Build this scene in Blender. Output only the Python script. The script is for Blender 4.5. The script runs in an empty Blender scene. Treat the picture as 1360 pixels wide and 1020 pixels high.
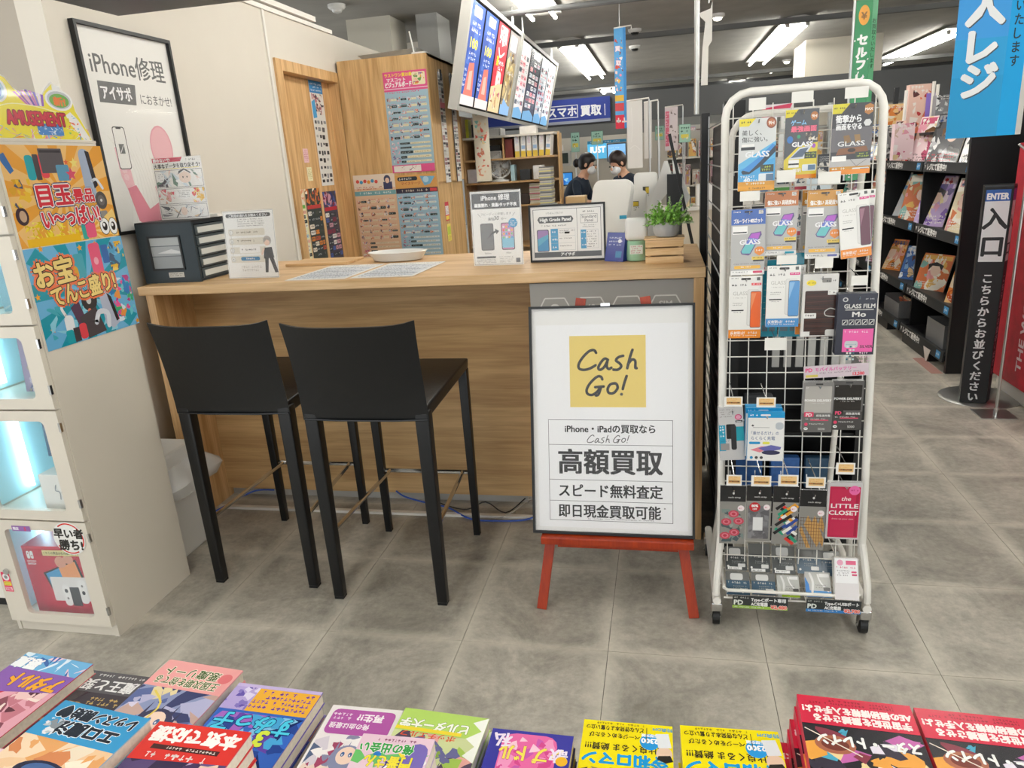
import bpy, bmesh, math, random
from mathutils import Vector, Matrix
sc = bpy.context.scene
COL = sc.collection
PI = math.pi
# ---------------------------------------------------------------- camera
FOC, CX, CY = 958.3, 680.0, 510.0
ROT = Matrix(((0.978511, 0.0036113, 0.20616298), (0.19588322, 0.29594578, -0.9349042), (-0.06438928, 0.95519791, 0.28887881)))
CAMZ = 1.5
cd = bpy.data.cameras.new('camera')
cd.sensor_width = 36.0
cd.lens = FOC / 1360.0 * 36.0
cd.clip_start = 0.05
cam = bpy.data.objects.new('camera', cd)
COL.objects.link(cam)
cam.matrix_world = Matrix.Translation((0, 0, CAMZ)) @ ROT.to_4x4()
sc.camera = cam
# ---------------------------------------------------------------- world, exposure
w = bpy.data.worlds.new('world'); sc.world = w; w.use_nodes = True
bg = w.node_tree.nodes['Background']
bg.inputs[0].default_value = (0.93, 0.97, 1.0, 1)
bg.inputs[1].default_value = 1.35
sc.view_settings.view_transform = 'Standard'
sc.view_settings.look = 'None'
sc.view_settings.gamma = 1.0
sc.view_settings.use_curve_mapping = False
sc.view_settings.exposure = 0.72
TUBE = 21.0          # radiance of the ceiling tubes
sc.cycles.max_bounces = 8
sc.cycles.transparent_max_bounces = 16
sc.cycles.caustics_reflective = False
sc.cycles.caustics_refractive = False
sc.cycles.use_denoising = True

# ---------------------------------------------------------------- helpers
def at(px, py, X=None, Y=None, Z=None):
    """world point seen at a photo pixel when it lies in the plane X=, Y= or Z="""
    r = ROT @ Vector((px - CX, -(py - CY), -FOC)); o = Vector((0, 0, CAMZ))
    a, v = (0, X) if X is not None else (1, Y) if Y is not None else (2, Z)
    return o + r * ((v - o[a]) / r[a])

def lin(c):
    if isinstance(c, str):
        c = c.lstrip('#'); c = [int(c[i:i+2], 16) / 255 for i in (0, 2, 4)]
        return tuple((x / 12.92 if x <= .04045 else ((x + .055) / 1.055) ** 2.4) for x in c)
    return tuple(c)

MATS = {}
def mat(name, col='808080', rough=.5, metal=0., noise=0., nscale=8., emis=0., alpha=1., trans=0., bump=0., coat=0.):
    if name in MATS: return MATS[name]
    m = bpy.data.materials.new(name); m.use_nodes = True
    nt = m.node_tree; b = nt.nodes['Principled BSDF']; c = lin(col)
    b.inputs['Base Color'].default_value = (*c, 1); b.inputs['Roughness'].default_value = rough
    b.inputs['Metallic'].default_value = metal
    if emis:
        b.inputs['Emission Color'].default_value = (*c, 1); b.inputs['Emission Strength'].default_value = emis
    if alpha < 1: b.inputs['Alpha'].default_value = alpha
    if trans: b.inputs['Transmission Weight'].default_value = trans
    if coat: b.inputs['Coat Weight'].default_value = coat
    if noise or bump:
        tc = nt.nodes.new('ShaderNodeTexCoord'); n = nt.nodes.new('ShaderNodeTexNoise')
        n.inputs['Scale'].default_value = nscale; n.inputs['Detail'].default_value = 4
        nt.links.new(tc.outputs['Object'], n.inputs['Vector'])
        if noise:
            r = nt.nodes.new('ShaderNodeMapRange'); r.inputs[1].default_value = .3; r.inputs[2].default_value = .7
            r.inputs[3].default_value = 1 - noise; r.inputs[4].default_value = 1 + noise
            mx = nt.nodes.new('ShaderNodeVectorMath'); mx.operation = 'SCALE'; mx.inputs[0].default_value = c
            nt.links.new(n.outputs[0], r.inputs[0]); nt.links.new(r.outputs[0], mx.inputs['Scale']); nt.links.new(mx.outputs[0], b.inputs['Base Color'])
        if bump:
            bp = nt.nodes.new('ShaderNodeBump'); bp.inputs['Strength'].default_value = bump; bp.inputs['Distance'].default_value = .002
            nt.links.new(n.outputs[0], bp.inputs['Height']); nt.links.new(bp.outputs[0], b.inputs['Normal'])
    MATS[name] = m
    return m

def wood(name, c1, c2, axis, rough=.45, sc_=1.):
    """oak-like grain running along axis 0/1/2"""
    if name in MATS: return MATS[name]
    m = bpy.data.materials.new(name); m.use_nodes = True; nt = m.node_tree; b = nt.nodes['Principled BSDF']
    g = nt.nodes.new('ShaderNodeNewGeometry'); mp = nt.nodes.new('ShaderNodeMapping')
    s = [14 * sc_] * 3; s[axis] = 1.1 * sc_; mp.inputs['Scale'].default_value = s
    nt.links.new(g.outputs['Position'], mp.inputs['Vector'])
    n = nt.nodes.new('ShaderNodeTexNoise'); n.inputs['Scale'].default_value = 1.6; n.inputs['Detail'].default_value = 6; n.inputs['Distortion'].default_value = .7
    nt.links.new(mp.outputs[0], n.inputs['Vector'])
    mp2 = nt.nodes.new('ShaderNodeMapping'); s2 = [160 * sc_] * 3; s2[axis] = 5 * sc_; mp2.inputs['Scale'].default_value = s2
    nt.links.new(g.outputs['Position'], mp2.inputs['Vector'])
    n2 = nt.nodes.new('ShaderNodeTexNoise'); n2.inputs['Scale'].default_value = 1.; n2.inputs['Detail'].default_value = 3
    nt.links.new(mp2.outputs[0], n2.inputs['Vector'])
    ad = nt.nodes.new('ShaderNodeMath'); ad.operation = 'MULTIPLY_ADD'; ad.inputs[1].default_value = .45
    nt.links.new(n2.outputs[0], ad.inputs[0]); nt.links.new(n.outputs[0], ad.inputs[2])
    cr = nt.nodes.new('ShaderNodeValToRGB'); cr.color_ramp.elements[0].position = .52; cr.color_ramp.elements[1].position = .9
    cr.color_ramp.elements[0].color = (*lin(c1), 1); cr.color_ramp.elements[1].color = (*lin(c2), 1)
    nt.links.new(ad.outputs[0], cr.inputs[0]); nt.links.new(cr.outputs[0], b.inputs['Base Color'])
    b.inputs['Roughness'].default_value = rough
    MATS[name] = m
    return m

def printmat(name, rough, coat=0.):
    m = bpy.data.materials.new(name); m.use_nodes = True; nt = m.node_tree; b = nt.nodes['Principled BSDF']
    a = nt.nodes.new('ShaderNodeAttribute'); a.attribute_name = 'Col'
    v = nt.nodes.new('ShaderNodeVectorMath'); v.operation = 'SCALE'; v.inputs['Scale'].default_value = .84   # ink on paper never reflects everything
    nt.links.new(a.outputs['Color'], v.inputs[0]); nt.links.new(v.outputs[0], b.inputs['Base Color']); b.inputs['Roughness'].default_value = rough; b.inputs['Coat Weight'].default_value = coat
    MATS[name] = m
    return m
P_MATTE = printmat('print_matte', .6)
P_GLOSS = printmat('print_gloss', .22, .3)
P_SCREEN = bpy.data.materials.new('print_screen'); P_SCREEN.use_nodes = True
_nt = P_SCREEN.node_tree; _b = _nt.nodes['Principled BSDF']; _a = _nt.nodes.new('ShaderNodeAttribute'); _a.attribute_name = 'Col'
_nt.links.new(_a.outputs['Color'], _b.inputs['Emission Color']); _nt.links.new(_a.outputs['Color'], _b.inputs['Base Color']); _b.inputs['Emission Strength'].default_value = .42; _b.inputs['Roughness'].default_value = .2

def link(name, me, m=None, parent=None):
    o = bpy.data.objects.new(name, me); COL.objects.link(o)
    if m is not None and len(me.materials) == 0: me.materials.append(m)
    if parent is not None: o.parent = parent
    return o

def tag(o, label=None, cat=None, group=None, kind=None):
    if label: o['label'] = label
    if cat: o['category'] = cat
    if group: o['group'] = group
    if kind: o['kind'] = kind
    return o

def empty(name, loc=(0, 0, 0), rz=0., label=None, cat=None, group=None, rx=0., ry=0., kind=None):
    o = bpy.data.objects.new(name, None); COL.objects.link(o); o.location = loc; o.rotation_euler = (rx, ry, rz)
    o.empty_display_size = .05
    return tag(o, label, cat, group, kind)

def copy_tree(o, parent=None):
    c = o.copy(); COL.objects.link(c); c.parent = parent
    for ch in list(o.children): copy_tree(ch, c)
    return c

class MB:
    """collects shapes; org is subtracted so that a part can be given in world coordinates under a thing at org"""
    def __init__(s, org=(0, 0, 0)):
        s.bm = bmesh.new(); s.org = Vector(org)
    def _v(s, p): return s.bm.verts.new(Vector(p) - s.org)
    def box(s, x0, y0, z0, x1, y1, z1):
        v = [s._v((x, y, z)) for z in (z0, z1) for x, y in ((x0, y0), (x1, y0), (x1, y1), (x0, y1))]
        for f in ((3, 2, 1, 0), (4, 5, 6, 7), (0, 1, 5, 4), (1, 2, 6, 5), (2, 3, 7, 6), (3, 0, 4, 7)): s.bm.faces.new([v[i] for i in f])
        return s
    def hexa(s, pts):
        v = [s._v(p) for p in pts]
        for f in ((3, 2, 1, 0), (4, 5, 6, 7), (0, 1, 5, 4), (1, 2, 6, 5), (2, 3, 7, 6), (3, 0, 4, 7)): s.bm.faces.new([v[i] for i in f])
        return s
    def prism(s, pts, d, axis=1, base=0.):
        """polygon pts (a, b) swept from base to base+d along axis"""
        def P(a, b, c):
            return (c, a, b) if axis == 0 else (a, c, b) if axis == 1 else (a, b, c)
        A = [s._v(P(a, b, base)) for a, b in pts]; B = [s._v(P(a, b, base + d)) for a, b in pts]
        s.bm.faces.new(A); s.bm.faces.new(B[::-1])
        n = len(pts)
        for i in range(n): s.bm.faces.new((A[i], B[i], B[(i + 1) % n], A[(i + 1) % n]))
        return s
    def tube(s, pts, r, n=8, cap=True, r2=None):
        pts = [Vector(p) for p in pts]; rings = []; prev = None
        for i, p in enumerate(pts):
            t = (pts[min(i + 1, len(pts) - 1)] - pts[max(i - 1, 0)]).normalized()
            u = prev - t * prev.dot(t) if prev is not None else t.orthogonal()
            if u.length < 1e-6: u = t.orthogonal()
            u.normalize(); prev = u; v = t.cross(u)
            rr = r if r2 is None else r + (r2 - r) * i / (len(pts) - 1)
            rings.append([s._v(p + (u * math.cos(a) + v * math.sin(a)) * rr) for a in [2 * PI * k / n + PI / n for k in range(n)]])
        for a, b in zip(rings, rings[1:]):
            for k in range(n): s.bm.faces.new((a[k], a[(k + 1) % n], b[(k + 1) % n], b[k]))
        if cap: s.bm.faces.new(rings[0][::-1]); s.bm.faces.new(rings[-1])
        return s
    def bar(s, p0, p1, w, h):
        """rectangular bar; w sideways, h along the other axis"""
        p0, p1 = Vector(p0), Vector(p1); t = (p1 - p0).normalized()
        up = Vector((0, 0, 1)) if abs(t.z) < .9 else Vector((0, 1, 0))
        a = t.cross(up).normalized(); b = a.cross(t)
        q = [(-w, -h), (w, -h), (w, h), (-w, h)]
        return s.hexa([p0 + a * x / 2 + b * y / 2 for x, y in q] + [p1 + a * x / 2 + b * y / 2 for x, y in q])
    def lathe(s, prof, c=(0, 0, 0), n=24, sx=1., sy=1.):
        rings = []
        for r, z in prof:
            rings.append([s._v((c[0] + r * sx * math.cos(2 * PI * k / n), c[1] + r * sy * math.sin(2 * PI * k / n), c[2] + z)) for k in range(n)])
        for a, b in zip(rings, rings[1:]):
            for k in range(n): s.bm.faces.new((a[k], a[(k + 1) % n], b[(k + 1) % n], b[k]))
        s.bm.faces.new(rings[0][::-1]); s.bm.faces.new(rings[-1])
        return s
    def ball(s, c, rx, ry=None, rz=None, n=12, m=8):
        ry = ry or rx; rz = rz or rx; c = Vector(c); rings = []
        top = s._v(c + Vector((0, 0, rz))); bot = s._v(c - Vector((0, 0, rz)))
        for j in range(1, m):
            a = PI * j / m
            rings.append([s._v(c + Vector((rx * math.sin(a) * math.cos(2 * PI * k / n), ry * math.sin(a) * math.sin(2 * PI * k / n), rz * math.cos(a)))) for k in range(n)])
        for k in range(n):
            s.bm.faces.new((top, rings[0][k], rings[0][(k + 1) % n])); s.bm.faces.new((bot, rings[-1][(k + 1) % n], rings[-1][k]))
        for a, b in zip(rings, rings[1:]):
            for k in range(n): s.bm.faces.new((a[k], b[k], b[(k + 1) % n], a[(k + 1) % n]))
        return s
    def quad(s, a, b, c, d):
        s.bm.faces.new([s._v(p) for p in (a, b, c, d)]); return s
    def build(s, name, m=None, parent=None, smooth=False, bevel=0., seg=2):
        bmesh.ops.recalc_face_normals(s.bm, faces=s.bm.faces)
        if bevel:
            bmesh.ops.bevel(s.bm, geom=[e for e in s.bm.edges if len(e.link_faces) == 2 and e.calc_face_angle(0) > .6], offset=bevel, segments=seg, affect='EDGES', profile=.6)
        me = bpy.data.meshes.new(name); s.bm.to_mesh(me); s.bm.free()
        if smooth:
            for p in me.polygons: p.use_smooth = True
            try: me.set_sharp_from_angle(angle=math.radians(40))
            except Exception: pass
        return link(name, me, m, parent)

# ---------------------------------------------------------------- flat print: coloured shapes and lettering
GLY = {}
def glyphs(t):
    if t not in GLY:
        cu = bpy.data.curves.new('lettering', 'FONT'); cu.body = t; cu.size = 1; cu.resolution_u = 2
        o = bpy.data.objects.new('lettering', cu); me = o.to_mesh()
        vs = [(v.co.x, v.co.y) for v in me.vertices]; fs = [tuple(p.vertices) for p in me.polygons]
        x1 = max([v[0] for v in vs] or [1]); x0 = min([v[0] for v in vs] or [0])
        o.to_mesh_clear(); bpy.data.objects.remove(o); bpy.data.curves.remove(cu)
        GLY[t] = (vs, fs, x0, x1)
    return GLY[t]

class Pr:
    """a print W x H units (origin top left, v down) shown at w x h metres in the local XZ plane, facing -Y"""
    def __init__(s, w, h, W=100., H=None, bgc=None, lay=1e-5):
        s.w, s.h, s.W = w, h, W; s.H = H or W * h / w; s.v = []; s.f = []; s.c = []; s.k = 1; s.lay = lay; s.rnd = random.Random(7)
        if bgc: s.r(0, 0, s.W, s.H, bgc)
    def _add(s, pts, faces, col):
        b = len(s.v); y = -s.k * s.lay; s.k += 1
        s.v += [((x / s.W - .5) * s.w, y, (.5 - z / s.H) * s.h) for x, z in pts]
        c = lin(col)
        for f in faces: s.f.append([b + i for i in f]); s.c.append((c, len(f)))
    def r(s, x0, y0, x1, y1, c): s._add([(x0, y0), (x0, y1), (x1, y1), (x1, y0)], [(0, 1, 2, 3)], c); return s
    def rr(s, x0, y0, x1, y1, q, c):
        pts = []
        for cx, cy, a0 in ((x1 - q, y0 + q, -PI / 2), (x1 - q, y1 - q, 0), (x0 + q, y1 - q, PI / 2), (x0 + q, y0 + q, PI)):
            for k in range(4): a = a0 + k * PI / 6; pts.append((cx + q * math.cos(a), cy + q * math.sin(a)))
        s.p(pts, c); return s
    def p(s, pts, c): s._add(pts, [tuple(range(len(pts)))[::-1]], c); return s
    def e(s, x, y, rx, ry, c, n=20): return s.p([(x + rx * math.cos(2 * PI * k / n), y + ry * math.sin(2 * PI * k / n)) for k in range(n)], c)
    def ln(s, x0, y0, x1, y1, wd, c):
        dx, dy = x1 - x0, y1 - y0; L = math.hypot(dx, dy) or 1; nx, ny = -dy / L * wd / 2, dx / L * wd / 2
        return s.p([(x0 + nx, y0 + ny), (x0 - nx, y0 - ny), (x1 - nx, y1 - ny), (x1 + nx, y1 + ny)], c)
    def fr(s, x0, y0, x1, y1, t, c):
        s.r(x0, y0, x1, y0 + t, c); s.r(x0, y1 - t, x1, y1, c); s.r(x0, y0, x0 + t, y1, c); return s.r(x1 - t, y0, x1, y1, c)
    def st(s, pts, wd, c):
        """brush stroke through points (smoothed), round ends"""
        P = [Vector(p) for p in pts]; out = []
        for i in range(len(P) - 1):
            a, b, d, e_ = P[max(i - 1, 0)], P[i], P[i + 1], P[min(i + 2, len(P) - 1)]
            for k in range(4):
                t = k / 4; out.append(.5 * ((2 * b) + (d - a) * t + (2 * a - 5 * b + 4 * d - e_) * t * t + (3 * b - a - 3 * d + e_) * t ** 3))
        out.append(P[-1])
        L, Rr = [], []
        for i, p in enumerate(out):
            t = (out[min(i + 1, len(out) - 1)] - out[max(i - 1, 0)]); t = t.normalized() if t.length else Vector((1, 0)); n = Vector((-t.y, t.x)) * wd / 2
            L.append(tuple(p + n)); Rr.append(tuple(p - n))
        m = len(L); s._add(L + Rr, [(i, i + 1, m + i + 1, m + i) for i in range(m - 1)], c)
        s.k -= 1
        for p in (out[0], out[-1]): s.e(p.x, p.y, wd / 2, wd / 2, c, 10)
        return s
    def t(s, txt, x, y, size, c, b=0., al='l', fit=None, rot=0., sh=0., sx=1., out=None, vert=False):
        """lettering: y is the baseline; size = em height in units; fit = total width; b = boldness in em; out=(colour, width em)"""
        if vert:
            for i, ch in enumerate(txt): s.t(ch, x, y + i * size * 1.08, size, c, b, 'c', None, 0, 0, sx, out)
            return s
        if out: s.t(txt, x, y, size, out[0], out[1], al, fit, rot, sh, sx)
        vs, fs, x0, x1 = glyphs(txt); kx = size * sx
        if fit: kx = fit / (x1 - x0)
        kyx = s.H / s.h * s.w / s.W  # keep letters undistorted when the canvas units are not square
        off = {'l': -x0, 'c': -(x0 + x1) / 2, 'r': -x1}[al]; cr, sr = math.cos(rot), math.sin(rot)
        if b <= 0: jit = [(0, 0)]
        elif b < .035: jit = [(-b, -b * .6), (b, -b * .6), (-b, b * .6), (b, b * .6)]
        else: jit = [(b * math.cos(a), b * math.sin(a)) for a in [PI / 4 * k for k in range(8)]] + [(b * .5, 0), (-b * .5, 0), (0, b * .5), (0, -b * .5)]
        k0 = s.k
        for jx, jy in jit:
            pts = []
            for vx, vy in vs:
                px = (vx + off) * kx + vy * size * sh + jx * size; py = -(vy + jy) * size
                pts.append((x + px * cr - py * sr, y + px * sr + py * cr))
            s._add(pts, fs, c); s.k -= .9
        s.k = k0 + 1 + .1 * len(jit)
        return s
    def bars(s, x0, y0, x1, n, dy, h, c, seed=1):
        """rows of marks too small to read"""
        R = random.Random(seed); pts = []; fs = []
        for i in range(n):
            x = x0; y = y0 + i * dy; xe = x1 - (R.random() * .25 * (x1 - x0) if i == n - 1 else 0)
            while x < xe:
                wd = h * R.uniform(.5, 1.1); b = len(pts)
                if R.random() < .85:
                    q = h * R.uniform(.15, .45); o = R.uniform(0, h - q)
                    for a0, a1, b0, b1 in ((x, x + wd, y + o, y + o + q), (x + wd * .35, x + wd * .6, y, y + h)):
                        b = len(pts); pts += [(a0, b0), (a0, b1), (a1, b1), (a1, b0)]; fs.append((b, b + 1, b + 2, b + 3))
                x += wd + h * .25
        if pts: s._add(pts, fs, c)
        return s
    def art(s, x0, y0, x1, y1, pal, n=30, seed=1, big=.4, small=.06):
        """loose painted shapes clipped to a rectangle"""
        R = random.Random(seed); W, H = x1 - x0, y1 - y0
        for i in range(n):
            f = big + (small - big) * (i / max(n - 1, 1)) ** .6; cx, cy = R.uniform(x0, x1), R.uniform(y0, y1)
            a, rx, ry = R.uniform(0, PI), W * f * R.uniform(.35, 1), min(W, H) * f * R.uniform(.25, .8); m = R.choice((4, 6, 9, 9)); pts = []
            ph = R.uniform(0, 6)
            for k in range(m):
                t = 2 * PI * k / m; rad = 1 + .3 * math.sin(3 * t + ph); X = rx * math.cos(t) * rad; Y = ry * math.sin(t) * rad
                pts.append((min(max(cx + X * math.cos(a) - Y * math.sin(a), x0), x1), min(max(cy + X * math.sin(a) + Y * math.cos(a), y0), y1)))
            s._add(pts, [tuple(range(m))[::-1]], R.choice(pal)); s.k -= .6
        s.k += 1
        return s
    def rays(s, cx, cy, x0, y0, x1, y1, n, c):
        for k in range(n):
            a0, a1 = 2 * PI * k / n, 2 * PI * (k + .5) / n; R_ = 3 * max(x1 - x0, y1 - y0)
            def clip(a):
                dx, dy = math.cos(a), math.sin(a); t = min([((x1 if dx > 0 else x0) - cx) / dx if abs(dx) > 1e-9 else R_, ((y1 if dy > 0 else y0) - cy) / dy if abs(dy) > 1e-9 else R_])
                return cx + dx * t, cy + dy * t
            s._add([(cx, cy), clip(a0), clip(a1)], [(2, 1, 0)], c); s.k -= 1
        s.k += 1
        return s
    def star(s, x, y, r, c, n=5):
        return s.p([(x + (r if k % 2 == 0 else r * .45) * math.sin(PI * k / n), y - (r if k % 2 == 0 else r * .45) * math.cos(PI * k / n)) for k in range(2 * n)], c)
    def build(s, name='print', parent=None, m=None, off=(0, 0, 0)):
        me = bpy.data.meshes.new(name)
        me.from_pydata([(x + off[0], y + off[1], z + off[2]) for x, y, z in s.v], [], s.f)
        ca = me.color_attributes.new('Col', 'FLOAT_COLOR', 'CORNER'); buf = []
        for c, n in s.c: buf += [c[0], c[1], c[2], 1.] * n
        ca.data.foreach_set('color', buf)
        # from the layout above every face should look toward -Y
        me.flip_normals() if me.polygons and me.polygons[0].normal.y > 0 else None
        return link(name, me, m or P_MATTE, parent)

def sheet(name, w, h, base, pr, label, cat, loc, rz=0., rx=0., ry=0., d=.002, group=None, m=P_MATTE, bev=0.):
    """a board or sheet w x h x d centred at loc, its print on the -Y side; ONE thing"""
    o = MB().box(-w/2, 0, -h/2, w/2, d, h/2).build(name, base, None, bevel=bev)
    o.location = loc; o.rotation_euler = (rx, ry, rz); tag(o, label, cat, group)
    if pr: pr.build('print', o, m)
    return o

def qx(X, tl, br):
    """y-centre, z-centre, width, height of a rectangle in the plane X seen between two photo corners"""
    a, b = at(*tl, X=X), at(*br, X=X); return (a.y + b.y) / 2, (a.z + b.z) / 2, abs(b.y - a.y), abs(a.z - b.z)
def qy(Y, tl, br):
    a, b = at(*tl, Y=Y), at(*br, Y=Y); return (a.x + b.x) / 2, (a.z + b.z) / 2, abs(b.x - a.x), abs(a.z - b.z)

_ONES = 'zeroth first second third fourth fifth sixth seventh eighth ninth tenth eleventh twelfth thirteenth fourteenth fifteenth sixteenth seventeenth eighteenth nineteenth'.split()
def ordn(n):
    if n < 20: return _ONES[n]
    t, o = divmod(n, 10); return (('twentieth', 'thirtieth', 'fortieth')[t - 2] if o == 0 else ('twenty', 'thirty', 'forty')[t - 2] + '-' + _ONES[o])
# ================================================================ materials
WALLC = mat('wall_cream', 'd2cbbf', .7, noise=.015, nscale=3)
WALLC_SHADE = mat('wall_cream_shaded', 'a79e91', .7)  # same cream paint, with the front wall's dimmer light put into the colour
CEIL = mat('ceiling_grey', 'a3a19b', .9, noise=.08, nscale=4)
CEILB = mat('ceiling_beam', '6a6b6a', .8)
WHITE = mat('white_paint', 'dedad2', .4)
WPLAS = mat('white_plastic', 'dfdeda', .35)
GPLAS = mat('grey_plastic', 'b4b3ae', .4)
BLACK = mat('black_plastic', '0a0b0c', .45)
BLK2 = mat('black_steel', '0b0b0c', .45)
DARKG = mat('dark_grey', '2c2e30', .5)
STEEL = mat('chrome', 'cfcfcf', .15, 1.)
ALU = mat('aluminium', 'b9b9b6', .35, 1.)
LEATH = mat('black_leather', '08090b', .36, noise=.15, nscale=60, bump=.25)
PAPER = mat('paper', 'dddbd5', .6)
PAGES = mat('page_block', 'd9d1c0', .8, noise=.08, nscale=200)
CREAMW = mat('locker_cream', 'd0c8ba', .45)
OAKH = wood('oak_along_x', 'b28a58', 'd8b382', 0)
OAKV = wood('oak_upright', 'b58a56', 'dcb582', 2)
OAKL = wood('oak_light', 'c39a66', 'e2c093', 0)
OAKB = wood('oak_board', 'b28d5e', 'd4b07d', 0)
PINE = wood('pine_crate', 'd0a76e', 'e6c493', 0, sc_=3)
REDW = wood('red_varnished_wood', '8a260e', 'a8380f', 2, .35)
TUBEM = mat('tube_glow', 'fffdf6', .5, emis=TUBE)
FIXT = mat('fixture_white', 'b4b2ac', .5)
LEDM = mat('led_glow', 'c9f2ff', .5, emis=9.)
CLEAR = mat('clear_acrylic', 'ffffff', .03, alpha=.05, coat=.6)
GLASSP = mat('locker_glass', 'e8f8ff', .04, alpha=.05, coat=.5)
BAGM = mat('clear_bag', 'ffffff', .12, alpha=.3, coat=.5)
CYAN = mat('locker_lining_led_tint', 'bfe9f2', .6)  # white lining with the cyan LED light painted into its colour

# ================================================================ floor
def floor_mat():
    m = bpy.data.materials.new('floor_tile_grey'); m.use_nodes = True; nt = m.node_tree; b = nt.nodes['Principled BSDF']
    N = nt.nodes.new; L = nt.links.new
    g = N('ShaderNodeNewGeometry'); tc = N('ShaderNodeTexCoord'); oi = N('ShaderNodeObjectInfo')
    n1 = N('ShaderNodeTexNoise'); n1.inputs['Scale'].default_value = 3.4; n1.inputs['Detail'].default_value = 9; n1.inputs['Roughness'].default_value = .74; n1.inputs['Distortion'].default_value = .6
    L(g.outputs['Position'], n1.inputs['Vector'])
    n2 = N('ShaderNodeTexNoise'); n2.inputs['Scale'].default_value = 38; n2.inputs['Detail'].default_value = 5; n2.inputs['Roughness'].default_value = .7
    L(g.outputs['Position'], n2.inputs['Vector'])
    sp = N('ShaderNodeSeparateXYZ'); L(tc.outputs['Object'], sp.inputs[0])
    def absd(o):
        a = N('ShaderNodeMath'); a.operation = 'ABSOLUTE'; L(o, a.inputs[0]); return a.outputs[0]
    nd = N('ShaderNodeMath'); nd.operation = 'MULTIPLY_ADD'; nd.inputs[1].default_value = .05; L(n1.outputs[0], nd.inputs[0])
    L(absd(sp.outputs['X']), nd.inputs[2])
    ex = N('ShaderNodeMapRange'); ex.inputs[1].default_value = .205; ex.inputs[2].default_value = .262; L(nd.outputs[0], ex.inputs[0])
    nd2 = N('ShaderNodeMath'); nd2.operation = 'MULTIPLY_ADD'; nd2.inputs[1].default_value = .05; L(n1.outputs[0], nd2.inputs[0]); L(absd(sp.outputs['Y']), nd2.inputs[2])
    ey = N('ShaderNodeMapRange'); ey.inputs[1].default_value = .225; ey.inputs[2].default_value = .265; L(nd2.outputs[0], ey.inputs[0])
    mx = N('ShaderNodeMath'); mx.operation = 'MAXIMUM'; L(ex.outputs[0], mx.inputs[0]); L(ey.outputs[0], mx.inputs[1])
    cr = N('ShaderNodeValToRGB'); e = cr.color_ramp.elements
    e[0].position = .32; e[0].color = (*lin('837f76'), 1); e[1].position = .7; e[1].color = (*lin('bdb7ab'), 1)
    L(n1.outputs[0], cr.inputs[0])
    fm = N('ShaderNodeMapRange'); fm.inputs[1].default_value = .3; fm.inputs[2].default_value = .7; fm.inputs[3].default_value = .82; fm.inputs[4].default_value = 1.17; L(n2.outputs[0], fm.inputs[0])
    rv = N('ShaderNodeMapRange'); rv.inputs[3].default_value = .93; rv.inputs[4].default_value = 1.06; L(oi.outputs['Random'], rv.inputs[0])
    ml = N('ShaderNodeMath'); ml.operation = 'MULTIPLY'; L(fm.outputs[0], ml.inputs[0]); L(rv.outputs[0], ml.inputs[1])
    sc1 = N('ShaderNodeVectorMath'); sc1.operation = 'SCALE'; L(cr.outputs[0], sc1.inputs[0]); L(ml.outputs[0], sc1.inputs['Scale'])
    mix = N('ShaderNodeMix'); mix.data_type = 'RGBA'; mix.inputs[7].default_value = (*lin('ddd7c8'), 1)
    fx = N('ShaderNodeMath'); fx.operation = 'MULTIPLY'; fx.inputs[1].default_value = .42; L(mx.outputs[0], fx.inputs[0])
    L(fx.outputs[0], mix.inputs[0]); L(sc1.outputs[0], mix.inputs[6]); L(mix.outputs[2], b.inputs['Base Color'])
    rr = N('ShaderNodeMapRange'); rr.inputs[3].default_value = .36; rr.inputs[4].default_value = .55; L(n1.outputs[0], rr.inputs[0]); L(rr.outputs[0], b.inputs['Roughness'])
    bp = N('ShaderNodeBump'); bp.inputs['Strength'].default_value = .15; bp.inputs['Distance'].default_value = .002; L(n2.outputs[0], bp.inputs['Height']); L(bp.outputs[0], b.inputs['Normal'])
    return m
FLOORM = floor_mat()
T, TX, TY = .483, -1.627, 1.961
fl = MB().box(-6, -4, -.08, 9, 22, -.004).build('floor', mat('floor_joint', '4c4943', .8)); fl['kind'] = 'structure'
h = T / 2 - .0009
tm = None
for i in range(-2, 8):
    for j in range(-3, 21):
        cx, cy = TX + (i + .5) * T, TY + (j + .5) * T
        if tm is None:
            tl_ = MB().box(-h, -h, -.004, h, h, 0).build('tile', FLOORM, fl); tm = tl_.data
        else: tl_ = link('tile', tm, None, fl)
        tl_.location = (cx, cy, 0)
far = MB()
for i in range(-10, 16):
    for j in range(-12, 42):
        if -2 <= i < 8 and -3 <= j < 21: continue
        cx, cy = TX + (i + .5) * T, TY + (j + .5) * T
        if cx < -5.9 or cx > 8.9 or cy < -3.9 or cy > 21.8: continue
        far.box(cx - h, cy - h, -.004, cx + h, cy + h, 0)
far = far.build('tile_field', mat('floor_tile_far', 'a5a095', .45, noise=.12, nscale=3), fl); far['kind'] = 'stuff'

# ================================================================ shell
def struct(name, mb, m, parent=None, **k):
    o = mb.build(name, m, parent, **k)
    if parent is None: o['kind'] = 'structure'
    return o
CZ = 2.8
struct('ceiling', MB().box(-6, -4, CZ, 9, 22, CZ + .1), CEIL)
struct('wall_back', MB().box(-6, 19.9, 0, 9, 20, CZ), mat('wall_far_grey', '8b8b88', .8))
struct('wall_right', MB().box(8.9, -4, 0, 9, 22, CZ), WALLC)
wl = struct('wall_left', MB().box(-2.42, 2.63, 0, -2.3, 4.36, 2.47).box(-2.42, 4.36, 2.215, -2.3, 5.3, 2.47).box(-2.42, 5.3, 0, -2.3, 7.9, 2.47), WALLC)
struct('wall_left_front', MB().box(-6, 2.63, 0, -2.42, 2.75, CZ), WALLC_SHADE)
MB().box(-2.3, 4.296, 0, -2.29, 4.318, 2.47).build('joint_strip', WHITE, wl)
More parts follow.
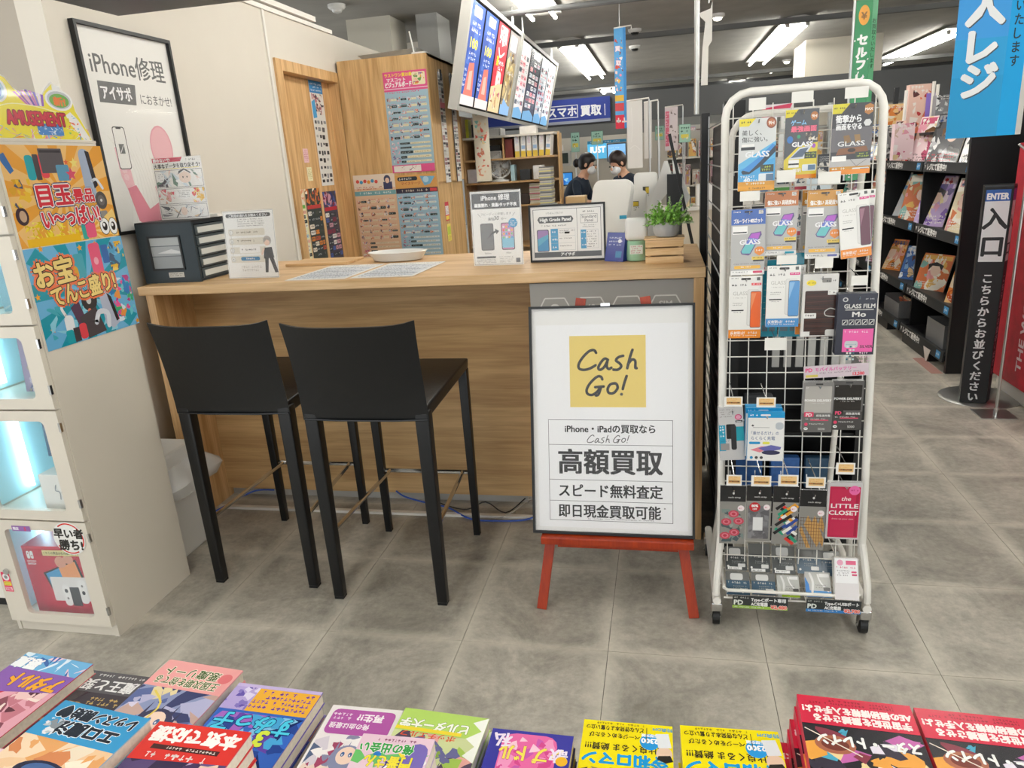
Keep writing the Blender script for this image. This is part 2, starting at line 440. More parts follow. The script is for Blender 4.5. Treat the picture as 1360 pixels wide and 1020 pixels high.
MB().box(-2.33, 2.63, 2.47, -2.285, 5.25, 2.495).build('top_rail', WHITE, wl)
struct('trim_1', MB().box(-2.295, 4.0, 2.50, -2.26, 4.95, 2.53), WHITE)
struct('wall_left_back', MB().box(-6, 7.9, 0, -2.3, 8.0, CZ), WALLC)
struct('column_1', MB().box(-2.69, 6.5, 0, -2.29, 6.9, CZ), mat('column_beige', 'c9c4b6', .7))
struct('column_2', MB().box(-2.09, 6.6, 0, -1.90, 7.0, CZ), mat('column_grey', '9c9c98', .7))
struct('column_3', MB().box(1.80, 10.7, 0, 2.72, 11.6, CZ), mat('column_cream', 'd2cbbb', .7))
# door in the left wall
dr = struct('door_1', MB().box(-2.42, 4.44, 0, -2.365, 5.24, 2.15), OAKV)
MB().box(-2.43, 4.36, 0, -2.285, 4.44, 2.215).box(-2.43, 5.24, 0, -2.285, 5.3, 2.215).box(-2.43, 4.44, 2.15, -2.285, 5.24, 2.215).build('door_frame', OAKV, dr)
# beams, ducts and pipes under the ceiling
for y, z0, t in ((8.6, 2.72, .06), (12.6, 2.62, .12), (14.6, 2.55, .12), (17.2, 2.5, .14)):
    o = MB().box(-2.2, y, z0, 8.8, y + t, z0 + .05).build('ceiling_beam', CEILB); o['kind'] = 'structure'
o = struct('trim_2', MB().tube([(-1.4, 6.25, 2.66), (8.5, 6.05, 2.68)], .022), CEILB)
o = struct('trim_3', MB().box(-2.2, 15.5, 2.2, 8.8, 15.6, 2.8), mat('soffit_grey', '4c4d4e', .8))
def lamp(x, y, n=3, z=2.72, ln=1.2):
    o = empty('ceiling_lamp', (x, y, z), 0, None, 'lamp')
    L = n * ln + .1
    b = MB(); b.prism([(-.15, .045), (.15, .045), (.15, .055), (.06, .08), (-.06, .08), (-.15, .055)], L, 1, 0); b.build('housing', FIXT, o)
    for dx in (-.10, .10):
        for k in range(n):
            MB().tube([(dx, k * ln + .07, 0), (dx, (k + 1) * ln - .01, 0)], .0165, 8).build('lamp_tube', TUBEM, o)
            MB().box(dx - .02, k * ln + .045, -.018, dx + .02, k * ln + .068, .03).build('tube_holder', FIXT, o)
    return o
LAMPS = [(-1.02, 8.6, 3, 'twin tube ceiling lamp in front of the tilted menu screens, middle of the left row'),
         (-1.02, 3.35, 3, 'twin tube ceiling lamp nearest above the counter, its end at the top edge'),
         (1.38, 8.7, 3, 'twin tube ceiling lamp above the white wire rack'),
         (1.38, 15.2, 3, 'small far twin tube ceiling lamp just left of the wire rack top'),
         (3.55, 10.6, 3, 'twin tube ceiling lamp at upper right beside the green banner'),
         (3.55, 15.2, 3, 'far twin tube ceiling lamp of the right row'), (-1.02, 14.2, 2, 'far twin tube ceiling lamp over the blue sign'),
         (1.38, 3.2, 3, 'twin tube ceiling lamp above the aisle, out of the picture'), (3.9, 4.6, 3, 'twin tube ceiling lamp above the black shelves, out of the picture'),
         (-1.02, -1.2, 3, 'twin tube ceiling lamp behind the camera on the left'), (1.38, -1.2, 3, 'twin tube ceiling lamp behind the camera on the right'),
         (-3.6, -.6, 2, 'twin tube ceiling lamp over the lockers, out of the picture'), (3.9, -1.2, 3, 'twin tube ceiling lamp far right behind the camera'), (6.3, 5.6, 3, 'twin tube ceiling lamp beyond the right aisle')]
for x, y, n, lb in LAMPS: lamp(x, y, n)['label'] = lb

# ================================================================ service counter
ct = empty('service_counter', (-1.03, 2.7, 0), 0, 'long light oak service counter with grey right front and open knee space', 'counter')
O = (-1.03, 2.7, 0)
MB(O).box(-2.21, 2.70, 1.068, .15, 3.45, 1.105).build('counter_top', OAKL, ct, bevel=.0015, seg=1)
MB(O).box(-2.18, 2.705, .0, -2.143, 3.40, 1.068).build('end_panel', OAKV, ct)
MB(O).box(.108, 2.705, .0, .145, 3.40, 1.068).build('end_panel', OAKV, ct)
MB(O).box(-2.143, 2.962, .045, -.50, 2.98, 1.068).build('back_panel', OAKB, ct)
MB(O).box(-.505, 2.735, .02, -.487, 2.98, 1.068).build('return_panel', OAKV, ct)
GREYP = mat('grey_laminate', 'a3a09a', .5)
gp = MB(O).box(-.505, 2.72, .03, .108, 2.735, 1.062).build('front_panel', GREYP, ct)
pr = Pr(.613, 1.03, 613, 1030)
for cx_, tx in ((95, '◯'), (233, '¥'), (372, ''), (512, 'SIM')):
    hx = [(cx_ - 38, 58), (cx_ - 58, 95), (cx_ - 38, 132), (cx_ + 38, 132), (cx_ + 58, 95), (cx_ + 38, 58)]
    for a, b in zip(hx, hx[1:] + hx[:1]): pr.ln(*a, *b, 5, 'f0eee8')
    if cx_ == 95: pr.e(cx_, 92, 17, 12, 'f0eee8'); pr.e(cx_, 98, 8, 6, 'a3a09a')
    if cx_ == 233: pr.t('48', cx_, 108, 34, 'f0eee8', .02, 'c')
    if cx_ == 512: pr.t('SIM', cx_, 102, 34, 'f0eee8', .02, 'c')
p_ = pr.build('print', gp); p_.location = ((-.505 + .108) / 2 - O[0], 2.72 - O[1], .546)
MB(O).box(-.6, 2.99, 0, -.5, 3.4, 1.068).build('divider_panel', OAKV, ct)
# floor-level cable trunk and cables
tag(MB().box(-2.12, 2.822, 0, -.51, 2.845, .012).build('cable_duct', WHITE), 'white cable trunk lying on the floor under the counter', 'trunking')
tag(MB().box(-2.14, 2.99, 0, -.62, 3.005, .05).build('skirting_rail', GPLAS), 'grey rail on the floor behind the counter back panel', 'rail')
R0 = random.Random(3)
def cable(name, pts, r, m, lb):
    P = [Vector(p) for p in pts]; out = []
    for i in range(len(P) - 1):
        a, b, d, e_ = P[max(i - 1, 0)], P[i], P[i + 1], P[min(i + 2, len(P) - 1)]
        for k in range(5):
            t = k / 5; out.append(.5 * ((2 * b) + (d - a) * t + (2 * a - 5 * b + 4 * d - e_) * t * t + (3 * b - a - 3 * d + e_) * t ** 3))
    out.append(P[-1])
    return tag(MB().tube(out, r, 6).build(name, m, smooth=True), lb, 'cable')
BLUEC = mat('blue_cable', '2a55b8', .4)
cable('network_cable', [(-2.12, 2.75, .006), (-2.06, 2.80, .03), (-1.98, 2.92, .05), (-1.9, 2.97, .035)], .004, BLUEC, 'blue network cable at the left end under the counter')
cable('network_cable', [(-1.25, 2.955, .055), (-1.2, 2.93, .04), (-1.1, 2.9, .03), (-.97, 2.87, .02), (-.85, 2.8, .005), (-.72, 2.79, .005), (-.6, 2.81, .005), (-.53, 2.85, .02)], .004, BLUEC, 'blue network cable running along the floor right of the stools')
cable('power_cable', [(-1.1, 2.93, .05), (-1.0, 2.9, .02), (-.88, 2.86, .02), (-.8, 2.9, .04), (-.7, 2.86, .01), (-.62, 2.93, .05)], .003, BLACK, 'black power cable under the counter beside the white sign')
cable('power_cable', [(-.72, 2.81, .005), (-.66, 2.86, .02), (-.6, 2.94, .04), (-.52, 2.95, .03)], .003, GPLAS, 'grey power cable under the counter beside the white sign')

# ================================================================ bar stools
def make_stool():
    s = empty('bar_stool', (0, 0, 0))
    # back: a padded sheet curved across, its top corners raised
    b = MB(); nx, nz = 14, 8; F = []; Bk = []
    for j in range(nz + 1):
        v = j / nz; rowF = []; rowB = []
        for i in range(nx + 1):
            u = i / nx * 2 - 1
            hw = .226 - .006 * v + .010 * v ** 3
            z = .712 + v * (.335 + .016 * abs(u) ** 5)
            y = -.028 - .055 * v ** 1.4 + .028 * (1 - abs(u) ** 2.2) * -v * .7
            th = .030 * (1 - .72 * abs(u) ** 8) * (1 - .55 * v ** 6)
            rowF.append(b._v((u * hw, y + .004, z))); rowB.append(b._v((u * hw * .985, y + .004 + th, z)))
        F.append(rowF); Bk.append(rowB)
    for j in range(nz):
        for i in range(nx):
            b.bm.faces.new((F[j][i], F[j][i+1], F[j+1][i+1], F[j+1][i])); b.bm.faces.new((Bk[j][i], Bk[j+1][i], Bk[j+1][i+1], Bk[j][i+1]))
    for i in range(nx):
        b.bm.faces.new((F[0][i], Bk[0][i], Bk[0][i+1], F[0][i+1])); b.bm.faces.new((F[nz][i], F[nz][i+1], Bk[nz][i+1], Bk[nz][i]))
    for j in range(nz):
        b.bm.faces.new((F[j][0], F[j+1][0], Bk[j+1][0], Bk[j][0])); b.bm.faces.new((F[j][nx], Bk[j][nx], Bk[j+1][nx], F[j+1][nx]))
    bk = b.build('backrest', LEATH, s, smooth=True)
    MB().tube([(-.222, -.026, .716), (-.1, -.03, .713), (.1, -.03, .713), (.222, -.026, .716)], .0035, 6).build('piping', LEATH, bk)
    # seat
    b = MB(); b.hexa([(-.212, -.01, .705), (.212, -.01, .705), (.217, .525, .735), (-.217, .525, .735), (-.215, -.01, .755), (.215, -.01, .755), (.22, .53, .778), (-.22, .53, .778)])
    b.build('seat', LEATH, s, smooth=True, bevel=.008, seg=3)
    for sx in (-1, 1):
        x = sx * .2
        b = MB(); b.hexa([(x - .019, -.018, .008), (x + .019, -.018, .008), (x + .019, .018, .008), (x - .019, .018, .008),
                          (x - .0245 , -.026, .74), (x + .0245, -.026, .74), (x + .0245, .022, .74), (x - .0245, .022, .74)])
        l = b.build('leg', LEATH, s, smooth=True, bevel=.007, seg=3)
        MB().box(x - .017, -.016, 0, x + .017, .016, .01).build('foot_cap', BLACK, l)
        b = MB(); b.hexa([(x - .014, .497, .008), (x + .014, .497, .008), (x + .014, .525, .008), (x - .014, .525, .008),
                          (x - .019, .488, .74), (x + .019, .488, .74), (x + .019, .526, .74), (x - .019, .526, .74)])
        l = b.build('leg', LEATH, s, smooth=True, bevel=.005, seg=2)
        MB().box(x - .013, .499, 0, x + .013, .523, .01).build('foot_cap', BLACK, l)
        MB().tube([(x * .95, .0, .275), (x * .80, .505, .29)], .0085, 8).build('side_rail', STEEL, s, smooth=True)
    MB().tube([(-.2, .51, .29), (.2, .51, .29)], .0095, 8).build('footrest', STEEL, s, smooth=True)
    return s
st1 = make_stool(); st1.location = (-1.520, 2.225, 0)
tag(st1, 'black leather bar stool on the left, nearer the lockers, facing the counter', 'bar stool', 'black bar stools at the counter')
st2 = copy_tree(st1); st2.location = (-.986, 2.165, 0)
tag(st2, 'black leather bar stool on the right, nearer the white Cash Go sign', 'bar stool', 'black bar stools at the counter')
# ================================================================ lockers
LX0, LX1, LY0, LY1 = -2.31, -1.885, 1.83, 2.255
lk = empty('prize_locker', (LX1, LY0, 0), 0, 'cream locker column with posters on its side and lit glass doors', 'locker')
O = (LX1, LY0, 0)
b = MB(O)
b.box(LX0 + .016, LY0 + .022, 0, LX1 - .019, LY1 - .02, .044)
b.box(LX1 - .018, LY0 + .019, .0, LX1, LY1, 1.664).box(LX0, LY0 + .019, .0, LX0 + .015, LY1, 1.664).box(LX0 + .016, LY1 - .016, .046, LX1 - .019, LY1 - .001, 1.65)
b.box(LX0 + .016, LY0 + .02, .046, LX1 - .019, LY1 - .017, .056).box(LX0 - .001, LY0 + .0185, 1.6645, LX1 + .001, LY1 + .001, 1.672)
b.build('body', CREAMW, lk)
ZS = [.047, .457, .852, 1.127, 1.400, 1.655]
for k in range(5):
    z0, z1 = ZS[k] + .003, ZS[k + 1] - .003
    if k: MB(O).box(LX0 + .015, LY0 + .02, ZS[k] - .008, LX1 - .018, LY1 - .015, ZS[k] + .006).build('shelf', CREAMW, lk)
    MB(O).box(LX0 + .016, LY1 - .02, z0 + .01, LX1 - .02, LY1 - .016, z1).box(LX0 + .016, LY0 + .03, z0 + .01, LX0 + .019, LY1 - .02, z1).box(LX1 - .022, LY0 + .03, z0 + .01, LX1 - .019, LY1 - .02, z1).build('lining', CYAN, lk)
    # door: ring round a round-cornered window, then the pane
    wx0, wx1, wz0, wz1 = LX0 + .085, LX1 - .062, z0 + .035, z1 - .035
    b = MB(O); q = .018; n = 4
    inner = []
    for cx, cz, a0 in ((wx1 - q, wz1 - q, 0), (wx0 + q, wz1 - q, PI / 2), (wx0 + q, wz0 + q, PI), (wx1 - q, wz0 + q, 1.5 * PI)):
        for i in range(n + 1): a = a0 + i * PI / 2 / n; inner.append((cx + q * math.cos(a), cz + q * math.sin(a)))
    outer = []
    for (x, z), c in zip(inner, [0] * (n + 1) + [1] * (n + 1) + [2] * (n + 1) + [3] * (n + 1)):
        i = len(outer) % (n + 1); cc = ((LX1 - .004, z1), (LX0 + .004, z1), (LX0 + .004, z0), (LX1 - .004, z0))[c]
        if i == n // 2: outer.append(cc)
        elif (i < n // 2) == (c % 2 == 0): outer.append((cc[0], z))
        else: outer.append((x, cc[1]))
    for y0, y1 in ((LY0, LY0 + .018),):
        A = [b._v((x, y0, z)) for x, z in inner]; Bo = [b._v((x, y0, z)) for x, z in outer]
        A2 = [b._v((x, y1, z)) for x, z in inner]; B2 = [b._v((x, y1, z)) for x, z in outer]
        m_ = len(A)
        for i in range(m_):
            j = (i + 1) % m_
            for f in ((A[i], A[j], Bo[j], Bo[i]), (A2[i], B2[i], B2[j], A2[j]), (A[i], A2[i], A2[j], A[j]), (Bo[i], Bo[j], B2[j], B2[i])): b.bm.faces.new(f)
    d = b.build('door', CREAMW, lk)
    MB(O).box(wx0 - .006, LY0 + .008, wz0 - .006, wx1 + .006, LY0 + .011, wz1 + .006).build('pane', GLASSP, d)
    for hz in (z0 + .05, z1 - .07):
        MB(O).box(LX1 - .006, LY0 - .003, hz, LX1 + .0015, LY0 + .006, hz + .03).build('hinge', STEEL, d)
    MB(O).tube([(LX0 + .045, LY0 + .002, z0 + .5 * (z1 - z0)), (LX0 + .045, LY0 - .006, z0 + .5 * (z1 - z0))], .011, 14).build('lock', STEEL, d)
    MB(O).tube([(LX0 + .034, LY0 + .20, z0 + .03), (LX0 + .034, LY0 + .20, z1 - .02)], .008, 8).build('led_tube', LEDM, lk)
# neighbour column further left, lower
nb = empty('white_cabinet', (-2.7, 1.95, 0), 0, 'low white cabinet corner with black kick plate at the left edge', 'cabinet')
MB((-2.7, 1.95, 0)).box(-3.1, 1.98, 0, -2.33, 2.4, .05).build('kick_plate', BLACK, nb)
MB((-2.7, 1.95, 0)).box(-3.1, 1.95, .05, -2.325, 2.4, .52).build('body', WHITE, nb, bevel=.004)
MB((-2.7, 1.95, 0)).box(-3.1, 1.94, .52, -2.32, 2.4, .54).build('top', WHITE, nb)
# goods in the lockers
b = MB().box(-.135, -.06, 0, .135, .06, .27); gb = b.build('game_console_box', mat('console_box_red', 'cf2b48', .35)); gb.location = (-2.10, 1.945, .056); gb.rotation_euler.z = .05
tag(gb, 'red game console box in the bottom locker', 'box')
p = Pr(.266, .262, 316, 256, 'cf2b48'); p.r(10, 55, 60, 110, 'cf2b48')
p.rr(14, 10, 28, 40, 6, 'ffffff'); p.rr(31, 10, 45, 40, 6, 'ffffff'); p.e(21, 19, 3, 3, 'cf2b48'); p.e(38, 28, 3, 3, 'cf2b48')
p.t('NINTENDO', 10, 52, 8, 'ffffff', .02); p.t('SWITCH', 10, 63, 10, 'ffffff', .04)
p.p([(70, 95), (240, 40), (262, 130), (95, 165)], '2a2d3a'); p.p([(82, 98), (150, 75), (165, 150), (100, 160)], '4aa3d8'); p.p([(150, 75), (232, 48), (250, 128), (165, 150)], 'f2a36a')
p.e(165, 52, 26, 22, 'e2a48c'); p.e(205, 40, 24, 18, 'e2a48c')
p.rr(95, 110, 285, 205, 5, 'ecebe9'); p.rr(140, 140, 175, 225, 14, 'f7f7f5'); p.rr(218, 120, 256, 215, 14, 'f7f7f5'); p.r(175, 150, 220, 225, '3c3c42')
p.e(157, 165, 8, 8, '3c3c42'); p.e(157, 195, 5, 5, '8a8a8a'); p.e(238, 172, 8, 8, '3c3c42'); p.e(238, 145, 5, 5, '8a8a8a')
p.t('こちらの景品が何か、置場となります', 70, 28, 13, '4a4620', .02); p.build('print', gb, P_GLOSS, (0, -.06, .13)); 
y_ = Pr(.19, .022, 190, 22, 'e6dc9a'); y_.t('こちらの景品は右の扉、置場となります', 4, 16, 12, '3a3820', .02, fit=180); yo = y_.build('price_strip', gb, P_MATTE, (.04, -.0615, .245))
wb = MB().box(-.07, -.05, 0, .07, .05, .14).build('white_box', PAPER, bevel=.003); wb.location = (-2.02, 1.94, .459); tag(wb, 'small white earphone box in the second locker from the bottom', 'box')
p = Pr(.13, .13, 100, 100); p.st([(45, 25), (40, 40), (52, 45), (50, 65)], 3, '9fa6aa'); p.st([(60, 30), (66, 42), (58, 46)], 3, '9fa6aa'); p.bars(55, 84, 90, 2, 6, 3, '9fa6aa'); p.build('print', wb, P_MATTE, (0, -.051, .07))
sheet('headphone_card', .26, .2, mat('card_navy', '2e4663', .5), Pr(.26, .2, 260, 200, '33506f').r(150, 0, 260, 200, '27374c').rr(110, 60, 190, 170, 30, '4b647e').rr(130, 80, 175, 150, 18, '22303f').t('サウンドに包まれる。', 22, 34, 20, 'f4f8fb', .02), 'dark blue card reading サウンドに包まれる in the second locker', 'card', (-2.06, 2.05, .70), rx=-.05)
sheet('character_towel', .2, .2, PAPER, Pr(.2, .2, 200, 200, 'b9a9cc').art(0, 0, 150, 200, ['9c8dc0', 'd8cfe6', '7f86b4', 'c6b6a9', 'efe9f2'], 60, 4, .15, .05).r(150, 0, 200, 200, 'a98fc4').bars(155, 20, 195, 4, 45, 30, 'd9f0f2', 3).t('15', 60, 185, 40, '7b7aa8', .03), 'small purple patterned towel pack in the middle locker', 'towel', (-2.03, 1.98, .97), rx=-.08)
sheet('cyan_bag', .2, .15, mat('bag_cyan', '9fdcf0', .4), Pr(.2, .15, 200, 150, '9fdcf0').art(0, 110, 200, 150, ['84c6e6', 'c6ecf6', '6fb4d8'], 14, 4, .3, .1), 'pale cyan bag in the fourth locker from the bottom', 'bag', (-2.05, 1.99, 1.22))
sheet('tall_white_box', .13, .3, PAPER, Pr(.13, .3, 130, 300, 'f1f2f2').bars(20, 60, 90, 3, 30, 10, '9aa6ae').e(60, 190, 8, 20, '3b4652'), 'upright white box at the left of the bottom locker', 'box', (-2.215, 2.06, .215), d=.1)
# sticker, lock label
sk = MB((-1.965, 1.826, .395)); sk.prism([(-1.965 + .062 * math.cos(a * PI / 12), .395 + .062 * math.sin(a * PI / 12)) for a in range(24)], .0008, 1, 1.8285)
so = sk.build('round_sticker', PAPER); so.location = (-1.965, 1.826, .395); tag(so, 'round white sticker with a red ring reading 早い者勝ち on the bottom locker door', 'sticker')
p = Pr(.124, .124, 124, 124); p.e(62, 62, 61, 61, 'f6f4f0', 32); p.st([(62 + 55 * math.cos(a), 62 + 55 * math.sin(a)) for a in [-2.2 + .3 * i for i in range(10)]], 5, 'dd2a20'); p.st([(62 + 55 * math.cos(a), 62 + 55 * math.sin(a)) for a in [1.1 + .3 * i for i in range(6)]], 5, 'dd2a20')
p.t('早い者', 62, 58, 39, '120f0e', .045, 'c', sh=.08); p.t('勝ち!', 62, 102, 42, '120f0e', .045, 'c', sh=.08); p.build('print', so, P_GLOSS, (0, .002, 0))
sheet('price_tag', .06, .014, PAPER, Pr(.075, .02, 75, 20, '9b6bb0').t('限定', 5, 15, 12, 'ffffff', .03).t('5', 50, 17, 17, 'e03a50', .05), 'small purple price strip at the top of the bottom locker window', 'price tag', (-2.15, 1.8285, .425), d=.0005)
sheet('coin_label', .034, .078, PAPER, Pr(.034, .078, 34, 78, 'e8255a').e(17, 20, 14, 14, 'f4f0ee').e(17, 20, 7, 7, '8d8a88').r(2, 38, 32, 54, 'f2df4a').bars(4, 40, 30, 3, 5, 2.5, '7a5a20').r(3, 60, 31, 74, 'f4d8e2').t('回転', 17, 72, 12, 'e8255a', .03, 'c'), 'pink coin slot label with yellow band beside the bottom locker window', 'label', (-2.275, 1.8285, .21), d=.0008)
# topper sign (cut-out card) along the top edge of the locker side
yc, zc, w_, h_ = -0, 0, 0, 0
t_ = at(0, 187, X=-1.889); t2 = at(122, 187, X=-1.889)
tw = .375; th = .19
ol = [(0, 100), (0, 40), (3, 18), (10, 6), (19, 3), (28, 8), (36, 22), (44, 30), (52, 24), (62, 28), (72, 34), (80, 22), (86, 14), (92, 8), (98, 12), (104, 16), (114, 26), (121, 40), (122, 52), (128, 66), (134, 84), (140, 100)]
b = MB(); b.prism([((x / 140 - .5) * tw, (1 - y / 100 - .5) * th) for x, y in ol], .004, 1, 0.0)
tp = b.build('amusement_topper', PAPER); tp.location = (LX1 - .012, 1.884 + tw / 2, 1.673 + th / 2); tp.rotation_euler.z = PI / 2
tag(tp, 'colourful cut-out AMUSEMENT card standing on top of the lockers', 'sign')
p = Pr(tw, th, 140, 100)
p.p([(1, 99), (1, 42), (4, 20), (11, 8), (19, 5), (28, 10), (36, 24), (44, 32), (52, 26), (62, 30), (72, 36), (80, 24), (92, 12), (98, 14), (112, 26), (120, 40), (121, 52), (127, 67), (138, 99)], 'f3e23c')
for i, c in enumerate(['c765b8', '9c5fc0', 'e9a8d8', '7a57b8', 'd07bc8', '8f7fd6', 'efe3f4', '9a6ad0']): p.p([(50 + i * 3, 48), (34 + i * 5.5, 24 + abs(i - 3.5) * 1.5), (38 + i * 5.5, 24 + abs(i - 3) * 1.5), (53 + i * 3, 48)], c)
p.e(12, 28, 15, 19, 'f6f6f4'); p.e(12, 28, 12, 16, 'a9cbe8'); p.e(11, 29, 9, 12, '3c78c8'); p.e(10, 31, 4, 5, 'e05a6a')
p.e(99, 36, 21, 17, 'f8f8f6'); p.e(99, 36, 18, 14, 'c4c8ce'); p.e(99, 37, 15, 11, '6fae45'); p.t('新!', 99, 44, 15, 'ef7a2c', .05, 'c'); p.r(92, 13, 104, 20, 'f4f4f2')
p.art(0, 80, 136, 99, ['e9584a', '4a9ad8', 'f2a7b0', 'f6f3e8', 'd7a46a', 'f3d43c', '7cc4ec', 'e78ab0'], 40, 2, .14, .05)
p.p([(8, 52), (30, 46), (98, 57), (100, 84), (60, 84), (10, 84)], 'f3e23c'); p.st([(9, 53), (30, 47), (62, 49), (98, 58)], 1.5, 'fdf6b0'); p.rr(57, 75, 95, 93, 3, '4a86cc'); p.art(58, 76, 94, 92, ['e8f4fb', '9fcbf0', 'c6e4f6'], 26, 5, .12, .05)
p.t('AMUSEMENT', 60, 78, 30, 'd42840', .03, 'c', fit=84, out=('5a1226', .065)); p.p([(104, 60), (112, 54), (122, 66), (136, 97), (124, 97), (112, 80)], 'f6f3ee'); p.art(103, 58, 122, 97, ['f07a5a', '7fd06a', 'f7f1ea', 'e9d23c', '8cc7ea'], 16, 9, .3, .1)
p.build('print', tp, P_GLOSS, (0, -.0005, 0))
# side posters
PX = LX1 + .0008
w_, h_ = .415, .30
p = Pr(w_, h_, 160, 122, 'eda53a'); p.rays(80, 60, 0, 0, 160, 122, 13, 'f4c277')
R1 = random.Random(11)
for i in range(5): p.star(20 + R1.random() * 120, 5 + R1.random() * 20, 4, 'e8653a')
p.p([(0, 12), (8, 9), (16, 30), (10, 34), (2, 20)], '3a6fae')
p.rr(34, 12, 46, 42, 4, '2aa5b0'); p.rr(46, 11, 54, 42, 1, '4a4347'); p.rr(54, 10, 66, 40, 4, 'e34a54')
p.rr(56, 4, 92, 34, 1, '5a5458'); p.r(58, 6, 90, 9, '332f33'); p.rr(78, 24, 98, 44, 2, '5c98b8'); p.star(100, 36, 9, 'd9506a'); p.star(108, 22, 7, 'f3e07a')
p.rr(118, 4, 136, 70, 8, 'a8b6cc'); p.p([(130, 6), (137, 8), (141, 52), (134, 56)], '2b2b33'); p.st([(132, 46), (140, 44), (148, 56)], 4, 'dfe6ee')
p.e(141, 72, 10, 12, '55504e'); p.e(141, 72, 6, 7, '6d6866'); p.e(141, 72, 2, 2, 'd9d5d2'); p.rr(131, 86, 147, 95, 2, '8b8682')
p.e(12, 84, 9, 11, '3d2730'); p.e(13, 84, 5, 7, 'c7a487')
p.art(10, 92, 92, 116, ['f3dd2e', 'e8c91f', 'f7ea66', 'dcb90f'], 90, 3, .12, .05); p.r(10, 112, 92, 122, 'f0bd1e')
p.rays(112, 110, 92, 84, 160, 122, 12, 'f6cf7c'); p.rr(96, 101, 106, 121, 3, '3aa79c'); p.rr(103, 98, 120, 120, 4, 'ec5f82')
p.e(137, 107, 9, 12, '1c1818'); p.e(137, 107, 8, 11, 'f8f8f6'); p.e(137, 107, 4.5, 6, '2a2020'); p.e(136, 105, 2, 2.6, 'f8f8f6'); p.e(152, 108, 8, 12, '1c1818'); p.e(152, 108, 7, 11, 'f8f8f6'); p.e(152, 108, 4, 6, '2a2020'); p.e(151, 106, 1.8, 2.4, 'f8f8f6')
p.art(2, 40, 34, 74, ['f2c335', 'e3a928', '51586c', 'f6d25c'], 16, 8, .35, .15)
p.t('目玉', 64, 81, 32, 'd8303e', .05, 'c', sx=.8, out=('f6ece8', .09)) if 0 else None
for sx_, (c, e_) in enumerate((('33406e', .13), ('f7efea', .085), ('d9303f', .035))):
    p.t('目玉', 66, 72, 29, c, e_, 'c', fit=52); p.t('景品', 112, 71, 19, c, e_, 'c', fit=34); p.t('い〜っぱい!', 86, 99, 26, c, e_, 'c', fit=92, rot=-.03)
s1 = sheet('side_poster', w_, h_, PAPER, p, 'orange poster reading 目玉景品い〜っぱい on the locker side', 'poster', (PX, 1.856 + w_ / 2, 1.655 - h_ / 2), rz=PI / 2, d=.0006, m=P_GLOSS)
w_, h_ = .42, .315
p = Pr(w_, h_, 160, 122, '6fb6e0'); p.rays(80, 62, 0, 0, 160, 122, 12, '2299ad')
for i in range(9): p.star(R1.random() * 160, R1.random() * 122, 4.5, 'f0a52c')
p.rr(70, 14, 86, 44, 3, '4aa7b8'); p.rr(98, 4, 117, 46, 4, 'ec5f80'); p.e(107, 27, 4, 5, 'f6a9ba'); p.rr(58, 28, 74, 46, 6, 'e6a93a'); p.rr(119, 8, 131, 32, 2, '3a6cb0')
p.art(130, 6, 158, 44, ['f0c040', '5aa6cf', 'e7b22e', '46607c', 'f5d470'], 20, 3, .4, .15)
p.art(118, 52, 158, 112, ['e85a9a', '3fae78', '2a7fc4', 'd8e8f2', 'f09a4a', '6fd0d8', 'c2408a'], 40, 6, .3, .1)
p.art(12, 72, 118, 120, ['2f97ae', '8fd0e4', 'b4e2ee', '4ab0c0'], 26, 2, .25, .1)
p.e(80, 74, 13, 14, '3d3a3c'); p.e(79, 74, 4, 5, 'cfcfcf'); p.rr(74, 84, 80, 98, 3, 'e88a72')
p.rr(34, 86, 48, 110, 5, 'eceef0'); p.st([(38, 86), (34, 76), (38, 72)], 4, 'eef0f2'); p.p([(48, 78), (62, 70), (68, 96), (56, 104)], '5a4058')
p.p([(58, 92), (88, 84), (98, 118), (66, 121)], '4d474c'); p.rr(32, 104, 44, 121, 3, '2aa5b0'); p.r(44, 103, 54, 121, '4a4347'); p.rr(54, 100, 66, 120, 4, 'e34a54')
p.p([(98, 72), (112, 66), (124, 112), (112, 118), (100, 110)], 'b9bfd2'); p.p([(111, 70), (118, 76), (124, 108), (119, 110)], '23232b'); p.st([(84, 104), (92, 92), (106, 96), (104, 112)], 7, 'dde2ea')
for c, e_ in (('ef7a4e', .17), ('3a2417', .075), ('f2d583', .035)):
    p.t('お宝', 38, 44, 34, c, e_, 'c', fit=58, rot=-.05); p.t('てんこ盛り!', 78, 68, 27, c, e_, 'c', fit=106, rot=-.06)
s2 = sheet('side_poster', w_, h_, PAPER, p, 'blue poster reading お宝てんこ盛り below the orange one on the locker side', 'poster', (PX + .001, 1.855 + w_ / 2, 1.195), rz=PI / 2, rx=0., d=.0006, m=P_GLOSS)

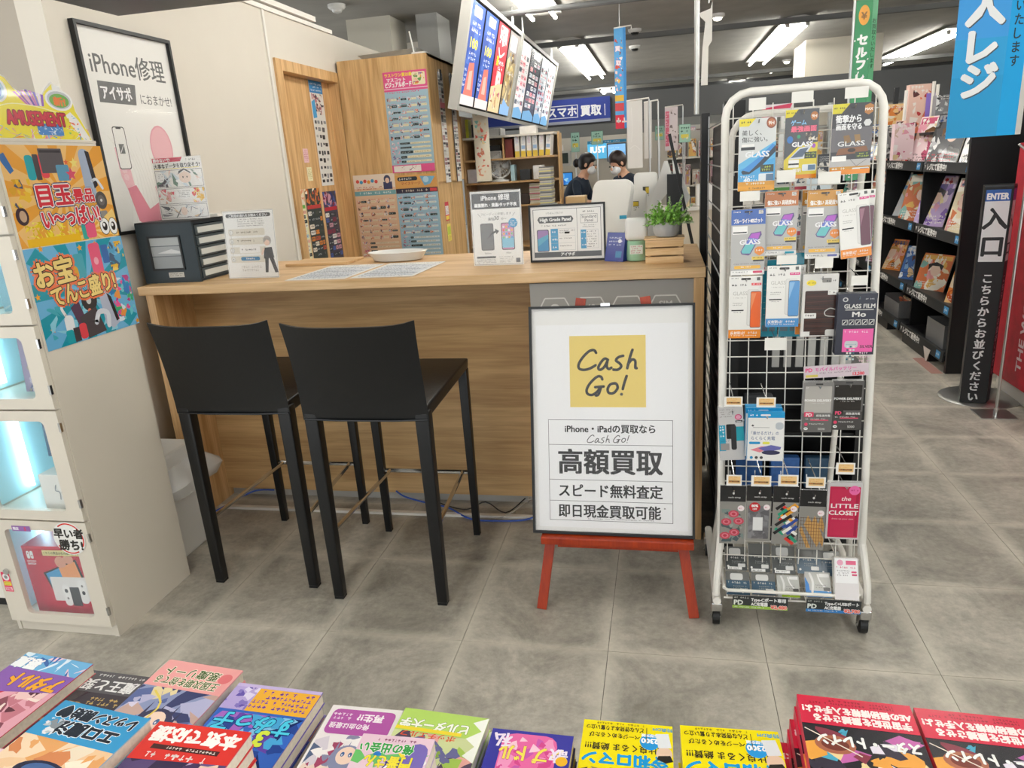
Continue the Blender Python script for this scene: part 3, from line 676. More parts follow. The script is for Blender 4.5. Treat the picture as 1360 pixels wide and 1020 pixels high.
# ================================================================ waste bin between lockers and counter
bn = empty('waste_bin', (-2.075, 2.42, 0), 0, 'white waste bin with a clear bag between the lockers and the counter', 'bin')
b = MB(); b.hexa([(-.09, -.09, .0), (.09, -.09, .0), (.09, .13, .0), (-.09, .13, .0), (-.12, -.11, .40), (.12, -.11, .40), (.12, .15, .40), (-.12, .15, .40)]); b.build('body', WPLAS, bn, bevel=.012)
b = MB(); b.hexa([(-.125, -.12, .40), (.125, -.12, .40), (.125, .16, .40), (-.125, .16, .40), (-.105, -.1, .47), (.105, -.1, .47), (.105, .14, .47), (-.105, .14, .47)]); b.build('lid', WPLAS, bn, bevel=.014)
MB().box(-.088, -.114, .03, .088, -.09, .05).build('pedal', BLACK, bn)
b = MB(); R2 = random.Random(5); nseg = 28; rings = []
for zz, ex in ((.42, .004), (.395, .035), (.35, .065), (.30, .055), (.285, .02)):
    ring = []
    for k in range(nseg):
        a = 2 * PI * k / nseg; sq = (abs(math.cos(a)) ** 5 + abs(math.sin(a)) ** 5) ** -.2
        r_ = (.118 + ex * (1 + .25 * math.sin(5 * a + zz * 30)) + R2.uniform(-.002, .002))
        ring.append(b._v((math.cos(a) * sq * r_ * .98, .02 + math.sin(a) * sq * r_ * 1.12, zz + R2.uniform(-.006, .006))))
    rings.append(ring)
for a_, b_ in zip(rings, rings[1:]):
    for k in range(nseg): b.bm.faces.new((a_[k], a_[(k + 1) % nseg], b_[(k + 1) % nseg], b_[k]))
b.build('bag', mat('bin_bag', 'f2f2f0', .2, alpha=.6), bn, smooth=True)

# ================================================================ framed wall poster
fp = empty('framed_poster', (-2.3, 3.04, 1.745), PI / 2, 'tall black framed poster reading iPhone修理 on the cream wall', 'poster')
W_, H_ = .60, .845
t = .014
MB().box(-W_/2, -.028, -H_/2, W_/2, -.004, -H_/2 + t).box(-W_/2, -.028, H_/2 - t, W_/2, -.004, H_/2).box(-W_/2, -.028, -H_/2 + t, -W_/2 + t, -.004, H_/2 - t).box(W_/2 - t, -.028, -H_/2 + t, W_/2, -.004, H_/2 - t).build('frame', BLACK, fp)
MB().box(-W_/2 + t, -.010, -H_/2 + t, W_/2 - t, -.004, H_/2 - t).build('backing', PAPER, fp)
p = Pr(.572, .817, 572, 817, 'f3f1ec')
p.t('iPhone修理', 286, 172, 104, '5f5f5f', .012, 'c', fit=470)
p.p([(70, 205), (300, 205), (285, 290), (62, 290)], '6a6a6a'); p.t('アイサポ', 176, 272, 62, 'fafafa', .03, 'c', fit=180, sh=-.1); p.t('におまかせ!', 320, 280, 50, '6a6a6a', .008, fit=215)
for i in range(14): p.st([(60 + i * 30, 420 + (i % 3) * 30), (150 + i * 20, 560 + i * 10), (100 + i * 33, 800)], 1, 'cfcac4')
# hand and sleeve holding a phone
p.p([(88, 470), (128, 460), (160, 560), (168, 640), (120, 650), (95, 590)], 'f2bcc4'); p.p([(118, 640), (176, 628), (236, 735), (330, 700), (335, 817), (200, 817), (150, 780)], 'df7f92')
p.p([(300, 640), (430, 560), (540, 610), (571, 816), (330, 816)], 'df7f92'); p.e(430, 700, 26, 34, 'ecc0b6'); p.e(440, 790, 26, 30, 'ecc0b6')
p.p([(352, 580), (420, 540), (470, 580), (440, 620), (360, 620)], 'f7e9e4')
p.e(400, 470, 78, 100, 'e8a3ae'); p.e(400, 470, 70, 92, 'f0b9c0')   # plain rounded head shape
for k in range(4): p.rr(98 + k * 4, 490 + k * 30, 130 + k * 4, 516 + k * 30, 12, 'f5cdd2')
p.rr(96, 384, 172, 560, 12, '3a3a3a'); p.rr(100, 388, 168, 556, 10, 'f1efea'); p.r(120, 386, 150, 394, '3a3a3a'); p.r(118, 455, 150, 495, '6a6a6a'); p.st([(124, 490), (145, 462)], 3, 'f4f4f4')
p.build('print', fp, P_MATTE, (0, -.0101, 0))
MB().box(-W_/2 + t, -.0165, -H_/2 + t, W_/2 - t, -.0150, H_/2 - t).build('acrylic_front', mat('poster_front', 'ffffff', .06, alpha=.03, coat=.6), fp)
# dark hanging panel near the top left corner
hd = empty('overhead_panel', (-1.0, 2.0, 2.0), 0, 'dark flat panel hanging into the top left corner', 'panel')
MB((-1.0, 2.0, 2.0)).hexa([(-1.508, 2.0, 1.977), (-.5, 2.0, 1.972), (-.5, 1.55, 1.99), (-1.56, 1.62, 1.99), (-1.75, 2.0, 2.2), (-.5, 2.0, 2.2), (-.5, 1.55, 2.2), (-1.75, 1.62, 2.2)]).build('body', mat('panel_dark', '1d2022', .35), hd)
for x in (-1.3, -.7): MB((-1.0, 2.0, 2.0)).tube([(x, 1.8, 2.2), (x, 1.8, CZ)], .01, 6).build('hanger', BLACK, hd)

# ================================================================ oak closet beside the door
cl = empty('oak_closet', (-1.94, 5.25, 0), 0, 'tall light oak closet block covered with prize lists', 'closet'); O = (-1.94, 5.25, 0)
OAKC = wood('oak_closet_grain', 'b28a56', 'd9b37e', 2)
MB(O).box(-2.28, 5.25, 0, -1.61, 5.27, 2.29).build('front_panel', OAKC, cl)
MB(O).box(-1.63, 5.27, 1.42, -1.61, 6.0, 2.29).build('side_panel', OAKC, cl)
MB(O).box(-2.28, 5.27, 2.27, -1.61, 6.0, 2.29).build('top_panel', OAKC, cl)
MB(O).box(-1.64, 5.27, 0, -1.62, 5.62, 1.42).build('lower_door', OAKC, cl)
MB(O).box(-1.65, 5.66, 0, -1.63, 6.0, 1.42).build('lower_door', OAKC, cl)
MB(O).box(-2.28, 5.98, 0, -1.65, 6.0, 2.27).build('back_panel', OAKC, cl)
for y in (5.5, 5.78):
    MB(O).box(-1.609, y, 1.435 + .7, -1.598, y + .05, 2.21).build('clip', STEEL, cl)
o = MB().hexa([(-2.12, 5.4, 2.292), (-1.75, 5.4, 2.292), (-1.78, 5.9, 2.292), (-2.1, 5.9, 2.292), (-2.16, 5.35, 2.33), (-1.70, 5.35, 2.345), (-1.72, 5.9, 2.345), (-2.12, 5.9, 2.33)]).build('flat_box', GPLAS, bevel=.005)
tag(o, 'flat grey plastic box lying on the oak closet', 'box')
o = empty('wireless_antenna', (-1.7, 5.35, 2.292), 0, 'small router with white antenna on the oak closet', 'router')
MB().box(-.04, -.03, 0, .06, .1, .02).build('body', WPLAS, o, bevel=.004); MB().tube([(-.03, 0, .02), (-.05, 0, .16)], .006, 8).build('antenna', WPLAS, o)
def prizes(p, W, H, y0, bodyc, boxc, seed, hdr=None):
    """prize list: rows of little pictures and dark or pale number boxes"""
    R = random.Random(seed); y = y0
    while y < H - 8:
        n = R.choice((3, 4, 4)); rh = R.uniform(8, 10.5)
        if y > y0 + (H - y0) * .6:
            p.art(4, y, 22, y + rh - 2, ['e07a90', 'f3c4cc', '8a7aa8', 'f4efe8'], 6, R.randint(0, 99), .5, .2)
            k = R.uniform(30, 62); p.rr(24, y + 2, k, y + rh - 3, 1.5, '2e3a3c'); p.bars(26, y + 3.2, k - 2, 1, 1, rh - 7, 'a8b4b4', R.randint(0, 99)); p.rr(k + 1, y + 2, 95, y + rh - 3, 1.5, boxc)
            p.bars(k + 4, y + 3, 93, 1, 1, rh - 6.5, 'c9bd93', R.randint(0, 99)); y += rh
            continue
        wd = 92 / n
        for i in range(n):
            x = 4 + i * wd
            p.art(x, y, x + wd * .38, y + rh, ['e58a6a', 'f4e6dc', '5a5470', 'e9b0a6', 'cfd8e6', '8a6a58'], 8, R.randint(0, 999), .6, .2)
            p.bars(x + wd * .4, y, x + wd * .9, 1, 2, 1.6, 'd84a72', R.randint(0, 99))
            dark = R.random() < .3
            p.rr(x + wd * .38, y + 3, x + wd * .95, y + rh - 1.5, 1.2, '2e3a3c' if dark else boxc)
            p.bars(x + wd * .43, y + 4.2, x + wd * .9, 1, 2, 2.2, 'b9c4c4' if dark else 'd8cca0', R.randint(0, 99))
        y += rh + 4.5
x0_, z0_, w_, h_ = qy(5.249, (508, 97), (580, 228)); x0_ = (-1.945 - 1.625) / 2
p = Pr(.325, .685, 100, 211, 'a9c8d8'); p.r(0, 0, 100, 40, 'ea5a94'); p.r(0, 34, 100, 36, 'f6c7da'); p.t('ラストワン賞は最後', 4, 10, 8, 'f9e04a', .04); p.t('マスコット', 8, 20, 9, 'ffffff', .03); p.t('ビジュアルボード', 4, 31, 12, 'ffffff', .04, fit=60); p.rr(66, 4, 96, 30, 3, 'f6ecc4'); p.art(68, 6, 94, 28, ['e2605a', '6aa05a', '8a5a9a', 'f4d0b8', 'e9a43a'], 24, 3, .3, .1); p.bars(6, 41, 84, 1, 4, 3, 'e2447e', 4)
prizes(p, 100, 200, 52, 'a9c8d8', 'efe6c2', 5); p.r(0, 194, 100, 211, 'ea5a94'); p.r(4, 196, 68, 209, 'f7efe8'); p.art(6, 197, 66, 208, ['e9b0a6', '5a5470', 'f0d0b8', 'b05a5a'], 16, 5, .12, .06)
sheet('prize_list', .325, .685, PAPER, p, 'tall pink and pale blue prize list high on the closet front', 'poster', (-1.782, 5.248, 1.845), d=.001)
p = Pr(.325, .63, 100, 194, 'eec9a8'); p.r(0, 0, 100, 30, 'f4e4d2')
for i, c in enumerate(['e8584a', '4aa0d0', 'e8584a', 'f0a03a', '4aa0d0', 'e8584a']): p.e(10 + i * 9, 14 + (i % 2) * 2, 4, 4, c)
p.bars(6, 26, 66, 2, 4, 3, 'c85a4a', 3); p.e(82, 12, 8, 9, '4a5070'); p.r(72, 18, 93, 34, '43456a'); p.e(82, 15, 5, 6, 'f2cdb8'); p.r(0, 36, 100, 46, '7cb4bc'); p.bars(12, 38, 90, 1, 3, 5, 'e9f4f4', 4)
prizes(p, 100, 194, 54, 'eec9a8', 'f3dfc4', 9)
sheet('prize_list', .325, .63, PAPER, p, 'peach coloured prize list low on the closet front, left one', 'poster', (-2.10, 5.248, 1.19), d=.001)
p = Pr(.32, .61, 100, 194, 'a7cbdf'); p.r(0, 0, 100, 30, 'e8ad62'); p.rr(6, 4, 54, 13, 4, '2d3a44'); p.bars(9, 6, 50, 1, 3, 5, 'e8e8e8', 2); p.t('マイステージ', 14, 22, 8, 'b8603a', .02); p.p([(60, 4), (96, 6), (84, 22), (70, 26)], '7fbde0'); p.e(74, 12, 7, 7, 'bfe2f2'); p.r(0, 30, 100, 41, '3a3448'); p.bars(14, 33, 78, 1, 3, 5, 'e8dccc', 4); p.r(82, 32, 98, 39, 'e34a50')
prizes(p, 100, 194, 46, 'a7cbdf', 'e4eef2', 15)
sheet('prize_list', .32, .61, PAPER, p, 'pale blue prize list low on the closet front, right one', 'poster', (-1.775, 5.247, 1.18), d=.001)
# strips on the closet side
def strip(W, H, seed, dark=.5):
    p = Pr(W, H, 100, 100 * H / W, 'ecebe8'); R = random.Random(seed); y = 3; HH = 100 * H / W
    while y < HH - 12:
        for x in (4, 52):
            c = R.choice(['4c4c50', 'c9c6c2', '7a7a80', 'e9e4dc', '2f3034', 'b8898c', 'f3f1ee', '97999c']); p.r(x, y, x + 44, y + R.uniform(8, 20), c); p.bars(x + 3, y + 2, x + 40, 1, 3, 5, R.choice(['f4f4f4', '3a3a3c', 'd0708a']), R.randint(0, 99))
        y += R.uniform(16, 26)
    return p
sheet('prize_strip', .13, .78, PAPER, strip(.13, .78, 3).r(0, 160, 100, 190, 'e07a8a'), 'narrow black and white prize strip on the closet side, front one', 'poster', (-1.606, 5.53, 1.80), rz=PI / 2, d=.001)
sheet('prize_strip', .12, .78, mat('strip_grey', '5a5a5c', .5), strip(.12, .78, 8), 'narrow black and white prize strip hanging on the closet side edge', 'poster', (-1.60, 5.83, 1.80), rz=PI / 2, ry=.0, d=.006)
sheet('small_notice', .1, .14, PAPER, Pr(.1, .14, 100, 140, 'e64a5a').r(8, 30, 92, 95, 'f6f0ee').bars(14, 36, 86, 5, 11, 7, '7a3a44', 3).r(8, 104, 92, 132, 'f2d24a'), 'small red and white notice on the closet lower door, upper', 'notice', (-1.617, 5.45, 1.20), rz=PI / 2, d=.001)
sheet('small_notice', .1, .13, PAPER, Pr(.1, .13, 100, 130, 'f3e36a').r(8, 20, 92, 80, 'c9d84a').bars(14, 90, 86, 3, 11, 7, 'a85a3a', 3), 'small yellow notice on the closet lower door below the red one', 'notice', (-1.617, 5.46, 1.04), rz=PI / 2, d=.001)
# posters on the door leaf
DX = -2.363
p = Pr(.20, .70, 100, 350, 'ecebe6'); p.r(0, 0, 100, 40, '2f86c4'); p.bars(8, 8, 92, 3, 10, 6, 'eaf4fa', 3); p.art(10, 42, 96, 110, ['3a3440', 'c06a7a', '2b2730', 'e4c8b8', '8a4a5a', 'f2e6e0'], 60, 3, .2, .08); p.p([(4, 70), (30, 60), (34, 120), (6, 124)], '4aa6dc')
R3 = random.Random(9); y = 130
while y < 335:
    x = 8
    while x < 84: wd = R3.uniform(10, 22); p.rr(x, y, x + wd, y + R3.uniform(8, 16), 2, R3.choice(['2c2c30', '56565c', 'b8b8b4', '8f949a', '2c2c30'])); x += wd + R3.uniform(3, 12)
    y += R3.uniform(18, 28)
sheet('prize_list', .20, .70, PAPER, p, 'narrow white prize list with a blue heading on the oak door', 'poster', (DX + .0, 5.03, 1.80), rz=PI / 2, d=.001)
sheet('door_card', .07, .09, PAPER, Pr(.07, .09, 70, 90, 'f4c9d0').bars(8, 10, 62, 6, 12, 8, 'c8707e', 2), 'small pink card on the oak door', 'card', (DX, 4.745, 1.655), rz=PI / 2, d=.001)
sheet('door_card', .07, .09, PAPER, Pr(.07, .09, 70, 90, 'f3ecc0').bars(8, 10, 62, 6, 12, 8, 'b8a86a', 2), 'small pale yellow card on the oak door below the pink one', 'card', (DX, 4.765, 1.535), rz=PI / 2, d=.001)
def dense(W, H, seed, top, body, mark):
    U = 100 * H / W; p = Pr(W, H, 100, U, body); p.art(0, 0, 100, U * .22, top, 30, seed, .35, .1); R = random.Random(seed); p.r(4, U * .22, 96, U * .27, mark); y = U * .30
    while y < U - 14:
        x = 4
        while x < 84:
            wd = R.uniform(14, 34); k = R.random(); p.rr(x, y, min(x + wd, 97), y + 13, 3, '2e3a40' if k < .45 else R.choice(top + ['f2f0ea', 'f2f0ea'])); p.bars(x + 2, y + 3, min(x + wd, 95) - 2, 1, 3, 6, 'c6ccd0' if k < .45 else '5a4a50', R.randint(0, 99)); x += wd + 3
        y += R.uniform(16, 21)
    return p
sheet('prize_list', .17, .46, PAPER, dense(.17, .46, 5, ['b8d4e8', 'f2b8a8', 'f4e6d4', 'e8a078'], 'efeec8', '6fb84a'), 'pale green and yellow prize list low on the oak door, left', 'poster', (DX, 4.55, 1.21), rz=PI / 2, d=.001)
sheet('prize_list', .22, .50, PAPER, dense(.22, .50, 12, ['e0893a', 'f4ead8', 'b8543a', '3a4a40'], '35403e', 'c43a3a'), 'dark prize list with orange heading low on the oak door, middle', 'poster', (DX, 4.76, 1.19), rz=PI / 2, d=.001)
sheet('prize_list', .22, .50, PAPER, dense(.22, .50, 19, ['4a6ab8', '8a2a4a', '2a3a78', 'd8a0b0'], '4a4658', 'c8283a'), 'dark prize list with blue and red heading low on the oak door, right', 'poster', (DX, 5.02, 1.16), rz=PI / 2, d=.001)
# ================================================================ things on the counter
TZ = 1.1055
NAVY = mat('drawer_navy', '1b2b33', .4)
du = empty('drawer_unit', (-2.1, 2.8, TZ), 0, 'dark navy letter drawer unit on the left end of the counter', 'drawers'); O = (-2.1, 2.8, TZ)
MB(O).box(-2.24, 2.80, TZ, -1.965, 2.812, TZ + .255).box(-2.24, 2.812, TZ, -2.225, 3.13, TZ + .255).box(-2.225, 2.812, TZ, -1.98, 3.13, TZ + .01).box(-2.225, 2.812, TZ + .243, -1.98, 3.13, TZ + .255).box(-2.225, 3.118, TZ + .01, -1.98, 3.13, TZ + .243).build('casing', NAVY, du)
MB(O).box(-2.235, 2.795, TZ + .255, -1.96, 3.13, TZ + .262).build('top_sheet', BLACK, du)
b = MB(O)
for a in ((-2.19, TZ + .195, -2.03, TZ + .203), (-2.19, TZ + .055, -2.03, TZ + .063), (-2.19, TZ + .063, -2.182, TZ + .195), (-2.038, TZ + .063, -2.03, TZ + .195)): b.box(a[0], 2.796, a[1], a[2], 2.80, a[3])
b.build('window_rim', BLACK, du)
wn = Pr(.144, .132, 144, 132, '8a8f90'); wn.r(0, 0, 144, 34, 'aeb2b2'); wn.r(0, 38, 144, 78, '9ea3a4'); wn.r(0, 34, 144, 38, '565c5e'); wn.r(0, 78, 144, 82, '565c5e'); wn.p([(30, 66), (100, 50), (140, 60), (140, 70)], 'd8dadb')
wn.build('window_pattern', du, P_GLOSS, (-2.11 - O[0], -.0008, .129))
lb_ = Pr(.075, .022, 75, 22, 'd5d5d0'); lb_.bars(5, 4, 70, 2, 8, 5, '6a6a6a', 4); lb_.build('label_print', du, P_MATTE, (-2.08 - O[0], -.0008, .034))
for k in range(5):
    z = TZ + .014 + k * .046
    d = MB(O).box(-1.98, 2.816, z, -1.962, 3.116, z + .042).build('drawer', mat('drawer_front', '3a4347', .4), du)
    MB(O).box(-1.962, 2.83, z + .008, -1.958, 3.02, z + .032).build('label_holder', mat('label_holder_grey', ['c6c8c4'][0], .3), d)
# comic flyer in an acrylic stand on top of the unit
def acrylic(name, w, h, pr, label, cat, loc, rz=0., tilt=.12, base=PAPER, stand=True, m=P_GLOSS):
    o = empty(name, loc, rz, label, cat)
    s = MB().box(-w/2, -.001, 0, w/2, .001, h).build('sheet', base, o); s.rotation_euler.x = -tilt
    q = pr.build('print', s, m, (0, -.0012, h / 2))
    a = MB().box(-w/2 - .003, -.0065, -.001, w/2 + .003, -.005, h + .004).build('acrylic_panel', CLEAR, o); a.rotation_euler.x = -tilt
    if stand: MB().box(-w/2, 0, 0, w/2, h * .32, .002).build('acrylic_foot', CLEAR, o)
    return o
p = Pr(.24, .262, 240, 262, 'f6f3ee'); p.p([(0, 0), (150, 0), (138, 18), (0, 18)], 'd4214c'); p.t('諦めないで!', 5, 15, 16, 'ffffff', .04); p.bars(165, 8, 225, 1, 3, 8, '8a8a8a', 4)
p.t('大事なデータを取り戻そう!', 5, 42, 21, '1c1a18', .03, fit=225); p.ln(4, 46, 225, 46, 2, 'f0d838')
p.fr(4, 52, 236, 125, 1.5, '3a3a3a'); p.art(6, 54, 234, 123, ['f7f5f2', 'c3cdd4', 'f2cdbc', '6a8a78', '4a4450', 'fbfaf8', 'd8e4ec'], 30, 3, .3, .08); p.e(150, 85, 30, 24, 'f6dccb'); p.p([(118, 70), (150, 54), (182, 72), (176, 62), (150, 48), (122, 58)], '332c30'); p.e(140, 84, 3, 4, '2a2a2a'); p.e(160, 84, 3, 4, '2a2a2a'); p.e(28, 80, 20, 22, 'fbfaf8'); p.bars(18, 66, 40, 4, 8, 4, '6a6a6a', 3)
p.fr(4, 130, 236, 195, 1.5, '3a3a3a'); p.art(6, 132, 90, 193, ['f2b0b0', 'e9586a', 'f7f0ec', 'd8a08a'], 18, 7, .4, .1); p.e(130, 155, 40, 22, 'fbfaf8'); p.bars(102, 140, 158, 4, 8, 5, '5a5a5a', 7); p.art(170, 132, 234, 193, ['f0bc2c', 'e8463c', 'f6d46a', 'f7e8d8'], 22, 8, .4, .1)
p.fr(4, 200, 236, 256, 1.5, '3a3a3a'); p.art(6, 202, 234, 254, ['f7f5f2', '8f8a90', 'e7c7a0', '4a4a50', 'd7dde2', 'f2cdbc'], 30, 9, .25, .06); p.e(120, 228, 16, 18, 'f6dccb'); p.bars(20, 206, 60, 4, 9, 4, '6a6a6a', 9)
acrylic('comic_flyer', .24, .262, p, 'small comic strip flyer in an acrylic stand on top of the drawer unit', 'flyer', (-2.075, 2.93, TZ + .2625), 0, .04)
MB
bx = MB().box(-.12, -.06, 0, .12, .06, .012).build('leaflet_stack', PAPER); bx.location = (-2.07, 3.04, TZ + .2625); tag(bx, 'thin stack of leaflets lying on the drawer unit behind the flyer', 'leaflets')
# numbered steps sign
p = Pr(.25, .285, 250, 285, 'f0efeb'); p.fr(2, 2, 248, 283, 1.5, '9a9a98'); p.rr(14, 12, 236, 28, 8, '2c2c2c'); p.t('ご利用の流れをお読みください', 125, 25, 13, 'f4f4f4', .03, 'c', fit=190); p.bars(70, 34, 200, 4, 9, 5, '6c6c6c', 5)
for k in range(4): p.rr(20, 76 + k * 38, 200, 104 + k * 38, 4, 'e0d9c9'); p.e(32, 90 + k * 38, 10, 10, '8f8f8c'); p.e(32, 90 + k * 38, 8.5, 8.5, 'f3f1ec'); p.t(str(k + 1), 32, 95 + k * 38, 14, '5a5a5a', .02, 'c'); p.ln(32, 101 + k * 38, 32, 117 + k * 38, 1.5, '9a9a98') if k < 3 else None
p.bars(60, 86, 170, 1, 4, 8, '7a7468', 3); p.bars(60, 122, 150, 1, 4, 8, '7a7468', 8); p.rr(68, 152, 170, 178, 3, 'f4f2ee'); p.bars(78, 160, 160, 1, 4, 8, '4a4a4a', 9); p.rr(70, 194, 165, 210, 7, '2f7fae'); p.bars(95, 198, 145, 1, 3, 8, 'f4f4f4', 6)
p.e(208, 128, 20, 20, 'b9b3ad'); p.e(206, 136, 13, 14, 'f0cdb8'); p.p([(190, 118), (226, 116), (224, 132), (206, 124), (192, 136)], 'a9a39d'); p.p([(190, 158), (228, 156), (236, 200), (184, 204)], '2e2f36'); p.p([(184, 162), (194, 160), (180, 190), (172, 186)], 'f0cdb8'); p.p([(190, 203), (208, 202), (200, 262), (186, 262)], '35363c'); p.p([(212, 202), (232, 200), (250, 262), (234, 264)], '35363c')
p.bars(60, 232, 170, 2, 14, 10, 'c9c6c0', 8)
acrylic('steps_sign', .25, .285, p, 'white sign of four numbered steps with a drawn boy, beside the drawer unit', 'sign', (-1.735, 2.84, TZ + .002), -.08, .1)
wd_ = MB().box(-.16, -.1, 0, .16, .1, .012).build('wooden_tray', OAKL, bevel=.003); wd_.location = (-1.62, 3.3, TZ); tag(wd_, 'thin pale wooden board lying at the back left of the counter', 'board')
# two printed sheets lying on the counter
for k, (x, lb) in enumerate(((-1.395, 'printed price sheet lying on the counter, left one'), (-1.105, 'printed price sheet lying on the counter, right one nearer the tray'))):
    p = Pr(.27, .43, 100, 160, 'f4f4f2'); p.bars(6, 6, 94, 3, 6, 3.5, '9aa0a8', k + 3)
    for j in range(11): p.r(6, 30 + j * 11, 94, 34 + j * 11, 'b9c6dc' if j % 4 else '7f8fae'); p.bars(8, 35.5 + j * 11, 92, 1, 3, 4.5, '8c9098', j)
    o = sheet('price_sheet', .27, .43, PAPER, p, lb, 'paper', (x, 2.945, TZ + .0012 + .0004 * k), rx=-PI / 2, rz=-.03, d=.0006)
# oval tray
b = MB(); prof = [(.10, .001), (.118, .004), (.14, .038), (.146, .042), (.142, .044), (.136, .040), (.116, .008), (.02, .006)]
o = b.lathe(prof, n=36, sy=.62).build('oval_tray', WPLAS, smooth=True); o.location = (-1.235, 3.28, TZ); tag(o, 'white oval plastic tray at the back of the counter', 'tray')
# iPhone repair sign
p = Pr(.213, .3, 213, 300, 'efeeea'); p.fr(3, 3, 210, 297, 2, '9a9a98'); p.r(6, 8, 207, 70, '303132'); p.t('iPhone 修理', 106, 36, 27, 'fafafa', .02, 'c', fit=120); p.t('画面割れ・液晶/タッチ不良', 106, 61, 16, 'fafafa', .04, 'c', fit=178)
p.t('スピーディに修理します', 106, 96, 12, '5a5a5a', 0, 'c', fit=130); p.ln(28, 88, 40, 102, 1.5, '5a5a5a'); p.ln(186, 88, 176, 102, 1.5, '5a5a5a'); p.t('最短', 72, 116, 13, '5a5a5a', .01); p.t('30', 96, 116, 23, '4a4a4a', .01, sh=.15); p.t('分〜', 126, 116, 12, '5a5a5a', .01)
p.rr(36, 128, 92, 238, 7, '4c4c4c'); p.rr(39, 131, 89, 235, 6, '6b6b6b')
Rk = random.Random(4)
for i in range(26): x, y = Rk.uniform(42, 86), Rk.uniform(134, 232); p.ln(x, y, x + Rk.uniform(-10, 10), y + Rk.uniform(-14, 14), .8, Rk.choice(['9a9a9a', 'b5b5b5', '3c3c3c']))
p.rr(124, 128, 180, 238, 7, '3c3c40'); p.rr(127, 131, 177, 235, 6, 'd88fb4'); p.r(127, 185, 177, 229, '7fc0dc'); p.r(127, 160, 177, 186, 'c9a0cc')
for a in range(4):
    for c in range(4): p.rr(131 + c * 11.5, 140 + a * 14, 139 + c * 11.5, 149 + a * 14, 2, ['e8e4ec', 'f0b44a', '5aa0d8', 'e86a5a', '7ac07a'][(a * 3 + c) % 5])
p.e(176, 130, 19, 19, '1f93c8'); p.bars(163, 120, 190, 3, 8, 5, 'f4f8fa', 3); p.p([(60, 196), (82, 166), (100, 158), (99, 150), (116, 160), (104, 174), (102, 166), (84, 174)], '3c3c3c')
p.t('Before', 64, 253, 10, '5a5a5a', 0, 'c'); p.t('After', 152, 253, 10, '5a5a5a', 0, 'c'); p.r(14, 262, 96, 270, '3a3a3a'); p.bars(14, 274, 96, 3, 6, 3.5, '6a6a6a', 6); p.bars(112, 264, 170, 4, 7, 4, '8a8a8a', 7); p.r(182, 272, 200, 290, '55565a')
acrylic('phone_repair_sign', .213, .30, p, 'upright sign headed iPhone 修理 with two drawn phones, standing on the counter', 'sign', (-.672, 2.95, TZ + .002), -.04, .05)
# framed panel comparison
hp = empty('panel_comparison_frame', (-.388, 3.0, TZ + .001), -.03, 'black framed sign comparing High Grade Panel and Standard Panel', 'sign')
fr_ = empty('frame_holder', (0, 0, 0)); fr_.parent = hp
bpy.data.objects.remove(fr_)
W_, H_ = .315, .232
f_ = MB().box(-W_/2, -.006, 0, W_/2, .008, .008).box(-W_/2, -.006, H_ - .008, W_/2, .008, H_).box(-W_/2, -.006, .008, -W_/2 + .007, .008, H_ - .008).box(W_/2 - .007, -.006, .008, W_/2, .008, H_ - .008).build('frame', BLACK, hp)
f2 = MB().box(-W_/2 + .007, -.001, .008, W_/2 - .007, .004, H_ - .008).build('board', PAPER, hp)
p = Pr(W_ - .014, H_ - .016, 300, 216, 'f0eeea'); p.fr(10, 10, 290, 206, 2, '4a4a4a'); p.r(12, 184, 288, 205, '4c4c4c'); p.t('アイサポ', 150, 200, 15, 'f4f4f4', .03, 'c', sh=.1); p.ln(192, 10, 192, 184, 1.5, '4a4a4a')
p.t('いちばんこだわりの', 100, 30, 10, '6a6a6a', 0, 'c', fit=70); p.p([(28, 52), (36, 40), (170, 40), (178, 52), (170, 66), (36, 66)], '4a4a4a'); p.t('High Grade Panel', 103, 59, 19, 'f6f6f4', .03, 'c', fit=128); p.bars(45, 74, 160, 1, 4, 6, '6a6a6a', 4)
p.rr(24, 92, 74, 182, 6, '3a3a3c'); p.rr(27, 95, 71, 179, 5, '9a7ab0'); p.p([(27, 130), (71, 112), (71, 178), (27, 178)], '5aa8c8'); p.p([(27, 160), (71, 128), (71, 178), (27, 178)], '3f8fc0')
p.r(82, 90, 112, 178, '3d97c6'); p.fr(112, 90, 184, 178, 1, 'aeb4b6')
for j in range(3): p.bars(87, 99 + j * 31, 107, 1, 4, 8, 'f4f8fa', j); p.bars(118, 96 + j * 31, 178, 2 if j == 0 else 1, 8, 5, '5a5a5a', j + 4); p.ln(82, 120 + j * 29, 184, 120 + j * 29, 1, 'aeb4b6') if j < 2 else None
p.bars(216, 22, 262, 1, 4, 7, '5a5a5a', 3); p.fr(206, 36, 276, 72, 1.5, '8a8a8a'); p.t('Standard', 241, 52, 17, '6a6a6a', .01, 'c'); p.t('Panel', 241, 67, 17, '6a6a6a', .01, 'c'); p.bars(214, 78, 268, 2, 7, 4, '6a6a6a', 8)
p.r(206, 98, 228, 174, '3d97c6'); p.fr(228, 98, 278, 174, 1, 'aeb4b6'); p.bars(209, 106, 226, 3, 25, 6, 'f4f8fa', 3); p.bars(232, 104, 268, 7, 10, 5, '5a5a5a', 5)
p.build('print', f2, P_GLOSS, (0, -.0012, H_ / 2))
MB().bar((0, .0, .12), (0, .09, .002), .02, .003).build('rear_strut', BLACK, hp)
for o in hp.children: o.rotation_euler.x = -.04 if o.name.split('.')[0] != 'rear_strut' else 0
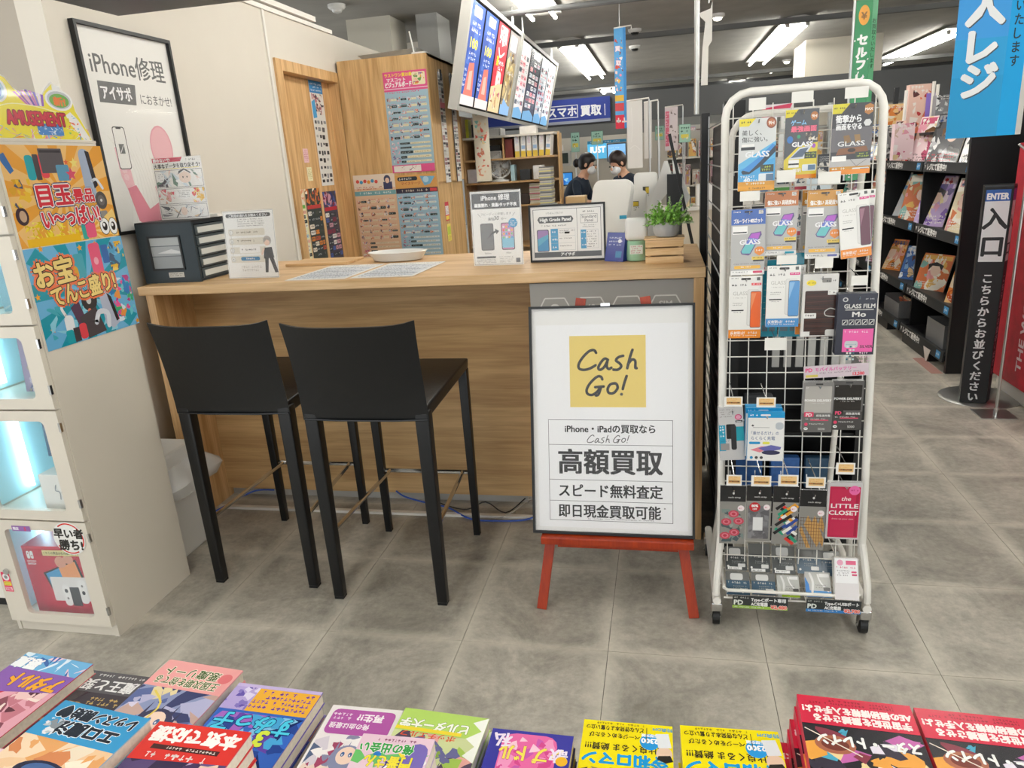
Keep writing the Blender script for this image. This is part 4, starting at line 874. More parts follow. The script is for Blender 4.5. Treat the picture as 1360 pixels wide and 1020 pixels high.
# blue desk calendar (folded card)
b = MB(); b.prism([(0, 0), (.06, 0), (.034, .112), (.029, .112)], .085, 0, -.0425)
o = b.build('folded_card', mat('card_blue', '22368f', .35)); o.location = (-.197, 2.94, TZ); o.rotation_euler.z = -.5; tag(o, 'dark blue folded card standing beside the framed sign', 'card')
p = Pr(.082, .108, 82, 108, '2a3f9c'); p.r(46, 70, 74, 96, '3a8ac0'); p.bars(10, 14, 70, 3, 14, 7, 'c9d2ee', 4); p.e(60, 30, 8, 8, 'e8ecf6'); q = p.build('print', o, P_GLOSS); q.location = (0, .0155, .056); q.rotation_euler.x = -.255; q.location.y = .0143
# white and green dispenser
o = empty('gel_dispenser', (-.105, 2.95, TZ), 0, 'white capped jar with green gel beside the wooden crate', 'dispenser')
MB().lathe([(.034, 0), (.04, .004), (.041, .03), (.038, .075), (.036, .08)], n=24).build('gel_jar', mat('green_gel', 'a4d8b4', .1, alpha=.7, coat=.6), o, smooth=True)
MB().box(-.044, -.036, .081, .044, .036, .168).build('cap', WPLAS, o, bevel=.02, seg=4, smooth=True)
p = Pr(.05, .036, 50, 36, 'e8efe6'); p.bars(4, 4, 46, 4, 8, 5, 'c0566a', 3); q = p.build('label_print', o, P_MATTE); q.location = (0, -.0416, .048)
# pine crate + potted plant
cr = empty('pine_crate', (0.003, 2.875, TZ), 0, 'small slatted pine crate on the right end of the counter', 'crate')
for k in range(3):
    z = k * .0315
    for y0 in (-.045, .041): MB().box(-.071, y0, z, .071, y0 + .006, z + .0265).build('slat', PINE, cr, bevel=.0008, seg=1)
    for x0 in (-.071, .065): MB().box(x0, -.0388, z, x0 + .006, .0408, z + .0265).build('slat', PINE, cr)
for x0 in (-.064, .052):
    for y0 in (-.0385, .029): MB().box(x0, y0, 0, x0 + .012, y0 + .0115, .09).build('corner_post', PINE, cr)
MB().box(-.075, -.05, .0905, .075, .05, .0965).build('lid_board', PINE, cr)
pp = empty('potted_plant', (.012, 2.875, TZ + .0968), 0, 'bushy green plant in a small grey pot on the pine crate', 'plant')
MB().lathe([(.030, 0), (.042, .004), (.051, .022), (.052, .042), (.049, .058), (.045, .058), (.046, .045), (.0, .042)][:7], n=28).build('pot', mat('pot_grey', 'b0afad', .6, noise=.05, nscale=60), pp, smooth=True)
MB().lathe([(.0465, .045), (.03, .05), (.001, .052)], n=20).build('soil', mat('soil', '3a2f24', .9), pp)
LEAF = mat('leaf_green', '82b84c', .45, noise=.35, nscale=40); LEAF2 = mat('leaf_pale', 'b4c8a0', .5, noise=.2, nscale=60); Rp = random.Random(21)
fol = MB(); st_ = MB(); cnt = 0
for i in range(80):
    a = Rp.uniform(0, 2 * PI); sp = Rp.uniform(.15, 1.4); L = Rp.uniform(.05, .085); d = Vector((math.cos(a) * math.sin(sp), math.sin(a) * math.sin(sp), math.cos(sp))); base = Vector((math.cos(a) * .02, math.sin(a) * .02, .05))
    tip = base + d * L + Vector((0, 0, -.012 * sp)); st_.tube([base, (base + tip) / 2 + Vector((0, 0, .004)), tip], .0007, 4, False)
    for k in range(16):
        t = Rp.uniform(.3, 1.05); c = base.lerp(tip, t); n_ = Vector((Rp.gauss(0, 1), Rp.gauss(0, 1), Rp.gauss(.3, 1))).normalized(); u = n_.orthogonal().normalized(); v = n_.cross(u); c = c + n_ * .005; q = Rp.uniform(.0034, .0062)
        fol.bm.faces.new([fol._v(c + u * math.cos(m) * q + v * math.sin(m) * q * .8 + n_ * (.0012 if m % 2 else 0)) for m in [j * PI / 3 for j in range(6)]])
st_.build('stems', LEAF, pp); fo = fol.build('foliage', LEAF, pp); fo['kind'] = 'stuff'
for k, (dx, dy, dz) in enumerate(((.075, .01, .085), (.04, .03, .12), (.078, -.01, .02), (.06, .0, .055), (-.01, .02, .115))):
    b = MB(); base = Vector((.02, 0, .05)); tip = base + Vector((dx, dy, dz - .02)); pts = [base.lerp(tip, t) for t in (0, .3, .6, .85, 1)]
    b.tube(pts, .0012, 5)
    for t in range(40):
        c = base.lerp(tip, .35 + .65 * t / 40); a = t * 2.4; d = (tip - base).normalized(); u = d.orthogonal().normalized(); v = d.cross(u); o_ = (u * math.cos(a) + v * math.sin(a)); w2 = .0055 * (1 - .5 * t / 40)
        b.bm.faces.new([b._v(c), b._v(c + o_ * w2 + d * .001 + o_.cross(d) * .002), b._v(c + o_ * w2 * 1.5 + d * .007), b._v(c + o_ * w2 - o_.cross(d) * .002 + d * .001)])
    sp_ = b.build('spike_stem', LEAF2, pp)

# ================================================================ easel and board
es = empty('sign_easel', (-.165, 2.18, 0), 0, 'red varnished wooden easel holding the Cash Go board', 'easel'); O = (-.165, 2.18, 0)
MB(O).bar((-.425, 2.172, .0), (-.270, 2.385, 1.062), .034, .022).build('leg', REDW, es, bevel=.002)
MB(O).bar((.097, 2.172, .0), (-.060, 2.385, 1.062), .034, .022).build('leg', REDW, es, bevel=.002)
MB(O).bar((-.16, 2.66, .0), (-.158, 2.40, .98), .03, .02).build('leg', REDW, es, bevel=.002)
MB(O).box(-.25, 2.375, .93, -.08, 2.393, .96).build('cross_bar', REDW, es)
MB(O).box(-.412, 2.155, .262, .094, 2.215, .288).build('ledge', REDW, es, bevel=.003)
MB(O).box(-.36, 2.19, .235, .045, 2.21, .2625).build('ledge_brace', REDW, es)
bd = empty('cash_go_board', (-.172, 2.192, .2885), 0, 'black framed white board reading Cash Go and 高額買取 on the red easel', 'sign')
W_, H_ = .540, .772; t = .008
fr_ = MB().box(-W_/2, -.012, 0, W_/2, .012, t).box(-W_/2, -.012, H_ - t, W_/2, .012, H_).box(-W_/2, -.012, t, -W_/2 + t, .012, H_ - t).box(W_/2 - t, -.012, t, W_/2, .012, H_ - t).build('frame', BLACK, bd)
bb = MB().box(-W_/2 + t, -.002, t, W_/2 - t, .006, H_ - t).build('board', mat('board_white', 'd8d6d4', .5), bd)
MB().box(-W_/2 + t, -.0065, t, W_/2 - t, -.005, H_ - t).build('acrylic_front', mat('board_front', 'ffffff', .03, alpha=.02, coat=.5), bd)
MB().box(-.03, -.014, H_ - .004, .0, .012, H_ + .006).build('clip', STEEL, bd)
p = Pr(.524, .756, 524, 756, 'ecebe9'); p.r(14, 55, 510, 742, 'f2f2f4')
p.r(126, 92, 376, 330, 'e9cf72')
K = '2c2c30'
def cashgo(p, X, Y, s, wd, c):
    S = lambda pts: p.st([(X + a * s, Y + b_ * s) for a, b_ in pts], wd, c)
    S([(58, 8), (52, 0), (38, 2), (20, 18), (6, 38), (4, 54), (18, 60), (38, 56), (56, 46)])            # C
    S([(94, 30), (84, 26), (72, 38), (64, 54), (70, 60), (82, 52), (92, 34)]); S([(92, 34), (90, 50), (96, 58), (104, 54)])   # a
    S([(140, 18), (126, 22), (118, 32), (128, 40), (134, 50), (124, 60), (110, 60)])                          # s
    S([(168, 0), (160, 24), (152, 56)]); S([(154, 44), (166, 30), (176, 34), (176, 54), (180, 56)])          # h
    return S
S = cashgo(p, 152, 140, 1.08, 9, K)
S2 = lambda pts: p.st([(180 + a * 1.08, 226 + b_ * 1.08) for a, b_ in pts], 9, K)
S2([(50, 10), (46, 2), (34, 2), (14, 20), (2, 40), (4, 54), (18, 58), (34, 48), (44, 34)]); S2([(28, 34), (54, 32)]); S2([(46, 34), (38, 56), (30, 60)]); S2([(88, 22), (74, 26), (66, 40), (70, 52), (84, 52), (96, 38), (94, 26), (88, 22)]); S2([(124, 0), (116, 24), (112, 40)]); p.e(180 + 108 * 1.08, 226 + 56 * 1.08, 5, 5, K)
p.fr(50, 372, 462, 718, 1.6, '5a5a5a')
for y in (457, 577, 650): p.ln(50, y, 462, y, 1.6, '5a5a5a')
p.t('iPhone・iPadの買取なら', 256, 414, 31, '1e1e20', .026, 'c', fit=298)
cashgo(p, 180, 424, .42, 2.6, '4a4a4c')
q_ = lambda pts: p.st([(268 + a * .42, 424 + b_ * .42) for a, b_ in pts], 2.6, '4a4a4c')
q_([(50, 10), (46, 2), (34, 2), (14, 20), (2, 40), (4, 54), (18, 58), (34, 48), (44, 34)]); q_([(28, 34), (54, 32)]); q_([(46, 34), (38, 56), (30, 60)]); q_([(88, 22), (74, 26), (66, 40), (70, 52), (84, 52), (96, 38), (94, 26), (88, 22)]); q_([(124, 0), (116, 24), (112, 40)]); p.e(268 + 108 * .42, 424 + 56 * .42, 1.6, 1.6, '4a4a4c')
p.t('高額買取', 256, 548, 90, '262628', .030, 'c', fit=342); p.t('スピード無料査定', 256, 632, 48, '1e1e20', .024, 'c', fit=344); p.t('即日現金買取可能', 252, 702, 48, '1e1e20', .024, 'c', fit=340); p.t('※', 432, 672, 12, '5a5a5a', 0); p.bars(180, 708, 440, 1, 3, 4.5, '9a9a9a', 5)
p.build('print', bb, P_MATTE, (0, -.0021, H_ / 2))
bd.rotation_euler = (-.205, 0, 0)

# ================================================================ white wire rack
def ry_(z): return 2.165 + (z - .12) * .165 / 1.53     # the front grid leans back
RX0, RX1 = .178, .606
rk = empty('wire_rack', (.39, 2.35, 0), 0, 'white wire rack on casters hung with phone accessories', 'rack'); O = (.39, 2.35, 0)
RW = mat('rack_white', 'dedbd4', .35)
def utube(y_of, nm, x0, x1, zt=1.66, r=.0115):
    q = .07; pts = [(x0, y_of(.26), .26)] + [(x0, y_of(z), z) for z in (.5, 1.0, 1.4, zt - q)]
    pts += [(x0 + q * (1 - math.cos(a)), y_of(zt), zt - q + q * math.sin(a)) for a in (PI / 8, PI / 4, 3 * PI / 8, PI / 2)]
    pts += [(x1 - q * (1 - math.cos(a)), y_of(zt), zt - q + q * math.sin(a)) for a in (PI / 2, 3 * PI / 8, PI / 4, PI / 8)]
    pts += [(x1, y_of(z), z) for z in (zt - q, 1.4, 1.0, .5, .26)]
    MB(O).tube(pts, r, 10).build(nm, RW, rk, smooth=True)
utube(ry_, 'front_frame', RX0, RX1)
utube(lambda z: 2.57 - (z - .12) * .19 / 1.53, 'rear_frame', RX0 + .025, RX1 - .025, 1.60, .010)
for x, sx in ((RX0, -1), (RX1, 1)):
    MB(O).tube([(x, 2.185, .30), (x + sx * .004, 2.165, .26), (x + sx * .012, 2.135, .18), (x + sx * .014, 2.13, .12)], .0115, 8).build('foot_tube', RW, rk, smooth=True)
    MB(O).tube([(x + sx * .012, 2.115, .105), (x + sx * .012, 2.60, .105)], .0135, 10).build('base_tube', RW, rk, smooth=True)
    MB(O).tube([(x + sx * .012, 2.35, .105), (x + sx * .005, 2.345, .22), (x, 2.25, .36), (x, ry_(.5), .5)], .010, 8).build('side_brace', RW, rk, smooth=True)
    for y in (2.14, 2.575):
        cx_ = x + sx * .012
        c = MB(O).box(cx_ - .017, y - .02, .062, cx_ + .017, y + .022, .092).build('caster', STEEL, rk, bevel=.003)
        MB(O).tube([(cx_ - .011, y + .012, .029), (cx_ + .011, y + .012, .029)], .029, 20).build('wheel', BLACK, c)
        for k in (-.016, .013): MB(O).hexa([(cx_ + k, y - .012, .062), (cx_ + k + .003, y - .012, .062), (cx_ + k + .003, y + .02, .062), (cx_ + k, y + .02, .062), (cx_ + k, y - .012 + .014, .022), (cx_ + k + .003, y + .002, .022), (cx_ + k + .003, y + .022, .022), (cx_ + k, y + .022, .022)][4:] + [(cx_ + k, y - .012, .062), (cx_ + k + .003, y - .012, .062), (cx_ + k + .003, y + .02, .062), (cx_ + k, y + .02, .062)]).build('fork', STEEL, c)
        MB(O).tube([(cx_ - .019, y + .012, .026), (cx_ + .019, y + .012, .026)], .004, 8).build('axle', STEEL, c)
n_ = 8
for i in range(n_):
    x = RX0 + .022 + i * (RX1 - RX0 - .044) / (n_ - 1); zt = 1.625
    MB(O).tube([(x, ry_(.22) - .001, .22), (x, ry_(zt) - .001, zt)], .0017, 5).build('wire', RW, rk)
z = .24
while z < 1.63:
    MB(O).tube([(RX0, ry_(z) + .002, z), (RX1, ry_(z) + .002, z)], .0019, 5).build('wire', RW, rk)
    z += .05
# tray at the foot: bent rim and wires
tr = MB(O).tube([(RX0 + .01, 2.30, .165), (RX0 + .01, 2.125, .150), (RX0 + .022, 2.113, .150), (RX1 - .022, 2.113, .150), (RX1 - .01, 2.125, .150), (RX1 - .01, 2.30, .165)], .0055, 8).build('tray_rim', RW, rk, smooth=True)
MB(O).tube([(RX0 + .01, 2.125, .115), (RX1 - .01, 2.125, .115)], .003, 6).build('tray_wire', RW, rk)
for i in range(9):
    x = RX0 + .02 + i * (RX1 - RX0 - .04) / 8; MB(O).tube([(x, 2.118, .15), (x, 2.124, .115), (x, 2.52, .125)], .0022, 5).build('tray_wire', RW, rk)
for y in (2.2, 2.3, 2.4, 2.5): MB(O).tube([(RX0, y, .119), (RX1, y, .119)], .002, 5).build('tray_wire', RW, rk)

def hang(px0, py0, px1, py1, off, name, cat, label, paint, d=.008, m=None, tilt=0., group=None, W=100, hook=True, gl=P_GLOSS, bev=.001, yaw=0.):
    """a package hanging from a hook of the rack, off metres before the grid"""
    zc = at((px0 + px1) / 2, (py0 + py1) / 2, Y=2.2).z; Y = ry_(zc) - off
    x, z, w_, h_ = qy(Y, (px0, py0), (px1, py1)); a_, b_ = at(px0, (py0 + py1) / 2, Y=Y), at(px1, (py0 + py1) / 2, Y=Y); x = (a_.x + b_.x) / 2; w_ = b_.x - a_.x
    c1, c2 = at((px0 + px1) / 2, py0, Y=Y), at((px0 + px1) / 2, py1, Y=Y); h_ = c1.z - c2.z; z = (c1.z + c2.z) / 2
    p = Pr(w_, h_, W, W * h_ / w_); paint(p, p.H)
    o = MB().box(-w_/2, 0, -h_/2, w_/2, d, h_/2).build(name, m or PAPER, None, bevel=bev, seg=1); o.location = (x, Y, z); o.rotation_euler = (0, tilt, yaw); tag(o, label, cat, group)
    p.build('print', o, gl)
    if hook:
        zt = z + h_/2 - .012; yg = ry_(zt)
        MB(O).tube([(x, yg, zt + .012), (x, yg - .004, zt), (x, Y - .02, zt), (x, Y - .026, zt + .008)], .0016, 5).build('hook', STEEL, rk)
    return o
def glass_pkg(top, sub, ph, foot, tcol, line1, num=''):
    def f(p, H):
        p.r(0, 0, 100, H, 'b9b7b4'); p.r(0, 0, 100, H * .23, top); p.rr(38, 5, 62, 10, 2, '2c2c2e'); p.r(80, 4, 93, 15, 'd8d4cc'); p.bars(82, 5, 92, 3, 3.2, 2.5, '3a3a3a', 4); p.t('ELECOM' if 0 else '', 0, 0, 1, '000000') if 0 else None
        p.bars(6, 5, 30, 1, 3, 4, 'f4f0e8', 6); p.t(line1, 50, H * .20, 15, 'fbf8f2', .03, 'c', fit=84); p.r(4, H * .25, 48, H * .37, 'f4f2ee'); p.r(6, H * .335, 46, H * .355, '2c2c2c')
        cy = H * .52; p.p([(28, cy + 24), (58, cy - 32), (88, cy - 36), (90, cy - 26), (58, cy + 32), (52, cy + 36), (32, cy + 32)], '6a5a8a'); p.p([(31, cy + 23), (44, cy), (70, cy + 3), (56, cy + 30), (34, cy + 29)], '6ac0c4'); p.p([(44, cy), (53, cy - 18), (80, cy - 14), (70, cy + 3)], '6f7fd0'); p.p([(53, cy - 18), (60, cy - 30), (86, cy - 33), (80, cy - 14)], 'b45ac8')
        p.t('GLASS', 56, cy + 2, 20, 'f4f2f4', .03, 'c', fit=60); p.bars(40, cy - 15, 74, 1, 3, 5, 'f4f2f4', 2)
        p.p([(70, H * .6), (78, H * .57), (90, H * .57), (98, H * .6), (98, H * .66), (84, H * .71), (70, H * .66)], 'e88a2a'); p.bars(73, H * .61, 95, 1, 3, 6, 'fbf4e8', 2); p.r(62, H * .72, 98, H * .77, 'e8c850'); p.bars(66, H * .73, 95, 1, 3, 4, '5a4a20', 3); p.r(66, H * .77, 98, H * .795, '2c2c2c')
        p.rr(10, H * .855, 88, H * .905, 3, 'f0b840'); p.bars(30, H * .865, 66, 1, 3, 4, 'fbf4e8', 5); p.bars(8, H * .82, 90, 1, 3, 3, '6a6866', 7); p.r(0, H * .93, 100, H, 'f2f0ec'); p.bars(6, H * .945, 60, 1, 3, 4, '5a5a5a', 9); p.rr(66, H * .94, 94, H * .975, 2, tcol)
    return f
def slim_pkg(ph, foot, tg, fc):
    def f(p, H):
        p.r(0, 0, 100, H, 'efede8'); p.rr(36, 5, 66, 12, 3, '3a3632'); p.bars(6, 4, 28, 1, 3, 4, '6a6a6a', 3); p.r(84, 4, 94, 14, '5a5a58'); p.bars(8, 24, 62, 1, 3, 7, '4a4a4a', 5); p.rr(68, 22, 98, 30, 1, tg); p.bars(72, 23.5, 94, 1, 3, 4, 'fbf4f4', 3)
        p.t('GLASS', 34, H * .30, 17, 'b9b6b0', 0, 'c', fit=44); p.bars(14, H * .335, 52, 1, 3, 3, 'a09c96', 4); p.bars(12, H * .42, 46, 2, 6, 3.5, '8a8884', 6); p.r(8, H * .535, 46, H * .555, '2c2c2c'); p.bars(14, H * .57, 40, 1, 3, 3, '6a6a6a', 7)
        p.rr(56, H * .21, 92, H * .80, 6, 'd2d0cc'); p.rr(58, H * .215, 92, H * .79, 6, 'e4e2de'); p.rr(66, H * .24, 99, H * .83, 5, '5a5458'); p.rr(67.5, H * .25, 98, H * .82, 4, ph); p.p([(67.5, H * .27), (84, H * .27), (68, H * .55)], fc)
        p.r(0, H * .86, 100, H, foot); p.t('反射防止', 28, H * .935, 11, 'fbf6ee', .02, 'c'); p.bars(48, H * .895, 92, 1, 3, 7, 'fbf6ee', 4); p.bars(8, H * .95, 92, 1, 3, 3.5, 'fbf0e0', 8)
    return f
def f_white(p, H):
    p.r(0, 0, 100, H, 'd6d8d6'); p.p([(0, H * .62), (100, H * .32), (100, H), (0, H)], '62b8e6'); p.p([(0, H * .70), (100, H * .55), (100, H), (0, H)], '4aa8e0'); p.p([(0, 0), (44, 0), (26, 20), (0, 20)], 'e9d71f'); p.bars(5, 6, 34, 1, 3, 6, '3a3a20', 3); p.e(86, 14, 13, 15, '8a4a30'); p.e(86, 14, 10, 11, 'b8683a'); p.t('9H', 86, 19, 13, 'f4e8d8', .03, 'c')
    p.t('美しく、', 8, 44, 16, '4a4a4a', .01); p.t('傷に強い。', 8, 62, 16, '4a4a4a', .01); p.r(6, 76, 44, 84, '2c2c2c'); p.r(8, 62 + 6, 42, 75, 'f2f0ec')
    p.p([(8, 142), (56, 108), (94, 72), (100, 76), (100, 92), (64, 128), (30, 150), (12, 150)], '2c3a48'); p.p([(10, 138), (54, 106), (92, 70), (98, 76), (60, 116), (30, 144)], '3f8fd8'); p.t('GLASS', 50, 104, 22, 'eef0f2', .03, 'c', fit=64, sh=.1)
    p.r(60, 126, 96, 146, '3a4438'); p.bars(64, 129, 93, 2, 8, 6, 'c9d84a', 2); p.t('40', 24, 172, 17, 'f4f8fb', .04, 'c'); p.bars(6, 154, 50, 1, 3, 6, 'e4f2fa', 6); p.bars(34, 165, 52, 1, 3, 6, 'e4f2fa', 6); p.rr(56, 150, 96, 172, 3, 'dfe6ea'); p.r(76, 152, 96, 170, '5a7a98')
    p.r(0, H * .87, 100, H, 'eba41e'); p.r(0, H * .87, 100, H * .93, 'd9981a'); p.bars(22, H * .885, 80, 1, 3, 6, 'fbf4e4', 8); p.bars(30, H * .955, 84, 1, 3, 5, '6a4a10', 9)
def f_yell(p, H):
    p.r(0, 0, 100, H, '55575a'); p.p([(0, H * .72), (44, H * .52), (100, H * .48), (100, H), (0, H)], 'e4cf3a'); p.p([(0, 0), (38, 0), (20, 22), (0, 24)], 'e9d71f'); p.bars(3, 7, 28, 1, 3, 5, '3a3a20', 3); p.e(86, 22, 11, 13, 'b8743a'); p.t('9H', 86, 27, 13, 'f4e8d8', .03, 'c'); p.t('ゲーム', 40, 46, 17, '8fc4ea', .04, 'c', fit=46, out=('1a2a4a', .08)); p.t('最強画面', 56, 66, 19, 'f0708a', .04, 'c', fit=76, out=('5a1020', .07))
    p.e(16, 90, 9, 11, '3f7fc8'); p.e(88, 112, 6, 7, 'a85ac0'); p.e(42, 82, 5, 6, '3aa070'); p.t('GLASS', 54, 112, 19, 'f4f4f0', .04, 'c', fit=62, out=('3a3a8a', .08)); p.p([(14, 150), (46, 116), (82, 112), (60, 150)], 'd9dde2'); p.p([(20, 146), (48, 120), (74, 116), (56, 144)], '5a6a80'); p.art(62, 68, 98, 96, ['c9b89a', '8a8074', 'e9e2d4', '4a4644'], 14, 3, .5, .2)
    p.r(62, 130, 98, 150, '3a4438'); p.bars(66, 133, 95, 2, 8, 5, 'c9d84a', 4); p.r(14, 152, 46, 176, 'f2f0ec'); p.r(14, 163, 46, 168, '2c2c2c'); p.rr(56, 168, 98, 188, 3, 'dfe6ea'); p.r(74, 170, 96, 186, '5a7a98'); p.t('透明', 40, 190, 13, 'fbf6e4', .03, 'c'); p.r(0, H * .94, 100, H, 'ee8f1a')
def f_blk(p, H):
    p.r(0, 0, 100, H, '3c3a3c'); p.r(0, 60, 100, 120, '6a6668'); p.p([(0, 0), (42, 0), (22, 24), (0, 24)], 'd8cc20'); p.bars(3, 8, 30, 1, 3, 5, '2a2a18', 3); p.p([(78, 8), (90, 3), (99, 8), (98, 24), (88, 31), (78, 25)], 'b87a3a'); p.t('MAX', 88, 20, 9, 'f4e8d8', .03, 'c'); p.t('衝撃から', 40, 46, 21, 'f2f2f2', .03, 'c', fit=62); p.t('画面を守る', 42, 64, 17, 'f2f2f2', .03, 'c', fit=62); p.p([(82, 42), (92, 42), (97, 50), (92, 58), (82, 58), (77, 50)], 'd8d8d6')
    p.p([(30, 80), (44, 78), (50, 96), (34, 100)], '8a6a40'); p.p([(56, 78), (70, 78), (74, 98), (60, 98)], '9a7848'); p.t('GLASS', 50, 106, 17, 'e4e2e0', .02, 'c', fit=66); p.p([(20, 112), (88, 108), (94, 124), (14, 128)], '8a5a38'); p.e(52, 117, 10, 5, '3a2a20'); p.r(62, 122, 96, 138, '3a4438'); p.bars(66, 125, 93, 2, 6, 4, 'c9d84a', 2); p.r(4, 130, 40, 144, 'f2f0ec'); p.r(2, 142, 40, 150, '1c1c1c')
    p.r(0, 140, 100, 160, 'b9b6b4'); p.r(4, 132, 40, 144, 'f2f0ec'); p.ln(50, 140, 66, 158, 1, '5a5a5a'); p.ln(66, 158, 90, 142, 1, '5a5a5a'); p.r(0, 158, 100, H, 'c98f2c'); p.t('透明', 38, 178, 15, 'fbf6e4', .03, 'c'); p.bars(6, 160, 44, 1, 3, 6, 'fbf6e4', 5); p.rr(56, 162, 98, 178, 3, 'dfe6ea'); p.r(76, 164, 97, 176, '5a7a98'); p.r(0, H * .93, 100, H, 'ee8f1a')
G1 = 'screen protector packs on the wire rack'
hang(981, 157, 1030, 253, .10, 'screen_protector_pack', 'package', 'white and sky blue protector pack reading 美しく、傷に強い。 at the rack top left', f_white, group=G1)
hang(1042, 145, 1086, 237, .07, 'screen_protector_pack', 'package', 'grey and yellow gaming protector pack at the rack top middle', f_yell, group=G1, d=.012)
hang(1104, 137, 1158, 231, .10, 'screen_protector_pack', 'package', 'black and orange protector pack reading 衝撃から画面を守る at the rack top right', f_blk, group=G1, d=.012)
hang(976, 278, 1021, 360, .06, 'screen_protector_pack', 'package', 'blue topped protector pack just behind the one in front at the rack left', glass_pkg('3a5aa8', '', '', '', 'd84a70', 'ブルーライト40%カット'), group=G1, tilt=.02)
hang(971, 278, 1016, 365, .09, 'screen_protector_pack', 'package', 'blue topped protector pack reading 40%カット, frontmost at the rack left', glass_pkg('3f66b4', '', '', '', 'e0486a', 'ブルーライト40%カット'), group=G1, tilt=-.01)
hang(1015, 254, 1059, 339, .08, 'screen_protector_pack', 'package', 'brown topped protector pack reading 高硬度9H in the second row', glass_pkg('bf743a', '', '', '', '38a8c0', '傷に強い 高硬度9H'), group=G1)
hang(1064, 252, 1104, 338, .05, 'screen_protector_pack', 'package', 'ochre topped protector pack mostly hidden behind its twin', glass_pkg('c98a30', '', '', '', '6a70b0', '傷に強い 高硬度9H'), group=G1)
hang(1071, 253, 1117, 343, .09, 'screen_protector_pack', 'package', 'ochre topped protector pack reading 高硬度9H, frontmost in the second row', glass_pkg('d0953a', '', '', '', '6a70b0', '傷に強い 高硬度9H'), group=G1)
hang(1122, 252, 1160, 338, .06, 'screen_protector_pack', 'package', 'white protector pack behind the dark red one at the rack right', slim_pkg('7a4a5a', 'e88a30', 'e0408a', '9a6a7a'), group=G1)
hang(1115, 254, 1156, 342, .10, 'screen_protector_pack', 'package', 'tilted white protector pack with a dark red phone and orange foot', slim_pkg('6a3a4a', 'ee8f2a', 'e0408a', '9a6a7a'), group=G1, tilt=-.11)
hang(968, 367, 1011, 449, .08, 'screen_protector_pack', 'package', 'white protector pack with an orange phone and orange foot', slim_pkg('f0692a', 'ee8f2a', 'e84a50', 'f4905a'), group=G1)
hang(1018, 353, 1062, 434, .10, 'screen_protector_pack', 'package', 'white protector pack with a light blue phone and blue foot', slim_pkg('5a9ad4', '4f94d0', 'e0408a', '8cbce6'), group=G1)
hang(1058, 352, 1068, 444, .05, 'screen_protector_pack', 'package', 'edge of a white protector pack with an orange foot beside the brown case', lambda p, H: (p.r(0, 0, 100, H, 'eceae6'), p.r(0, H * .84, 100, H, 'ee8f2a')), group=G1)
def f_teal(p, H): p.r(0, 0, 100, H, '1f8fa8'); p.r(6, H * .85, 40, H * .93, '56707a'); p.r(50, H * .85, 84, H * .93, '56707a'); p.bars(10, H * .3, 90, 6, H * .08, 6, '8fd0da', 4)
hang(1012, 345, 1034, 447, .035, 'teal_pack', 'package', 'tall teal pack at the back between the orange and the blue phone packs', f_teal, hook=False)
hang(1036, 336, 1066, 447, .04, 'teal_pack', 'package', 'tall teal pack at the back behind the light blue phone pack', f_teal, hook=False)
def f_case(p, H):
    p.r(0, 0, 100, H, 'dcd9d4'); p.e(24, 26, 14, 9, 'f0d82a'); p.bars(14, 24, 34, 1, 3, 4, '4a4210', 3); p.rr(54, 12, 80, 26, 3, '8a8680'); p.bars(66, 18, 94, 1, 3, 5, '3a3a3a', 5); p.rr(8, 50, 96, H - 4, 4, '3b1f17')
    for k in range(16): p.ln(12, 58 + k * 9, 92, 54 + k * 9 + (k % 3) * 3, 1.6, '552d22' if k % 2 else '2a1510')
    p.r(72, 50, 96, 63, 'f0eee8'); p.bars(75, 53, 93, 1, 3, 6, '4a4a4a', 4); p.st([(96, 108), (80, 104), (66, 114), (70, 126), (96, 130)], 3, 'c9c5be'); p.rr(6, 118, 42, 134, 2, 'eceae6'); p.bars(10, 122, 38, 1, 3, 6, '5a5a5a', 6); p.r(0, H - 16, 26, H - 2, 'e8e6e2'); p.rr(70, H - 22, 98, H - 2, 5, 'e0ded8')
hang(1065, 364, 1112, 447, .10, 'phone_case_pack', 'package', 'brown leather phone case in a clear pack on the rack', f_case, d=.016, m=BAGM)
def f_mo(p, H):
    p.r(0, 0, 100, H, '2e3140'); p.rr(12, 10, 26, 22, 6, 'c9c9c9'); p.e(19, 16, 4, 4, '2e3140'); p.bars(70, 13, 94, 1, 3, 4, 'c9c9c9', 3); p.t('GLASS FILM', 56, 40, 16, 'd4d2ce', .03, 'c', fit=78); p.r(20, 43, 92, 46, 'b9b7b2'); p.t('Mo', 56, 64, 20, 'e4e2de', .03, 'c', fit=34)
    for k in range(5): p.fr(14 + k * 17, 72, 28 + k * 17, 87, 1.4, 'd8d6d2'); p.ln(17 + k * 17, 84, 25 + k * 17, 75, 2, 'e4e2de')
    p.r(18, 98, 96, H - 8, 'f065ac'); p.bars(22, 103, 90, 1, 3, 6, 'f9d8ea', 4); p.t('SILVER', 80, 152, 11, '3a3a3a', .02, 'c', fit=32); p.rr(24, 132, 58, H - 20, 6, 'c9ccd0'); p.rr(28, 142, 54, H - 30, 2, '5fa0ac')
    for a in range(5):
        for c in range(3): p.r(30 + c * 8, 146 + a * 9, 35 + c * 8, 151 + a * 9, ['cfe6e8', '3a6a78', 'e9e2d4'][(a + c) % 3])
    p.bars(64, 164, 92, 5, 11, 6, 'f9d8ea', 7)
o = hang(1111, 390, 1163, 471, .12, 'film_box', 'package', 'dark navy box of glass film with a pink phone panel on the rack right', f_mo, d=.03, m=mat('box_navy', '2a2d3a', .4), yaw=.0)
